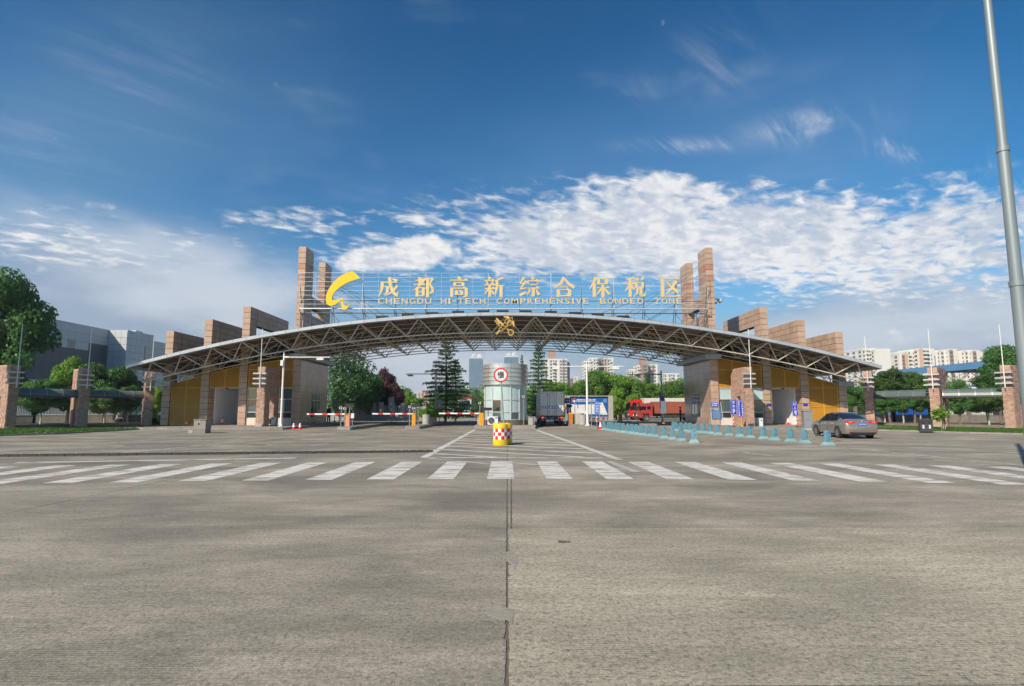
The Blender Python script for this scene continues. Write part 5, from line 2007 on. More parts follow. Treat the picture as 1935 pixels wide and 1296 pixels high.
def sedan(loc):
    t = thing('parked_car', 'champagne grey sedan driving away beside the right pavilion', 'car', loc, rad(1.5))
    ST = [(.00, .70, .40, .74, .60, .78), (.05, .83, .27, .90, .66, .955), (.16, .895, .22, .985, .69, 1.055), (.45, .905, .22, 1.0, .69, 1.085), (.72, .91, .22, .99, .68, 1.105), (1.02, .912, .22, .98, .655, 1.215), (1.38, .912, .22, .972, .625, 1.345), (1.72, .912, .22, .965, .60, 1.43),
          (2.1, .912, .22, .955, .595, 1.465), (2.5, .912, .22, .945, .60, 1.46), (2.85, .912, .22, .94, .615, 1.40), (3.2, .91, .22, .935, .66, 1.22), (3.52, .905, .22, .93, .72, 1.02), (3.9, .90, .22, .89, .72, .96), (4.3, .875, .22, .80, .68, .87), (4.58, .80, .25, .68, .62, .74), (4.70, .68, .32, .56, .55, .60)]
    rings = []
    for y, w, zb, be, wt, zt in ST:
        h = [(w * .70, zb), (w * .955, zb + .05), (w, zb + (be - zb) * .42), (w * .988, be - (be - zb) * .16), (w * .93, be), (wt, zt - .05), (wt * .80, zt - .012), (wt * .35, zt)]
        rings.append([(x, y, z) for x, z in h] + [(-x, y, z) for x, z in reversed(h)])
    n = len(rings[0])
    b, g, rg = MB(), MB(), MB()
    V = [p for r in rings for p in r]
    BF, GF, RF = [], [], []
    for k in range(len(rings) - 1):
        ya, yb = ST[k][0], ST[k + 1][0]
        for i in range(n):
            j = (i + 1) % n
            f = (k * n + i, k * n + j, (k + 1) * n + j, (k + 1) * n + i)
            side = i in (4, n - 6)
            topf = i in (5, 6, 7, 8, 9)
            if side and 1.02 <= ya < 3.2:
                GF.append(f)
            elif topf and .72 <= ya < 1.72 and i in (5, 6, 7, 8, 9):
                RF.append(f)
            elif topf and 2.5 <= ya < 3.52:
                GF.append(f)
            else:
                BF.append(f)
    BF.append(tuple(range(n)))
    BF.append(tuple((len(rings) - 1) * n + i for i in reversed(range(n))))
    b.add(V, BF).build('body', m_car, t, smooth=True)
    def used_only(F):
        ids = sorted({i for f in F for i in f})
        mp = {i: k for k, i in enumerate(ids)}
        return [V[i] for i in ids], [tuple(mp[i] for i in f) for f in F]
    g.add(*used_only(GF)).build('window', m_carg, t, smooth=True)
    rg.add(*used_only(RF)).build('rear_window', m_carg, t, smooth=True)
    for s in (-1, 1):
        # pillars and seal lines
        p = MB()
        p.bar((s * .905 * .94, 2.12, .955), (s * .605, 2.2, 1.415), .02, .075)
        p.bar((s * .872, 1.30, .97), (s * .64, 1.62, 1.37), .02, .10)
        p.build('pillar', m_black, t)
        d = MB()
        for y in (1.22, 2.18, 3.18):
            d.box(s * .900, s * .9155, y - .006, y + .006, .42, .93)
        d.build('door_gap', m_black, t)
        for y in (1.42, 2.42):
            MB().box(min(s * .90, s * .935), max(s * .90, s * .935), y, y + .20, .80, .83).build('door_handle', m_silver, t)
        MB().lathe([(.001, -.1), (.07, -.06), (.085, 0), (.06, .08), (.001, .1)], 10).build('mirror', m_car, t, smooth=True)
        o = KIDS(t)[-1]
        o.location = (s * 1.0, 3.02, 1.0)
        for y in (.98, 3.70):
            b2 = MB().lathe([(.001, 0), (.375, 0), (.375, .012), (.001, .012)], 26).build('wheel_arch', m_black, t)
            b2.location = (s * .902 if s > 0 else s * .902 - .012, y, .335)
            b2.rotation_euler = (0, rad(90), 0)
            wheel(t, s * .825, y, .325, .215, 5, s)
    # rear details
    for s in (-1, 1):
        tl = MB().poly([(s * .28, .035, .90), (s * .60, -.005, .86), (s * .80, .02, .86), (s * .895, .20, .95), (s * .78, .06, .985), (s * .30, .05, .95)], (0, .06, .0)).build('tail_light', m_tail, t)
        MB().poly([(s * .55, -.012, .885), (s * .70, -.004, .875), (s * .70, .0, .955), (s * .55, -.004, .94)], (0, .02, 0)).build('bulb', m_lit, tl)
        MB().box(min(s * .5, s * .72), max(s * .5, s * .72), -.012, .02, .38, .42).build('reflector', m_red, t)
    pl_ = MB().box(-.22, .22, -.012, .0, .74, .88).build('licence_plate', m_plate, t)
    link('lettering', fit(text_mesh('川A75V28', m_whiter, 1, .002, .01), w=.38, h=.085), pl_, (0, -.014, .81))
    MB().poly([(-.05, .04, .99), (.0, .035, .94), (.05, .04, .99), (0, .05, 1.03)], (0, -.02, 0)).build('badge', m_silver, t)
    MB().box(-.66, .66, -.01, .04, .27, .36).build('bumper_insert', m_black, t)
    MB().bar((-.72, -.006, .47), (.72, -.006, .47), .02, .012).build('bumper_crease', m_car, t)
    MB().box(-.75, .75, .3, 4.3, .17, .26).build('underbody', m_black, t)
    return t
car_ = sedan((18.62, 30.0, .0))
car_.scale = (.94, .94, .94)
car_.rotation_euler[2] = rad(-5)

def box_truck(loc):
    t = thing('box_truck', 'white box truck seen from behind with a blue plate number on its doors', 'truck', loc, rad(0))
    W, H0, H1, L = 1.13, .95, 3.16, 6.2
    m_tb = mat('truck_white', (.80, .79, .76), r=.45, m=.0, var=.08, sc=1.4, dirt=.22)
    MB().box(-W, W, .03, L, H0, H1).build('cargo_box', m_tb, t)
    for s in (-1, 1):
        d = MB()
        x0, x1 = (.015, W - .06) if s > 0 else (-W + .06, -.015)
        d.box(x0, x1, 0, .028, H0 + .06, H1 - .07)
        nz = 8
        for k in range(nz + 1):
            z = H0 + .1 + (H1 - H0 - .2) * k / nz
            d.box(x0 + .02, x1 - .02, -.014, 0, z - .02, z + .02)
        door = d.build('door', m_tb, t)
        for q in (.20, .42):
            b = MB().tube((s * q, -.035, H0 - .02), (s * q, -.035, H1 - .06), .018, n=6)
            for z in (H0 + .3, H0 + 1.1, H1 - .3):
                b.box(s * q - .035, s * q + .035, -.04, -.0, z - .02, z + .02)
            b.bar((s * q, -.04, H0 + .45), (s * (q + .18), -.05, H0 + .42), .02, .03)
            b.build('lock_bar', m_grey, door)
        for k in range(7):
            z = H0 + .15 + (H1 - H0 - .4) * k / 6
            xa = s * (W - .055)
            MB().box(min(xa, s * W), max(xa, s * W), -.006, .03, z, z + .17).build('reflector', m_red if k % 1 == 0 else m_whiter, t)
            sx = s * (W + .002)
            MB().box(min(sx, sx - s * .01), max(sx, sx - s * .01), .4 + k * .8, .6 + k * .8, H0 + .02, H0 + .07).build('reflector', m_red, t)
    for k, x in enumerate((-.85, -.45, .05, .42, .92)):
        MB().box(x - .07, x + .07, -.006, .02, H1 - .16, H1 - .11).build('reflector', m_red, t)
        MB().box(x - .07, x + .07, -.006, .02, H0 - .01, H0 + .04).build('reflector', m_red, t)
    for k in range(12):
        for s in (-1, 1):
            MB().box(min(s * W, s * (W + .02)), max(s * W, s * (W + .02)), .2 + k * .5, .3 + k * .5, H0 + .1, H1 - .1).build('side_rib', m_tb, t)
    MB().box(-W - .02, W + .02, .0, L, H1 - .0, H1 + .03).build('roof_rail', m_grey, t)
    m_num = mat('number_blue', (.06, .16, .30), r=.6, var=.3, sc=9)
    for k, c in enumerate('川A72Z7A'):
        x = -.88 + k * .283 + (.05 if k > 2 else 0)
        link('lettering', fit(text_mesh(c, m_num, 1, .002, .02), w=.20, h=.30), t, (x, -.019, H0 + .78))
    # chassis
    MB().box(-.45, .45, .1, L + 1.5, .62, .92).build('chassis', m_black, t)
    MB().box(-1.0, 1.0, .0, .10, .62, .93).build('rear_frame', m_black, t)
    br = MB().box(-1.02, 1.02, -.06, .04, .50, .60).build('bumper_bar', m_dark, t)
    for k in range(9):
        MB().box(-1.0 + k * .225, -.79 + k * .225, -.065, -.06, .515, .585).build('band', m_red if k % 2 else m_whiter, br)
    for s in (-1, 1):
        lamp_ = MB().box(min(s * .55, s * .98), max(s * .55, s * .98), -.04, .0, .70, .84).build('tail_light', m_tail, t)
        MB().box(min(s * .80, s * .95), max(s * .80, s * .95), -.05, -.04, .71, .83).build('bulb', m_lit, lamp_)
        MB().box(min(s * .56, s * .66), max(s * .56, s * .66), -.046, -.04, .72, .82).build('reverse_lamp', m_whiter, lamp_)
        MB().box(min(s * .52, s * 1.0), max(s * .52, s * 1.0), .22, .25, .22, .66).build('mud_flap', m_rubber, t)
        for q in (.66, .93):
            wheel(t, s * q, 1.35, .42, .24, 6, s)
        wheel(t, s * .9, L + .9, .42, .24, 6, s)
    pl_ = MB().box(-.22, .22, -.045, -.02, .68, .80).build('licence_plate', m_plate, t)
    link('lettering', fit(text_mesh('川A72Z7A', m_whiter, 1, .002, .01), w=.38, h=.07), pl_, (0, -.047, .74))
    MB().box(-1.05, 1.05, L + .25, L + 1.9, .55, 2.4).build('cab', m_white_p, t)
    return t
box_truck((Xat(1042.5, 53.2), 53.2, 0))

def lorry(loc, rz, label, cabc, boxc, L, Hb, hcab, rib=.28, sleeper=True):
    """lorry along local -X: cab in front, ribbed container behind"""
    t = thing('lorry', label, 'truck', loc, rz, 'lorries parked inside the zone')
    D = 1.2
    pr = [(0, .45), (-.02, 1.2), (.10, 1.35), (.38, hcab - .35), (.62, hcab), (1.9, hcab + .12), (2.0, hcab - .1), (2.0, .6), (1.55, .6), (1.5, 1.0), (.75, 1.0), (.7, .45)]
    MB().poly([(x, -D, z) for x, z in pr], (0, 2 * D, 0)).build('cab', cabc, t)
    for yy, nn in ((-D - .006, 0), (D + .002, 0)):
        MB().poly([(.42, yy, 1.45), (1.15, yy, 1.45), (1.15, yy, hcab - .35), (.62, yy, hcab - .35)], (0, .006, 0)).build('side_window', m_carg, t)
        MB().poly([(1.3, yy, 1.5), (1.75, yy, 1.5), (1.75, yy, hcab - .35), (1.3, yy, hcab - .35)], (0, .006, 0)).build('side_window', m_carg, t)
        MB().box(.36, 1.22, yy, yy + .004, .98, 1.0).build('door_sill', m_black, t)
    MB().poly([(.085, -D + .12, 1.38), (.085, D - .12, 1.38), (.36, D - .12, hcab - .38), (.36, -D + .12, hcab - .38)], (-.015, 0, .01)).build('windscreen', m_carg, t)
    MB().box(-.10, .12, -D, D, .35, .62).build('bumper', m_dark, t)
    for s in (-1, 1):
        MB().box(-.05, .0, min(s * .7, s * 1.1), max(s * .7, s * 1.1), .68, .86).build('headlight', m_whiter, t)
        MB().box(.15, .3, min(s * (D + .05), s * (D + .28)), max(s * (D + .05), s * (D + .28)), 1.6, 2.15).tube((.25, s * D, 2.1), (.22, s * (D + .2), 2.1), .02).build('mirror', m_black, t)
    MB().box(-.04, .0, -.65, .65, .7, 1.12).build('grille', m_black, t)
    b = MB().box(2.3, 2.3 + L, -D, D, 1.0, Hb)
    n = int(L / rib)
    for k in range(n):
        x = 2.3 + L * (k + .2) / n
        for s in (-1, 1):
            b.box(x, x + L / n * .5, min(s * D, s * (D + .035)), max(s * D, s * (D + .035)), 1.08, Hb - .08)
    b.build('container', boxc, t)
    MB().box(1.9, 2.3 + L, -.45, .45, .65, .98).build('chassis', m_black, t)
    for x in (1.12, 2.3 + L * .72, 2.3 + L * .72 + (1.05 if L > 6 else 99)):
        if x > 50:
            continue
        for s in (-1, 1):
            w = wheel(t, x, s * (D - .16), .46, .28, 6, s)
            w.rotation_euler = (rad(90) * -s, 0, 0)
    MB().box(3.0, 2.3 + L * .6, -D, -D + .06, .5, .85).build('side_guard', m_dark, t)
    return t
m_cont_w = mat('container_white', (.62, .60, .55), r=.5, var=.10, dirt=.2)
m_cont_r = mat('container_red', (.36, .10, .06), r=.55, var=.12, dirt=.25)
m_redb = mat('cab_red_bright', (.62, .03, .02), r=.25, var=.06, coat=.5)
m_redd = mat('cab_red_dull', (.40, .05, .05), r=.35, var=.1, coat=.3)
lorry((Xat(1183.5, 84), 84, 0), 0, 'bright red cab lorry with a long white container, farther of the two', m_redb, m_cont_w, 10.5, 3.15, 2.85)
lorry((Xat(1199, 75), 75, 0), 0, 'dull red lorry with a ribbed brown red container nearest the gate', m_redd, m_cont_r, 6.4, 2.52, 2.25)
lorry((Xat(878, 104), 104, 0), rad(90), 'white cab lorry with a red container coming towards the gate', m_white_p, m_cont_r, 9, 4.1, 3.2)
# a white van seen beyond the third lane
def small_van(loc, rz, label, c):
    t = thing('van', label, 'van', loc, rz, 'small vans beyond the gate')
    pr = [(0, .3), (0, .85), (.55, 1.0), (1.1, 1.65), (1.4, 1.8), (4.0, 1.8), (4.2, 1.5), (4.25, .3)]
    MB().poly([(x, -.8, z) for x, z in pr], (0, 1.6, 0)).build('body', c, t)
    for yy in (-.806, .8):
        MB().poly([(.85, yy, 1.05), (3.8, yy, 1.05), (3.8, yy, 1.6), (1.25, yy, 1.6)], (0, .006, 0)).build('side_window', m_carg, t)
    MB().poly([(.58, -.7, 1.04), (.58, .7, 1.04), (1.1, .7, 1.63), (1.1, -.7, 1.63)], (-.02, 0, .015)).build('windscreen', m_carg, t)
    for x in (.85, 3.4):
        for s in (-1, 1):
            w = wheel(t, x, s * .74, .3, .18, 5, s)
            w.rotation_euler = (rad(90) * -s, 0, 0)
    MB().box(-.04, .1, -.8, .8, .3, .5).build('bumper', m_dark, t)
    return t
small_van((Xat(846, 92), 92, 0), rad(80), 'small white van far beyond the third barrier boom', m_white_p)

# ------------------------------------------------------------------ people
def person(name, label, loc, rz, J, E, Rr, mats, paint_, cap=None, cat='person'):
    """one continuous body grown over a skeleton J with edges E, coloured by height and limb"""
    me = bpy.data.meshes.new('body')
    me.from_pydata(J, E, [])
    o = bpy.data.objects.new('tmp_body', me)
    COL.objects.link(o)
    sk = o.modifiers.new('skin', 'SKIN')
    sk.use_smooth_shade = True
    for k, v in enumerate(me.skin_vertices[0].data):
        v.radius = (Rr[k], Rr[k]) if not isinstance(Rr[k], tuple) else Rr[k]
        v.use_root = (k == 0)
    ss_ = o.modifiers.new('sub', 'SUBSURF')
    ss_.levels = ss_.render_levels = 2
    dg = bpy.context.evaluated_depsgraph_get()
    m2 = bpy.data.meshes.new_from_object(o.evaluated_get(dg))
    bpy.data.objects.remove(o)
    m2.name = 'body'
    m2.materials.clear()
    for a in mats:
        m2.materials.append(a)
    for p in m2.polygons:
        p.material_index = paint_(p.center)
        p.use_smooth = True
    t = thing(name, label, cat, loc, rz)
    link('body', m2, t)
    if cap:
        cap(t)
    return t
m_shirtg = mat('shirt_grey', (.15, .155, .15), r=.8)
m_navy = mat('navy_cloth', (.012, .013, .02), r=.85)
m_shirtw = mat('shirt_pale', (.30, .30, .31), r=.8)
def stand_body(h=1.74, arm=0.0):
    k = h / 1.74
    J = [(0, 0, .95), (0, 0, 1.12), (0, -.005, 1.32), (0, 0, 1.46), (0, -.01, 1.54), (0, -.02, 1.64), (0, -.02, 1.71),
         (-.17, 0, 1.42), (-.23, .02, 1.14), (-.22, -.06, .90), (-.215, -.08, .80),
         (.17, 0, 1.42), (.23, .02, 1.14), (.22, -.06, .90), (.215, -.08, .80),
         (-.10, 0, .88), (-.11, -.015, .48), (-.12, .01, .09), (-.13, -.13, .045),
         (.10, 0, .88), (.11, -.015, .48), (.12, .01, .09), (.13, -.13, .045)]
    E = [(0, 1), (1, 2), (2, 3), (3, 4), (4, 5), (5, 6), (3, 7), (7, 8), (8, 9), (9, 10), (3, 11), (11, 12), (12, 13), (13, 14), (0, 15), (15, 16), (16, 17), (17, 18), (0, 19), (19, 20), (20, 21), (21, 22)]
    R = [(.15, .11), (.14, .10), (.165, .12), (.11, .09), .055, .095, .07, .075, .055, .042, .035, .075, .055, .042, .035, .10, .075, .055, .042, .10, .075, .055, .042]
    return [tuple(a * k for a in j) for j in J], E, R
def face(t, z, m=None):
    MB().lathe([(.001, -.02), (.016, 0), (.001, .02)], 6).build('nose', m_skin, t)
    KIDS(t)[-1].location = (0, -.118, z - .03)
    for s in (-1, 1):
        MB().lathe([(.001, -.006), (.012, 0), (.001, .006)], 6).build('eye', m_black, t)
        KIDS(t)[-1].location = (s * .035, -.108, z)
def hat(z):
    def f(t):
        MB().lathe([(.105, -.01), (.11, .03), (.13, .085), (.12, .10), (.001, .105)], 16, (0, -.01, z)).build('peaked_cap', m_navy, t, smooth=True)
        MB().poly([(-.09, -.10, z - .0), (.09, -.10, z - .0), (.06, -.18, z - .03), (-.06, -.18, z - .03)], (0, 0, .012)).build('cap_peak', m_black, t)
        face(t, z - .06)
    return f
def hair(z):
    def f(t):
        MB().lathe([(.10, -.06), (.112, .0), (.09, .06), (.001, .09)], 14, (0, .0, z)).build('hair', m_hair, t, smooth=True)
        face(t, z - .07)
    return f
def pn(shirt=1.0):
    return lambda c: 0 if c.z > 1.50 or (abs(c.x) > .17 and c.z < .86) and abs(c.y) < .2 and c.z > .7 else (2 if c.z < .93 and abs(c.x) < .185 else 1 if c.z > .07 else 3)
J, E, R = stand_body(1.72)
person('person', 'guard in grey shirt, dark trousers and cap standing by the right corner block', (Xat(1284, 63), 63, 0), rad(60), J, E, R, [m_skin, m_shirtg, m_navy, m_black], pn(), hat(1.70))
J, E, R = stand_body(1.72)
person('person', 'person in dark clothes standing in shade by the left side window', (X0 - HALF[4] + .33 + .75, 55.9, PZ - .02), rad(-20), J, E, R, [m_skin, mat('shirt_dark', (.03, .03, .035), r=.8), m_navy, m_black], pn(), hair(1.69))
# squatting person under the left trees
J = [(0, .12, .34), (0, .10, .50), (0, .0, .72), (0, -.06, .86), (0, -.08, .93), (0, -.11, 1.02), (0, -.11, 1.08),
     (-.17, -.05, .82), (-.22, -.20, .62), (-.10, -.40, .60), (-.04, -.46, .62), (.17, -.05, .82), (.22, -.20, .62), (.10, -.40, .58), (.04, -.46, .60),
     (-.11, .06, .34), (-.17, -.34, .50), (-.16, -.16, .08), (-.17, -.30, .05), (.11, .06, .34), (.17, -.34, .50), (.16, -.16, .08), (.17, -.30, .05)]
person('person', 'person in a pale shirt squatting under the trees behind the left colonnade', (at(222, 800, 54).x, 54, .12), rad(75), J, E, R, [m_skin, m_shirtw, m_navy, m_black],
       lambda c: 0 if c.z > .90 or (c.y < -.36 and c.z > .52 and abs(c.x) < .12) else (1 if c.z > .50 and not (abs(c.x) > .09 and c.y < -.22 and c.z < .58) else 2 if c.z > .07 else 3), hair(1.06))

# ------------------------------------------------------------------ billboard with the zone map
bl = thing('billboard', 'wide blue and white map billboard on posts behind the box truck', 'billboard', (0, 80.5, 0))
xa, xb = Xat(1076, 80.5), Xat(1148, 80.5)
za, zb = at(1110, 787, 80.5).z, at(1110, 750.5, 80.5).z
for x in (xa - .35, xb + .35):
    MB().box(x - .32, x + .32, -.3, .3, 0, zb + .1).build('side_post', m_planter, bl)
MB().box(xa, xb, -.05, .1, za, zb).build('panel', mat('billboard_blue', (.012, .10, .36), r=.35, var=.12, sc=.4), bl)
MB().box(xa - .65, xb + .65, -.28, .28, zb + .1, zb + .22).build('top_beam', m_planter, bl)
W_, H_ = xb - xa, zb - za
qq = lambda u, v: (xa + W_ * u, -.056, za + H_ * v)
MB().poly([qq(*p) for p in ((.015, .64), (.2, .62), (.45, .62), (.66, .66), (.86, .74), (.985, .10), (.86, .09), (.8, .12), (.1, .12), (.05, .16))], (0, -.012, 0)).build('map', mat('map_white', (.66, .66, .63), r=.5, var=.12, sc=1.2), bl)
for u, v, a, b_ in ((.1, .5, .09, .06), (.2, .42, .02, .2), (.28, .22, .1, .06), (.52, .5, .07, .03), (.55, .42, .1, .025), (.68, .3, .05, .08), (.76, .5, .06, .06), (.83, .4, .08, .03), (.84, .22, .07, .07), (.4, .3, .015, .3)):
    MB().box(xa + W_ * u, xa + W_ * (u + a), -.074, -.068, za + H_ * v, za + H_ * (v + b_)).build('map_field', m_whiter if a > .05 else m_bluel if a < .03 else m_grey, bl)
link('lettering', fit(text_mesh('成都高新综合保税区园区示意图', m_whiter, 1, .004, .02), w=W_ * .5, h=H_ * .10), bl, (xa + W_ * .43, -.06, za + H_ * .86))
b = MB().box(xa + W_ * .2, xa + W_ * .66, -.058, -.055, za + H_ * .765, za + H_ * .785)
b.build('print', m_whiter, bl)
LK = H_ * .24
MB().poly([(xa + W_ * .115 + (x - 390) / 587 * LK, -.06, za + H_ * .86 - (y - 396) / 587 * LK) for x, y in LG], (0, -.01, 0)).build('swoosh', mat('swoosh_red', (.70, .06, .03), r=.4), bl)
MB().lathe([(.001, 0), (.3, 0), (.3, .01)], 14).build('round_mark', mat('mark_pale_blue', (.12, .25, .50), r=.4), bl)
f = KIDS(bl)[-1]
f.location = (xa + W_ * .92, -.06, za + H_ * .82)
f.rotation_euler = (rad(90), 0, 0)
for k in range(8):
    x = xa + W_ * (k + .5) / 8
    MB().box(x - .1, x + .1, .0, .2, 0, za).build('leg', m_planter, bl)
# round concrete planters
def planter(loc, label, h=.85, r=.33, plant=False):
    t = thing('planter', label, 'planter', loc, 0, 'round concrete planters on the islands')
    MB().lathe([(.001, 0), (r, 0), (r * 1.04, h), (r * .86, h), (r * .84, h - .12), (.001, h - .12)], 20).build('pot', m_planter, t, smooth=True)
    return t
planter(on(807, 52), 'front left round planter under the clipped green hedge')
planter(on(814, 53.0), 'middle round planter under the clipped green hedge')
planter(on(820, 54.0), 'rear round planter under the clipped green hedge')
planter(on(1100.5, 49.5), 'round concrete planter left of the twin arm lamp')
planter(on(1092, 52.0), 'large dark round planter behind the twin arm lamp', .95, .5)

# ------------------------------------------------------------------ vegetation
LM = {
 'broad': leaf_mat('leaf_green', (0.063, 0.157, 0.026), (0.209, 0.386, 0.046)),
 'dark': leaf_mat('leaf_dark', (0.044, 0.125, 0.032), (0.125, 0.278, 0.058)),
 'blue': leaf_mat('leaf_bluegreen', (0.053, 0.130, 0.050), (0.137, 0.263, 0.084)),
 'bright': leaf_mat('leaf_bright', (0.115, 0.251, 0.026), (0.315, 0.523, 0.063)),
 'purple': leaf_mat('leaf_purple', (0.045, 0.016, 0.022), (0.150, 0.054, 0.065)),
 'cedar': leaf_mat('needle_cedar', (0.058, 0.138, 0.058), (0.159, 0.306, 0.119)),
 'hedge': leaf_mat('leaf_hedge', (0.063, 0.179, 0.017), (0.231, 0.460, 0.031)),
 'mag': leaf_mat('leaf_mag', (0.043, 0.112, 0.032), (0.159, 0.252, 0.054)),
}
def quads(name, c, nrm, size, tint, m, asp=.6, seed=1):
    """leaf cards: centre c, facing nrm, with random spin"""
    rs = np.random.RandomState(seed)
    n = len(c)
    nrm = nrm / (np.linalg.norm(nrm, axis=1, keepdims=True) + 1e-9)
    t = rs.normal(size=(n, 3))
    t -= (t * nrm).sum(1, keepdims=True) * nrm
    t /= np.linalg.norm(t, axis=1, keepdims=True) + 1e-9
    bt = np.cross(nrm, t)
    s = size[:, None]
    # kite shaped leaf spray, slightly folded
    v = np.stack([c - t * s, c + bt * s * asp + nrm * s * .12, c + t * s, c - bt * s * asp + nrm * s * .12], 1).reshape(-1, 3)
    me = bpy.data.meshes.new(name)
    me.vertices.add(4 * n)
    me.vertices.foreach_set('co', v.ravel())
    me.loops.add(4 * n)
    me.loops.foreach_set('vertex_index', np.arange(4 * n, dtype=np.int32))
    me.polygons.add(n)
    me.polygons.foreach_set('loop_start', np.arange(0, 4 * n, 4, dtype=np.int32))
    me.polygons.foreach_set('loop_total', np.full(n, 4, dtype=np.int32))
    me.update()
    me.validate()
    a = me.attributes.new('tint', 'FLOAT', 'FACE')
    a.data.foreach_set('value', np.clip(tint, 0, 1))
    me.materials.append(m)
    return me
def crown_mesh(name, m, seed, lobes=42, per=230, leaf=.085, shape='round', lean=0.0, gap=.9):
    """unit crown: about 1 wide (radius .5) and 1 high, base at z 0"""
    rs = np.random.RandomState(seed)
    C, Nn, Sz, T = [], [], [], []
    k = 0
    while k < lobes:
        p = rs.uniform(-1, 1, 3)
        d = np.linalg.norm(p)
        if d > 1 or d < .30:
            continue
        z = p[2] * .5 + .5
        w = 1.0
        if shape == 'cone':
            w = max(.18, 1.05 - z * .85)
        elif shape == 'dome':
            w = 1.0 if z < .5 else math.sqrt(max(.05, 1 - ((z - .5) / .55) ** 2))
        elif shape == 'vase':
            w = .65 + .5 * z
        c = np.array([p[0] * .40 * w + lean * z, p[1] * .40 * w, .08 + z * .84])
        r = rs.uniform(.085, .17) * (.8 if shape == 'cone' else 1)
        n = int(per * (r / .13) ** 2)
        dd = rs.normal(size=(n, 3))
        dd /= np.linalg.norm(dd, axis=1, keepdims=True)
        rr = r * rs.uniform(.45, 1.12, (n, 1)) ** .6
        q = c + dd * rr * np.array([1.12, 1.12, .78])
        C.append(q)
        Nn.append(dd * .9 + rs.normal(size=(n, 3)) * .55 + np.array([0, 0, .35]))
        Sz.append(leaf * rs.uniform(.45, 1.0, n) * .30)
        base = rs.uniform(.1, .75)
        T.append(base + rs.normal(size=n) * .20)
        k += 1
    return quads(name, np.concatenate(C), np.concatenate(Nn), np.concatenate(Sz), np.concatenate(T), m, seed=seed)
def cedar_mesh(name, m, seed, tiers=19, leaf=.042):
    rs = np.random.RandomState(seed)
    C, Nn, Sz, T = [], [], [], []
    for k in range(tiers):
        z = .10 + .90 * (k / tiers) ** .92
        nb = rs.randint(5, 8)
        Lr = .54 * (1 - z) ** .62 * rs.uniform(.7, 1.15) + .02
        a0 = rs.uniform(0, 6.28)
        for j in range(nb):
            a = a0 + 6.28 * j / nb + rs.uniform(-.3, .3)
            L = Lr * rs.uniform(.62, 1.12)
            n = int(40 + 900 * L)
            f = rs.uniform(.08, 1, n) ** .75
            side = rs.normal(size=n) * .17 * L * (1.2 - f)
            x = np.cos(a) * f * L - np.sin(a) * side
            y = np.sin(a) * f * L + np.cos(a) * side
            zz = z + .030 * f - .10 * L * f ** 2 - np.abs(rs.normal(size=n)) * .012 - np.abs(side) * .25
            C.append(np.stack([x, y, zz], 1))
            Nn.append(np.stack([np.cos(a) * np.ones(n) * .2, np.sin(a) * np.ones(n) * .2, np.ones(n)], 1) + rs.normal(size=(n, 3)) * .6)
            Sz.append(leaf * rs.uniform(.3, .8, n) * .40)
            T.append(rs.uniform(.1, .6) + .3 * f + rs.normal(size=n) * .15)
    return quads(name, np.concatenate(C), np.concatenate(Nn), np.concatenate(Sz), np.concatenate(T), m, asp=.4, seed=seed)
CR = {}
for key, mt, n, shp, lobes in (('broad', 'broad', 3, 'round', 46), ('dark', 'dark', 2, 'round', 46), ('bright', 'bright', 1, 'dome', 40), ('purple', 'purple', 1, 'dome', 46), ('blue', 'blue', 1, 'vase', 40), ('mag', 'mag', 2, 'dome', 46)):
    CR[key] = [crown_mesh('crown', LM[mt], 11 * len(key) + 5 * q + ord(key[0]), lobes + 14, 430, .085 if key != 'blue' else .075, shp) for q in range(n)]
CR['feather'] = [crown_mesh('crown', LM['blue'], 77, 58, 85, .10, 'vase')]
CR['poplar'] = [crown_mesh('crown', LM['dark'], 91, 40, 150, .12, 'cone')]
CR['cedar'] = [cedar_mesh('crown', LM['cedar'], s) for s in (5, 8)]
def trunk_mesh(seed, limbs, m, z1=1.0, r0=.5):
    """unit trunk: height 1, radius about r0/10, with limbs reaching into the crown"""
    r = random.Random(seed)
    b = MB()
    pts = [Vector((0, 0, 0))]
    for k in range(1, 6):
        pts.append(Vector((r.uniform(-.03, .03), r.uniform(-.03, .03), k / 5 * z1)))
    for k in range(5):
        b.tube(pts[k], pts[k + 1], .05 * (1 - .12 * k), .05 * (1 - .12 * (k + 1)), 8)
    for k in range(limbs):
        z = r.uniform(.55, .98)
        i = min(4, int(z * 5))
        p = pts[i].lerp(pts[i + 1], z * 5 - i)
        a = math.tau * k / max(1, limbs) + r.uniform(-.4, .4)
        q = p + Vector((math.cos(a) * .22, math.sin(a) * .22, .25))
        e = q + Vector((math.cos(a) * .22, math.sin(a) * .22, .30))
        b.tube(p, q, .026, .018, 6).tube(q, e, .018, .008, 5)
    return b.mesh('trunk', m, smooth=True)
TRK = {'n': [trunk_mesh(s, 6, m_bark) for s in (1, 2)], 'w': [trunk_mesh(s, 6, m_barkw) for s in (3, 4)], 'c': [trunk_mesh(7, 0, m_bark)]}
ntree = 0
def tree(kind, X, Y, zc, zt, w, label, group=None, trunk='n', nm='tree', z0=0.0, tr=None):
    """crown from zc to zt above ground, w wide; trunk from the ground into it"""
    global ntree
    ntree += 1
    r = random.Random(ntree)
    t = thing(nm, label, 'tree', (X, Y, z0), r.uniform(0, 6.28), group)
    c = r.choice(CR[kind])
    link('crown', c, t, (0, 0, zc), None, (w, w * r.uniform(.9, 1.05), zt - zc))
    th = zc + (zt - zc) * (.42 if kind != 'cedar' else .97)
    tr = tr or max(.09, .022 * zt)
    if kind == 'cedar':
        link('trunk', TRK['c'][0], t, (0, 0, 0), None, (tr / .05, tr / .05, th))
    else:
        link('trunk', r.choice(TRK[trunk]), t, (0, 0, 0), None, (tr / .05 * 1.0, tr / .05 * 1.0, th))
    return t
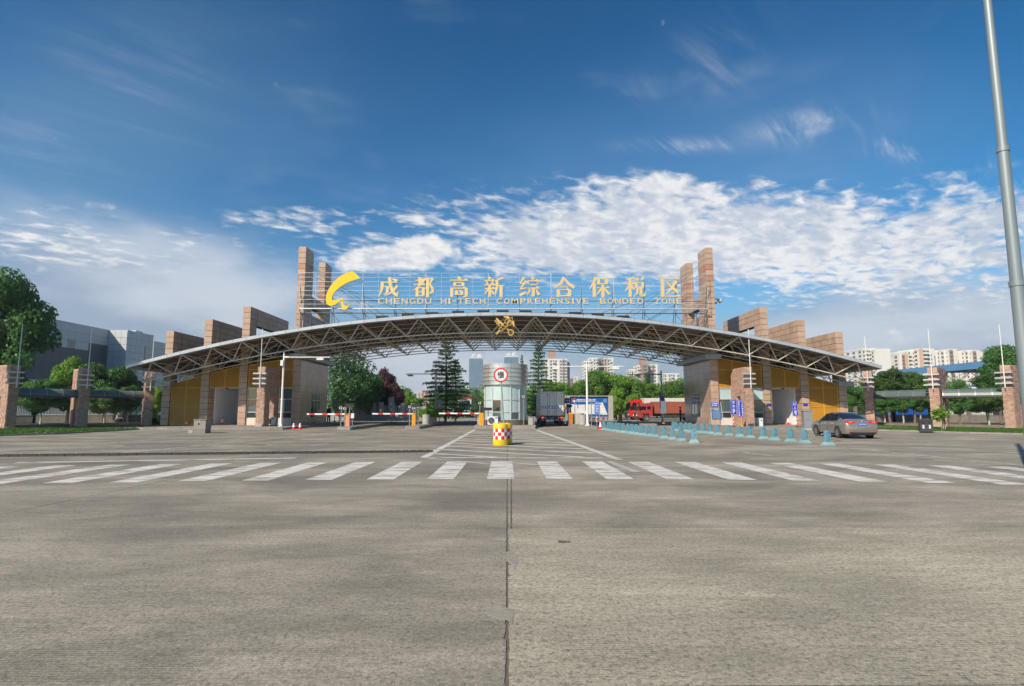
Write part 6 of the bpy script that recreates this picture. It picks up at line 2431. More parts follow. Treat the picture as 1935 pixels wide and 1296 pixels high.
def ptree(kind, pxl, pxr, pyt, pyb, Y, label, group=None, trunk='n', nm='tree', tr=None):
    """a tree whose crown fills these sight lines at depth Y"""
    X = Xat((pxl + pxr) / 2, Y)
    w = (pxr - pxl) / FPX * Y * 1.16
    return tree(kind, X, Y, max(.1, at(959, pyb, Y).z), at(959, pyt, Y).z, w, label, group, trunk, nm, tr=tr)
GL_ = 'trees behind the left colonnade'
GR_ = 'trees behind the right colonnade'
GC_ = 'trees inside the zone'
# left side
ptree('dark', -88, 68, 492, 742, 60, 'tallest dark leafy tree at the left frame edge', GL_, tr=.3)
ptree('dark', -190, -30, 560, 770, 64, 'dark tree beyond the left frame edge', GL_)
ptree('bright', 102, 182, 674, 772, 58, 'bright sunlit green tree before the grey building', GL_)
ptree('dark', 160, 255, 682, 785, 60, 'dark rounded tree right of the bright sunlit one, before grey building', GL_)
ptree('dark', 52, 128, 715, 782, 55, 'low spreading dark tree under the leftmost glazed canopy', GL_, 'w')
ptree('dark', 118, 158, 722, 780, 56.5, 'narrow dark tree left of the second brick pier', GL_, 'w')
ptree('mag', 176, 240, 728, 782, 55, 'dark low tree with pale trunk right of the second brick pier', GL_, 'w')
ptree('mag', 228, 274, 726, 780, 57, 'dark low tree close left of the third brick pier', GL_, 'w')
ptree('bright', 284, 322, 729, 786, 58.5, 'small bright green tree between the third pier and left pavilion', GL_)
ptree('dark', 4, 60, 690, 790, 66, 'dark bushy tree behind the leftmost pier', GL_)
tree('broad', -39.5, 37.3, 7.0, 17.0, 6.3, 'street tree outside the frame left of the verge', GL_, tr=.2)
# inside, left of the booth
ptree('feather', 604, 708, 650, 775, 74, 'airy feathery tree against the left corner block', GC_, tr=.2)
ptree('dark', 660, 722, 700, 790, 80, 'dense dark green tree beside the purple tree', GC_)
ptree('blue', 622, 672, 722, 792, 76, 'grey green bushy tree behind the salmon barrier', GC_)
ptree('broad', 690, 712, 700, 770, 92, 'light green treetop between the dark tree and purple tree', GC_)
ptree('purple', 702, 752, 694, 792, 84, 'purple leaved tree, taller of the two', GC_)
ptree('purple', 730, 766, 722, 792, 82, 'lower purple leaved tree right of the taller one', GC_)
ptree('bright', 756, 790, 738, 788, 92, 'bright green tree right of the purple trees', GC_)
ptree('broad', 778, 818, 748, 788, 98, 'green tree below the far pale towers left', GC_)
ptree('bright', 618, 648, 752, 790, 82, 'low bright shrub tree just right of the left corner block', GC_)
ptree('cedar', 796, 890, 634, 800, 66, 'tall cedar with layered branches left of the booth', GC_, nm='cedar', tr=.16)
ptree('cedar', 830, 893, 676, 796, 72, 'second cedar close behind the tall left cedar', GC_, nm='cedar', tr=.14)
ptree('cedar', 884, 918, 732, 792, 88, 'small cedar in front of the left glass tower', GC_, nm='cedar')
ptree('cedar', 908, 928, 740, 792, 92, 'smallest cedar just left of the booth', GC_, nm='cedar')
ptree('cedar', 974, 998, 668, 790, 80, 'thin cedar top just above the booth crown', GC_, nm='cedar')
ptree('cedar', 984, 1052, 640, 798, 70, 'tall cedar right of the booth crown', GC_, nm='cedar', tr=.16)
# inside, right
for k, (a, b_, c, d, Y, kd, lab) in enumerate((
        (1000, 1040, 738, 796, 84, 'broad', 'low green tree between the booth and the box truck'),
        (1026, 1082, 712, 792, 88, 'broad', 'green tree behind the box truck'),
        (1066, 1106, 720, 792, 92, 'broad', 'green tree above the left end of the billboard'),
        (1084, 1146, 696, 792, 97, 'broad', 'tall green tree above the middle of the billboard'),
        (1124, 1180, 692, 792, 99, 'broad', 'tall green tree above the right end of the billboard'),
        (1160, 1216, 700, 792, 96, 'broad', 'green tree right of the billboard'),
        (1190, 1240, 712, 792, 102, 'broad', 'green tree behind the red cab lorry'),
        (1212, 1266, 716, 790, 100, 'broad', 'green tree behind the white container'),
        (1244, 1296, 708, 790, 98, 'broad', 'green tree left of the right corner block'),
        (1212, 1234, 693, 780, 112, 'poplar', 'narrow pointed dark tree before the far right tower block'),
        (1150, 1176, 728, 790, 84, 'bright', 'thin pale green young tree by the brown orange barrier'),
        (1060, 1090, 742, 795, 90, 'dark', 'dark low tree at the left billboard post'),
        (1142, 1168, 744, 795, 88, 'dark', 'dark low tree at the right billboard post'),
        (1280, 1330, 716, 790, 106, 'broad', 'green tree half hidden by the right corner block'))):
    ptree(kd, a, b_, c, d, Y, lab, GC_)
# right side
for a, b_, c, d, Y, kd, tk, lab in (
        (1648, 1712, 692, 764, 62, 'mag', 'n', 'broad dark crown just right of the right canopy tip'),
        (1690, 1762, 697, 768, 63, 'mag', 'n', 'broad dark crown left of the second pier from the right'),
        (1630, 1676, 708, 770, 66, 'dark', 'n', 'dark crown behind the right canopy tip'),
        (1646, 1692, 735, 786, 57, 'dark', 'w', 'low dark tree with pale trunk just right of the right canopy pier'),
        (1686, 1722, 738, 782, 56, 'dark', 'w', 'low tree with a pale trunk midway behind the right glazed canopy'),
        (1712, 1764, 734, 780, 57, 'mag', 'w', 'low tree with a pale trunk left of the bush pier'),
        (1786, 1838, 715, 786, 55, 'dark', 'n', 'dark tree below the blue shed roof'),
        (1832, 1902, 728, 784, 54, 'mag', 'w', 'low tree with a pale trunk left of the rightmost pier'),
        (1856, 1925, 690, 760, 60, 'dark', 'n', 'leafy tree before the right end of the blue roof'),
        (1872, 1975, 646, 740, 66, 'dark', 'n', 'tall leafy tree at the right frame edge behind the steel pole'),
        (1930, 2060, 640, 770, 70, 'dark', 'n', 'tree beyond the right frame edge'),
        (1598, 1640, 722, 790, 70, 'dark', 'n', 'dark tree right behind the right pavilion')):
    ptree(kd, a, b_, c, d, Y, lab, GR_, tk)
# bush at the foot of the pier
bs = thing('bush', 'small leafy bush on three bare stems at a brick pier foot', 'bush', (gp(1784, 815).x, gp(1784, 815).y, .05), 0)
link('foliage', crown_mesh('foliage', LM['bright'], 31, 16, 34, .34, 'dome'), bs, (-.1, 0, .55), None, (1.55, 1.2, 1.25))
b = MB()
for a in (-.5, 0, .5):
    b.tube((a * .15, 0, 0), (a * .7, .05, .9), .022, .012)
b.build('stem', m_barkw, bs)
# clipped hedges
def hedge(loc, rz, L, W, H, label, m, dens=900, group=None):
    t = thing('hedge', label, 'hedge', loc, rz, group)
    rs = np.random.RandomState(int(L * 10))
    n = int(dens * (L * W + 2 * L * H + 2 * W * H))
    q = rs.uniform(-.5, .5, (n, 3))
    ax = rs.choice(3, n, p=[.12, .5, .38])
    sgn = rs.choice([-1, 1], n)
    sgn[ax == 2] = 1
    nn = np.zeros((n, 3))
    for i in range(n):
        q[i, ax[i]] = .5 * sgn[i]
        nn[i, ax[i]] = sgn[i]
    q = q * np.array([L, W, H]) + np.array([0, 0, H / 2]) + rs.normal(size=(n, 3)) * .045
    me = quads('foliage', q, nn + rs.normal(size=(n, 3)) * .6, rs.uniform(.03, .07, n), rs.uniform(0, 1, n), m, seed=3)
    link('foliage', me, t)
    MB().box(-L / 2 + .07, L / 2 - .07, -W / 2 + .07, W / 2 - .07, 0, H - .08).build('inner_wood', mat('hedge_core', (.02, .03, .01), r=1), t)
    return t
p, q = at(286, 798, 53.5), at(378, 797, 51.5)
hedge(((p.x + q.x) / 2, 52.5, 0), math.atan2(q.y - p.y, q.x - p.x), (q - p).length, .8, .72, 'low dark clipped hedge between the third pier and left pavilion', LM['dark'], 500)
hedge((Xat(814, 53.2), 53.2, .85), rad(62), 2.6, 1.0, .62, 'yellow green clipped hedge growing out of the round planters', LM['hedge'], 700)
# ------------------------------------------------------------------ low walls and fences behind the colonnades
def picket_fence(name, pts, z0, hw, hf, label, pk, mt_p, mt_w, posts=3.0, mesh_m=None):
    t = thing(name, label, 'fence')
    bk, ws = MB(), MB()
    rl = MB()
    for a, c in zip(pts[:-1], pts[1:]):
        a, c = Vector((a[0], a[1], z0)), Vector((c[0], c[1], z0))
        d = c - a
        u = d.normalized()
        ws.bar(a + Vector((0, 0, hw / 2)), c + Vector((0, 0, hw / 2)), .24, hw)
        ws.bar(a + Vector((0, 0, hw + .03)), c + Vector((0, 0, hw + .03)), .30, .06)
        for z in (hw + .14, hw + hf - .12):
            rl.bar(a + Vector((0, 0, z)), c + Vector((0, 0, z)), .03, .04)
        n = int(d.length / pk)
        for k in range(n):
            p = a + d * ((k + .5) / n)
            bk.box(p.x - .014, p.x + .014, p.y - .014, p.y + .014, z0 + hw + .06, z0 + hw + hf)
        n = max(1, int(d.length / posts))
        for k in range(n + 1):
            p = a + d * (k / n)
            MB().box(p.x - .16, p.x + .16, p.y - .16, p.y + .16, z0, z0 + hw + hf * .95).build('post', mt_w, t)
    ws.build('low_wall', mt_w, t)
    rl.build('rail', mt_p, t)
    bk.build('pickets', mt_p, t, kind='stuff')
    return t
m_lwall = mat('old_wall', (.17, .15, .125), r=.9, var=.25, sc=2, dirt=.4)
m_pick = mat('picket_pale', (.46, .50, .49), r=.5, var=.1)
m_green = mat('green_post', (.02, .28, .17), r=.5)
picket_fence('picket_fence', [(-62, 52), (-50, 61), (-38, 64.5), (-30.5, 65)], .1, .75, 1.05, 'pale picket fence on a low old wall behind the left trees', .13, m_pick, m_lwall, 3.4)
picket_fence('picket_fence', [(31.5, 66), (44, 65), (60, 58)], .1, .75, 1.05, 'dark picket fence on a low wall behind the right trees', .14, m_dark, m_lwall, 3.4)
for px, Y, lab in ((158.0, 62, 'left'), (258, 63, 'left'), (1867, 56, 'right')):
    pass
gs = thing('mesh_screen', 'green mesh screen fence behind the left picket fence', 'fence')
for a, c in (((-64, 55), (-52, 64)), ((-52, 64), (-39, 68)), ((-39, 68), (-31, 68.5))):
    MB().bar((a[0], a[1], 1.35), (c[0], c[1], 1.35), .03, 1.5).build('screen', mat('mesh_green', (.12, .21, .18), r=.8, var=.15), gs)
    MB().tube((a[0], a[1], 0), (a[0], a[1], 2.4), .05, n=6).build('post', m_green, gs)
MB().tube((at(258, 780, 62).x, 62, 0), (at(258, 780, 62).x, 62, 2.3), .05, n=6).build('post', m_green, gs)
gp2 = thing('green_post', 'leaning bright green steel post near the rightmost pier', 'post', (at(1868, 800, 57).x, 57, 0))
MB().tube((0, 0, 0), (-.25, 0, 2.3), .055, n=8).build('shaft', m_green, gp2)
# plinth walls the colonnades stand on
def plinth(pts, label):
    t = thing('plinth_wall', label, 'low wall')
    for a, c in zip(pts[:-1], pts[1:]):
        MB().bar((a[0], a[1], .17), (c[0], c[1], .17), .35, .34).build('wall_section', m_lwall, t)
    return t
plinth([gp(x, y) for x, y in ((-160, 818), (0, 811.5), (150, 808), (285, 804))], 'long low dark plinth wall under the left colonnade')
plinth([gp(x, y) for x, y in ((1648, 805.5), (1770, 808.5), (1915, 811.5), (2100, 819))], 'long low dark plinth wall under the right colonnade')
# wall panels fence inside left
fw = thing('panel_fence', 'grey metal panel fence with stone pillars inside the gate on the left', 'fence')
Yw = 79.0
xs = [Xat(px, Yw) for px in (605, 644, 689, 708, 723, 744, 763, 782, 803)]
m_pan = mat('fence_panel', (.20, .22, .245), r=.45, m=.3, var=.1, sc=2)
m_gpil = mat('grey_pillar', (.34, .33, .325), r=.8, var=.12)
for k in range(len(xs) - 1):
    MB().box(xs[k], xs[k + 1], Yw - .12, Yw + .12, 0, .85).build('wall_base', m_gpil, fw)
    MB().box(xs[k] + .2, xs[k + 1] - .2, Yw - .02, Yw + .02, .95, 2.05).build('panel', m_pan, fw)
    MB().box(xs[k] + .2, xs[k + 1] - .2, Yw - .05, Yw + .05, 2.05, 2.12).build('rail', m_dark, fw)
for k, x in enumerate(xs):
    MB().box(x - .28, x + .28, Yw - .25, Yw + .25, 0, 2.35 if k != 4 else 2.5).build('pillar', m_gpil, fw)
for k in range(len(xs) - 1):
    x = (xs[k] + xs[k + 1]) / 2
    MB().box(x - .07, x + .07, Yw - .06, Yw + .06, .85, 2.1).build('post', m_dark, fw)
for px, Y, h, lab in ((636, 64, 1.9, 'left striped post on the inner pavement behind the salmon barrier'), (645, 66, 1.95, 'right striped post on the inner pavement behind the salmon barrier'), (741, 60.5, 2.1, 'striped post with a pale board between the two left islands'), (831.5, 62, 1.9, 'striped post beside the round planters')):
    t = thing('striped_post', lab, 'post', (Xat(px, Y), Y, .15), 0, 'red and white striped posts inside the gate')
    for k in range(7):
        MB().tube((0, 0, h * k / 7), (0, 0, h * (k + 1) / 7), .04, n=8).build('band', m_redp if k % 2 else m_whiter, t, smooth=True)
    MB().lathe([(.2, 0), (.18, .06), (.05, .12)], 10).build('foot', m_dark, t)
    if px in (741, 636, 831.5):
        MB().box(-.3, .3, .05, .09, h - .55 if px == 741 else h - .45, h + .55).build('board', m_gpil, t)

# ------------------------------------------------------------------ grey panelled building on the left
m_gp = mat('metal_panel', (.53, .54, .55), r=.45, m=.2, var=.05, sc=.3, rn=.035)
m_gd = mat('metal_panel_dark', (.105, .112, .122), r=.45, m=.2, var=.06, sc=.3, rn=.05)
gbld = thing('grey_building', 'grey metal panelled building with a dark band behind the left trees', 'building')
XA, XB_ = -71.0, -67.7
Z1, Z2 = at(203, 625, 101).z, at(310, 647, 110).z
MB().box(-110, XA - .05, 70, 101.2, 0, Z1 - .02).box(-110, XB_ - .05, 101.06, 108.6, 0, Z1 - .03).box(-110, XB_ - .06, 108.6, 140, 0, Z2 - .02).build('core', m_core, gbld)
def face_x(x, ya, yb, z0, z1, ny, nz, fn):
    for i in range(ny):
        for j in range(nz):
            a, b_ = ya + (yb - ya) * i / ny, ya + (yb - ya) * (i + 1) / ny
            c, d = z0 + (z1 - z0) * j / nz, z0 + (z1 - z0) * (j + 1) / nz
            block('cladding_panel', gbld, fn(i, j), x - .06, x, a + .02, b_ - .02, c + .02, d - .02)
face_x(XA, 78, 101, 2, Z1, 15, 10, lambda i, j: m_gd if 3 <= j <= 6 and 1 <= i else (m_glass if j == 7 and i in (1, 2, 4, 5, 6, 7, 9) else m_gd if j == 7 and i > 11 else m_gp))
face_x(XB_, 101, 108.6, 2, Z1, 6, 11, lambda i, j: m_gp)
face_x(XB_ - .01, 108.62, 124, 2, Z2, 10, 10, lambda i, j: m_gp)
for i in range(3):
    for j in range(11):
        a, b_ = XA + (XB_ - XA) * i / 3, XA + (XB_ - XA) * (i + 1) / 3
        block('cladding_panel', gbld, m_gp, a + .02, b_ - .02, 100.99, 101.05, 2 + (Z1 - 2) * j / 11 + .02, 2 + (Z1 - 2) * (j + 1) / 11 - .02)
for y, a, b_ in ((106.3, .42, .86), (107.2, .25, .60), (96.9, .70, .78), (86, .70, .78)):
    block('slot_window', gbld, m_glassd, XB_ - .05 if y > 101 else XA - .05, (XB_ if y > 101 else XA) + .02, y - .22, y + .22, Z1 * a, Z1 * b_)
MB().box(-110, XA + .03, 70, 101.2, Z1 - .02, Z1 + .15).box(-110, XB_ + .03, 101.05, 108.64, Z1 - .03, Z1 + .16).box(-110, XB_ + .02, 108.64, 140, Z2 - .02, Z2 + .14).build('parapet', m_silver, gbld)
MB().box(-69.5, -68.2, 104, 106, Z1 + .16, Z1 + .5).build('roof_unit', m_silver, gbld)
bt = thing('blue_awning', 'blue and white tent roof glimpsed behind the left pier', 'tent', (at(44, 765, 70).x, 70, 0), .2)
MB().poly([(-2.5, 0, 1.9), (2.5, 0, 1.9), (2.5, 0, 2.15), (1.0, 0, 2.9), (-2.5, 0, 2.9)], (0, 3, 0)).build('canvas', m_bluep, bt)
MB().box(-2.5, 2.5, -.03, .0, 1.72, 1.92).build('valance', m_whiter, bt)
for x in (-2.3, 2.3):
    MB().tube((x, .2, 0), (x, .2, 1.9), .05).build('pole', m_grey, bt)

# ------------------------------------------------------------------ blue roofed shed on the right
sh = thing('blue_shed', 'open shed with a bright blue roof edge behind the right trees', 'shed')
XSH = 70.0
m_blroof = mat('roof_blue', (.10, .25, .44), r=.45, var=.10, sc=.5, dirt=.1)
zs_ = at(1890, 680, 81).z
for k in range(16):
    y0 = 76 + 30 * k / 16
    block('roof_sheet', sh, m_blroof, XSH - .05, XSH + .05, y0 + .01, y0 + 30 / 16 - .01, zs_ - 1.05, zs_)
MB().box(XSH + .05, XSH + 30, 76, 106, zs_ - .25, zs_ - .12).build('roof', m_blroof, sh)
for y in (77, 84, 91, 98, 105):
    MB().box(XSH + .4, XSH + .75, y - .15, y + .15, 0, zs_ - .25).build('column', m_grey, sh)
    MB().bar((XSH + .5, y, zs_ - 2.6), (XSH + 12, y, zs_ - 2.2), .1, .1).build('truss', m_steel, sh)
    for k in range(5):
        MB().bar((XSH + .5 + k * 2.4, y, zs_ - (2.6 if k % 2 else .4)), (XSH + 2.9 + k * 2.4, y, zs_ - (.4 if k % 2 else 2.6)), .08, .08).build('truss', m_steel, sh)
for k in range(5):
    y = 77 + k * 7
    MB().bar((XSH + .55, y, zs_ - 2.7), (XSH + .55, min(105, y + 7), zs_ - 2.7), .10, .12).bar((XSH + .55, y, zs_ - .6), (XSH + .55, min(105, y + 7), zs_ - 2.6), .08, .08).build('eaves_truss', m_steel, sh)
MB().box(XSH + 22, XSH + 22.3, 76, 106, 0, zs_ - .3).build('rear_wall', mat('shed_wall', (.16, .17, .18), r=.8), sh)
rr = random.Random(5)
for k in range(16):
    y = 77.5 + k * 1.75
    t = thing('stacked_goods', ['white', 'blue', 'pale grey', 'dark'][k % 4] + ' stacked goods in the shed, %s from its near end' % ORD[k], 'goods', (XSH + 2.0, y, 0), 0, 'goods stacked in the blue shed')
    z = 0
    while z < zs_ - 3.4:
        h = rr.uniform(.6, 1.2)
        MB().box(-.8, .8, -.75, .75, z, z + h - .05).build('bale', [m_white_p, m_bluel, m_gp, m_dark][(k + int(z)) % 4], t)
        z += h
# blue lorry body and containers seen through the right trees
for px0, px1, py, Y, mm, lab in ((1668, 1706, 770, 84, m_bluel, 'blue container seen between the right trees'), (1722, 1764, 768, 82, m_bluel, 'blue ribbed container left of the second pier from the right'), (1806, 1862, 772, 80, m_white_p, 'white parked trailer seen under the trees left of the rightmost pier')):
    xa, xb = Xat(px0, Y), Xat(px1, Y)
    t = thing('container', lab, 'container', ((xa + xb) / 2, Y, 0), 0, 'containers behind the right trees')
    hh = at(px0, py, Y).z + .35
    b = MB().box(-(xb - xa) / 2, (xb - xa) / 2, 0, 2.4, .5, hh)
    n = 12
    for k in range(n):
        x = -(xb - xa) / 2 + (xb - xa) * (k + .25) / n
        b.box(x, x + (xb - xa) / n * .5, -.05, 0, .6, hh - .1)
    b.build('shell', mm, t)
    MB().box(-(xb - xa) / 2 + .2, (xb - xa) / 2 - .2, .3, 2.1, 0, .5).build('underframe', m_dark, t)

# ------------------------------------------------------------------ far buildings
m_tile = mat('flat_pale', (.68, .66, .61), r=.8, var=.06, sc=.05)
m_tile2 = mat('flat_brown', (.36, .235, .185), r=.8, var=.06, sc=.05)
m_tile3 = mat('flat_tan', (.55, .38, .27), r=.8, var=.06, sc=.05)
m_tileg = mat('flat_grey', (.24, .25, .27), r=.8, var=.08, sc=.05)
m_win = glass('flat_window', (.09, .105, .12), .12)
m_twr = glass('tower_glass', (.12, .20, .275), .14)
m_twr2 = glass('tower_glass_dark', (.045, .10, .17), .10)
def block_of_flats(pxl, pxr, pyt, Y, label, depth=14, m=None, storeys=14, bays=5, pattern=None, pent=None, side=None, group='distant blocks of flats'):
    """pattern: per bay one of w (window column), s (solid wall), b (balcony column), r (brown strip), t (tan wall)"""
    m = m or m_tile
    xa, xb = Xat(pxl, Y), Xat(pxr, Y)
    zt = at((pxl + pxr) / 2, pyt, Y).z
    W = xb - xa
    t = thing('apartment_block', label, 'building', ((xa + xb) / 2, Y, 0), 0, group)
    MB().box(-W / 2, W / 2, .3, depth, 0, zt).build('wall', m, t)
    MB().box(-W / 2 - .15, W / 2 + .15, .1, depth + .15, zt, zt + .9).build('parapet', m, t)
    pattern = pattern or 'w' * bays
    n = len(pattern)
    bw = W / n
    zb = 3.0
    hs = (zt - zb) / storeys
    win, bal = MB(), MB()
    for i, p in enumerate(pattern):
        x = -W / 2 + bw * i
        if p == 's':
            MB().box(x + .1, x + bw - .1, 0, .3, 0, zt + .6).build('wall_bay', m, t)
        elif p == 't':
            MB().box(x + .1, x + bw - .1, -.1, .3, 0, zt + .8).build('wall_bay', m_tile3, t)
        elif p == 'r':
            MB().box(x + .1, x + bw - .1, -.05, .3, 0, zt + .5).build('wall_bay', m_tile2, t)
        if p in 'wrb':
            for j in range(storeys):
                z = zb + hs * j
                win.box(x + bw * .18, x + bw * .82, .12 if p != 'r' else -.12, .28 if p != 'r' else .02, z + hs * .22, z + hs * .80)
        if p == 'b':
            for j in range(storeys):
                z = zb + hs * j
                bal.box(x + bw * .08, x + bw * .92, -1.1, .28, z - .1, z + hs * .36)
    for j in range(storeys + 1):
        z = zb + hs * j
        bal.box(-W / 2, W / 2, .18, .3, z - .18, z + .02)
    if win.v:
        win.build('windows', m_win, t, kind='stuff')
    bal.build('floor_bands', m, t, kind='stuff')
    # the two returns
    for s in (-1, 1):
        sw = MB()
        for j in range(storeys):
            z = zb + hs * j
            for k in range(3):
                y = depth * (k + .5) / 3
                sw.box(min(s * (W / 2), s * (W / 2 + .06)), max(s * W / 2, s * (W / 2 + .06)), y - 1, y + 1, z + hs * .25, z + hs * .8)
        sw.build('side_windows', m_win, t, kind='stuff')
    if pent:
        a, b_, h = pent
        MB().box(-W / 2 + W * a, -W / 2 + W * b_, 3, depth - 3, zt + .9, zt + h).build('roof_house', m_tile2, t)
    return t
block_of_flats(1030, 1072, 680, 430, 'pale many windowed tower block right of the cedar', 16, m_tile, 15, pattern='wswbwswrw', pent=(.2, .5, 8))
block_of_flats(1072.3, 1077, 686, 436, 'dark narrow side of the pale tower block', 14, m_tileg, 14, pattern='s', group=None)  # side of that block, built as a separate slab in darker grey
block_of_flats(1104, 1116, 684, 420, 'left lower step of the stepped tower block above the lamp', 14, m_tile, 14, pattern='bwb')
block_of_flats(1115.5, 1133, 678, 416, 'middle tall part of the stepped tower block above the lamp', 15, m_tile, 15, pattern='bswbr')
block_of_flats(1133, 1144, 679, 424, 'dark recessed part of the stepped tower block', 12, m_tileg, 14, pattern='wrw')
block_of_flats(1143, 1160, 678.5, 420, 'right brown and white part of the stepped tower block', 14, m_tile, 15, pattern='rtwbs')
block_of_flats(1190, 1206, 700, 440, 'low pale block left of the brown tower block', 14, m_tile, 9, pattern='bwbw')
block_of_flats(1205, 1214, 692, 430, 'balcony wing of the brown tower block', 14, m_tile, 12, pattern='bb')
block_of_flats(1213, 1226, 689, 426, 'plain brown wall of the brown tower block', 14, m_tile2, 12, pattern='r', pent=(.1, .8, 6))
block_of_flats(1226, 1244, 690.5, 432, 'right pale wing of the brown tower block', 14, m_tile, 12, pattern='rwrws')
block_of_flats(1077, 1083, 716, 520, 'small brown block behind the right trees', 14, m_tile2, 9, pattern='wr')
block_of_flats(1087, 1092, 713, 540, 'small white block peeping over the right trees', 14, m_tile, 9, pattern='ws')
block_of_flats(1256, 1285, 707, 480, 'low pale blocks behind the trees left of the right corner block', 14, m_tile, 10, pattern='wswbwsw')
block_of_flats(768, 776, 741, 600, 'small far orange brown block left of the cedar', 14, m_tile3, 8, pattern='wsw', pent=(.2, .7, 4))
block_of_flats(777, 784, 745, 620, 'small far pale block left of the cedar', 14, m_tileg, 7, pattern='wsw')
block_of_flats(791, 812, 743, 520, 'far pale tower cluster just left of the cedar', 20, m_tile3, 9, pattern='wswsws')
block_of_flats(925, 934, 688.5, 700, 'reddish rooftop peeping over the booth crown', 14, m_tile2, 16, pattern='wr')
# the long row on the right
row = [(1603, 1618, 666, 330, 'wsws', m_tile, 'low pale block at the left end of the right row'), (1618, 1636, 668.5, 326, 's', m_tile, 'blank pale wall beside the right canopy end'), (1637, 1661, 661, 300, 'wbwbwb', m_tile, 'ribbed pale block left of the wide blank wall'), (1661, 1690, 662, 296, 's', m_tile, 'wide blank cream gable wall of the right row'),
       (1690, 1707, 672, 310, 'wbw', m_tileg, 'grey balcony block right of the wide blank gable'), (1706, 1722, 671, 300, 'srt', m_tile, 'tan and grey block left of the gap'), (1724, 1746, 665, 300, 'bswrb', m_tile, 'first white slab right of the gap in the row'), (1745, 1759, 661, 296, 'tb', m_tile, 'tan tall slab behind the second pier flagpole'),
       (1758, 1774, 661.5, 298, 'bs', m_tile, 'white slab right of the tan tall slab'), (1774, 1787, 665, 302, 'sw', m_tile, 'fourth white slab from the row gap'), (1787, 1804, 664, 300, 'wsw', m_tile, 'fifth white slab with grey roof lumps'), (1803, 1818, 662.5, 298, 'rs', m_tile, 'white slab carrying a roof garden'),
       (1819, 1835, 667, 304, 'sw', m_tile, 'short white slab right of the roof garden'), (1834, 1848, 664.5, 302, 'wsr', m_tile, 'slim white and brown slab left of a broad white one'), (1848, 1862, 665, 300, 'rs', m_tile, 'broad white slab near the end of the row'), (1863, 1877, 668, 306, 'sbw', m_tile, 'shorter slab before the end of the row'), (1876, 1896, 667, 303, 'wbs', m_tile, 'last white slab of the right row by the tall tree')]
for a, b_, c, Y, p, m, lab in row:
    o = block_of_flats(a, b_, c, Y, lab, 16, m, 14, pattern=p, group='row of blocks on the right skyline')
rg_ = CR['dark'][0]
# twin glass towers with roof lettering
def glass_tower(pxl, pxr, pyt, Y, label, chars, sl):
    xa, xb = Xat(pxl, Y), Xat(pxr, Y)
    zt = at((pxl + pxr) / 2, pyt, Y).z
    W = xb - xa
    t = thing('glass_tower', label, 'building', ((xa + xb) / 2, Y, 0), 0, 'twin glass office towers')
    MB().box(-W / 2, W / 2, 0, W * .9, 0, zt).build('core', m_twr2, t)
    n, nz = 9, 26
    g = MB()
    for i in range(n):
        for j in range(nz):
            g.box(-W / 2 + W * (i + .05) / n, -W / 2 + W * (i + .95) / n, -.3, 0, zt * (j + .04) / nz, zt * (j + .96) / nz)
    for s in (-1, 1):
        for i in range(6):
            for j in range(nz):
                g.box(min(s * W / 2, s * (W / 2 + .3)), max(s * W / 2, s * (W / 2 + .3)), W * .9 * (i + .05) / 6, W * .9 * (i + .95) / 6, zt * (j + .04) / nz, zt * (j + .96) / nz)
    g.build('curtain_wall', m_twr, t, kind='stuff')
    rr = random.Random(len(chars) + int(pxl))
    for k in range(18):
        i, j = rr.randrange(n), rr.randrange(8, nz)
        block('open_light', t, m_twr2, -W / 2 + W * (i + .2) / n, -W / 2 + W * (i + .9) / n, -.45, -.3, zt * (j + .2) / nz, zt * (j + .7) / nz)
    MB().box(-W / 2, W / 2, .3, W * .9, zt, zt + 1.2).build('parapet', m_white_p, t)
    for k, c in enumerate(chars):
        h = 6.0
        link('character', fit(text_mesh(c, m_whiter, 1, .1, .05), h=h), t, (-W / 2 + W * (sl[0] + sl[1] * k), 0, zt + 1.0 + h / 2))
    fr = MB()
    for k in range(6):
        x = -W / 2 + W * (.15 + .14 * k)
        fr.box(x - .15, x + .15, .2, .5, zt + 1, zt + 5.5)
    fr.build('sign_frame', m_white_p, t)
    return t
glass_tower(886.5, 911.5, 677, 900, 'left glass office tower with white roof characters', '桂菲', (.35, .40))
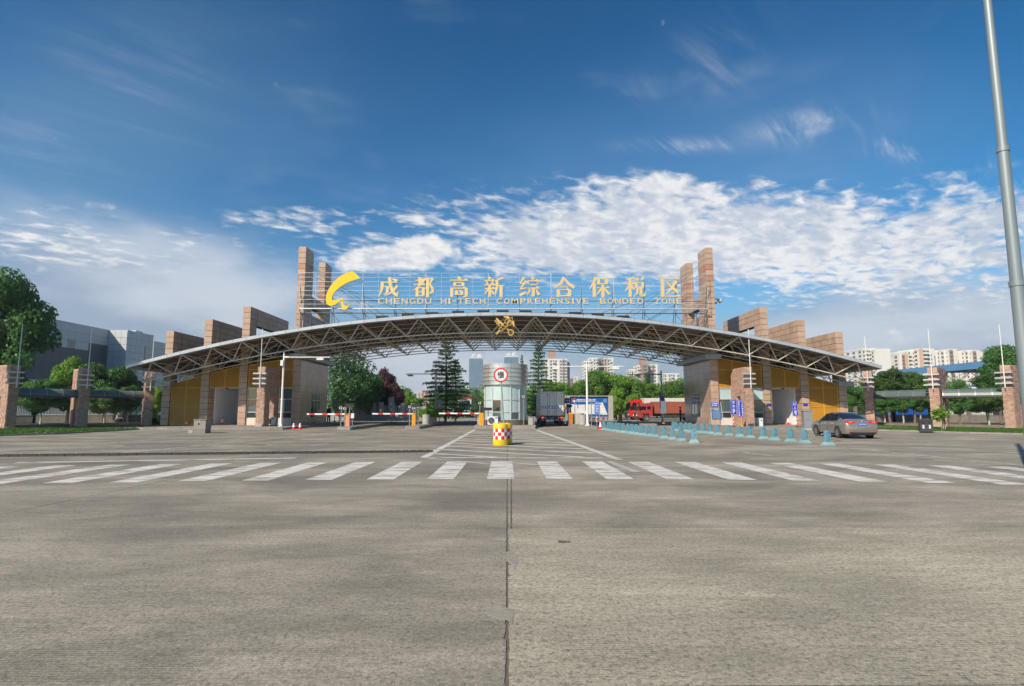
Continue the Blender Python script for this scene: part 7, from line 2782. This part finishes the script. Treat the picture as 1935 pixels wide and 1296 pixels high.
glass_tower(953, 979.5, 674.5, 900, 'right glass office tower with white roof characters behind the booth', '大厦', (.30, .38))
# far wood that closes the view at ground level
def far_wood(name, label, x0, x1, y, h, n, seed):
    rs = np.random.RandomState(seed)
    C, Nn, Sz, T = [], [], [], []
    for k in range(n):
        c = np.array([rs.uniform(x0, x1), y + rs.uniform(-6, 6), 0])
        hh = h * rs.uniform(.6, 1.1)
        m = 420
        d = rs.normal(size=(m, 3))
        d /= np.linalg.norm(d, axis=1, keepdims=True)
        q = c + np.array([0, 0, hh * .55]) + d * np.array([hh * .5, hh * .45, hh * .52]) * rs.uniform(.7, 1.08, (m, 1))
        q[:, 2] = np.maximum(q[:, 2], .1)
        C.append(q)
        Nn.append(d + rs.normal(size=(m, 3)) * .5)
        Sz.append(rs.uniform(.25, .6, m))
        T.append(rs.uniform(.1, .7) + rs.normal(size=m) * .2)
    me = quads(name, np.concatenate(C), np.concatenate(Nn), np.concatenate(Sz), np.concatenate(T), LM['broad'], seed=seed)
    o = link(name, me, kind='stuff')
    tag(o, label, 'wood')
far_wood('wood', 'far green wood along the horizon behind the inner road', -70, 70, 195, 9, 60, 3)
far_wood('wood', 'far green wood behind the right trees and shed', 70, 190, 150, 6, 34, 4)
far_wood('wood', 'far green wood along the left horizon behind the grey building', -230, -60, 160, 7, 36, 6)

# ------------------------------------------------------------------ thin summer haze
hz = MB().box(-1300, 1300, -60, 1500, -1.2, 115).build('haze', None, kind='stuff')
tag(hz, 'thin pale summer haze over the whole district', 'haze')
mh = bpy.data.materials.new('haze')
mh.use_nodes = True
mh.node_tree.nodes.clear()
vo = mh.node_tree.nodes.new('ShaderNodeVolumePrincipled')
vo.inputs['Color'].default_value = (.86, .92, 1.0, 1)
vo.inputs['Density'].default_value = .00028
vo.inputs['Anisotropy'].default_value = .2
mo = mh.node_tree.nodes.new('ShaderNodeOutputMaterial')
mh.node_tree.links.new(vo.outputs[0], mo.inputs['Volume'])
hz.data.materials.clear()
hz.data.materials.append(mh)
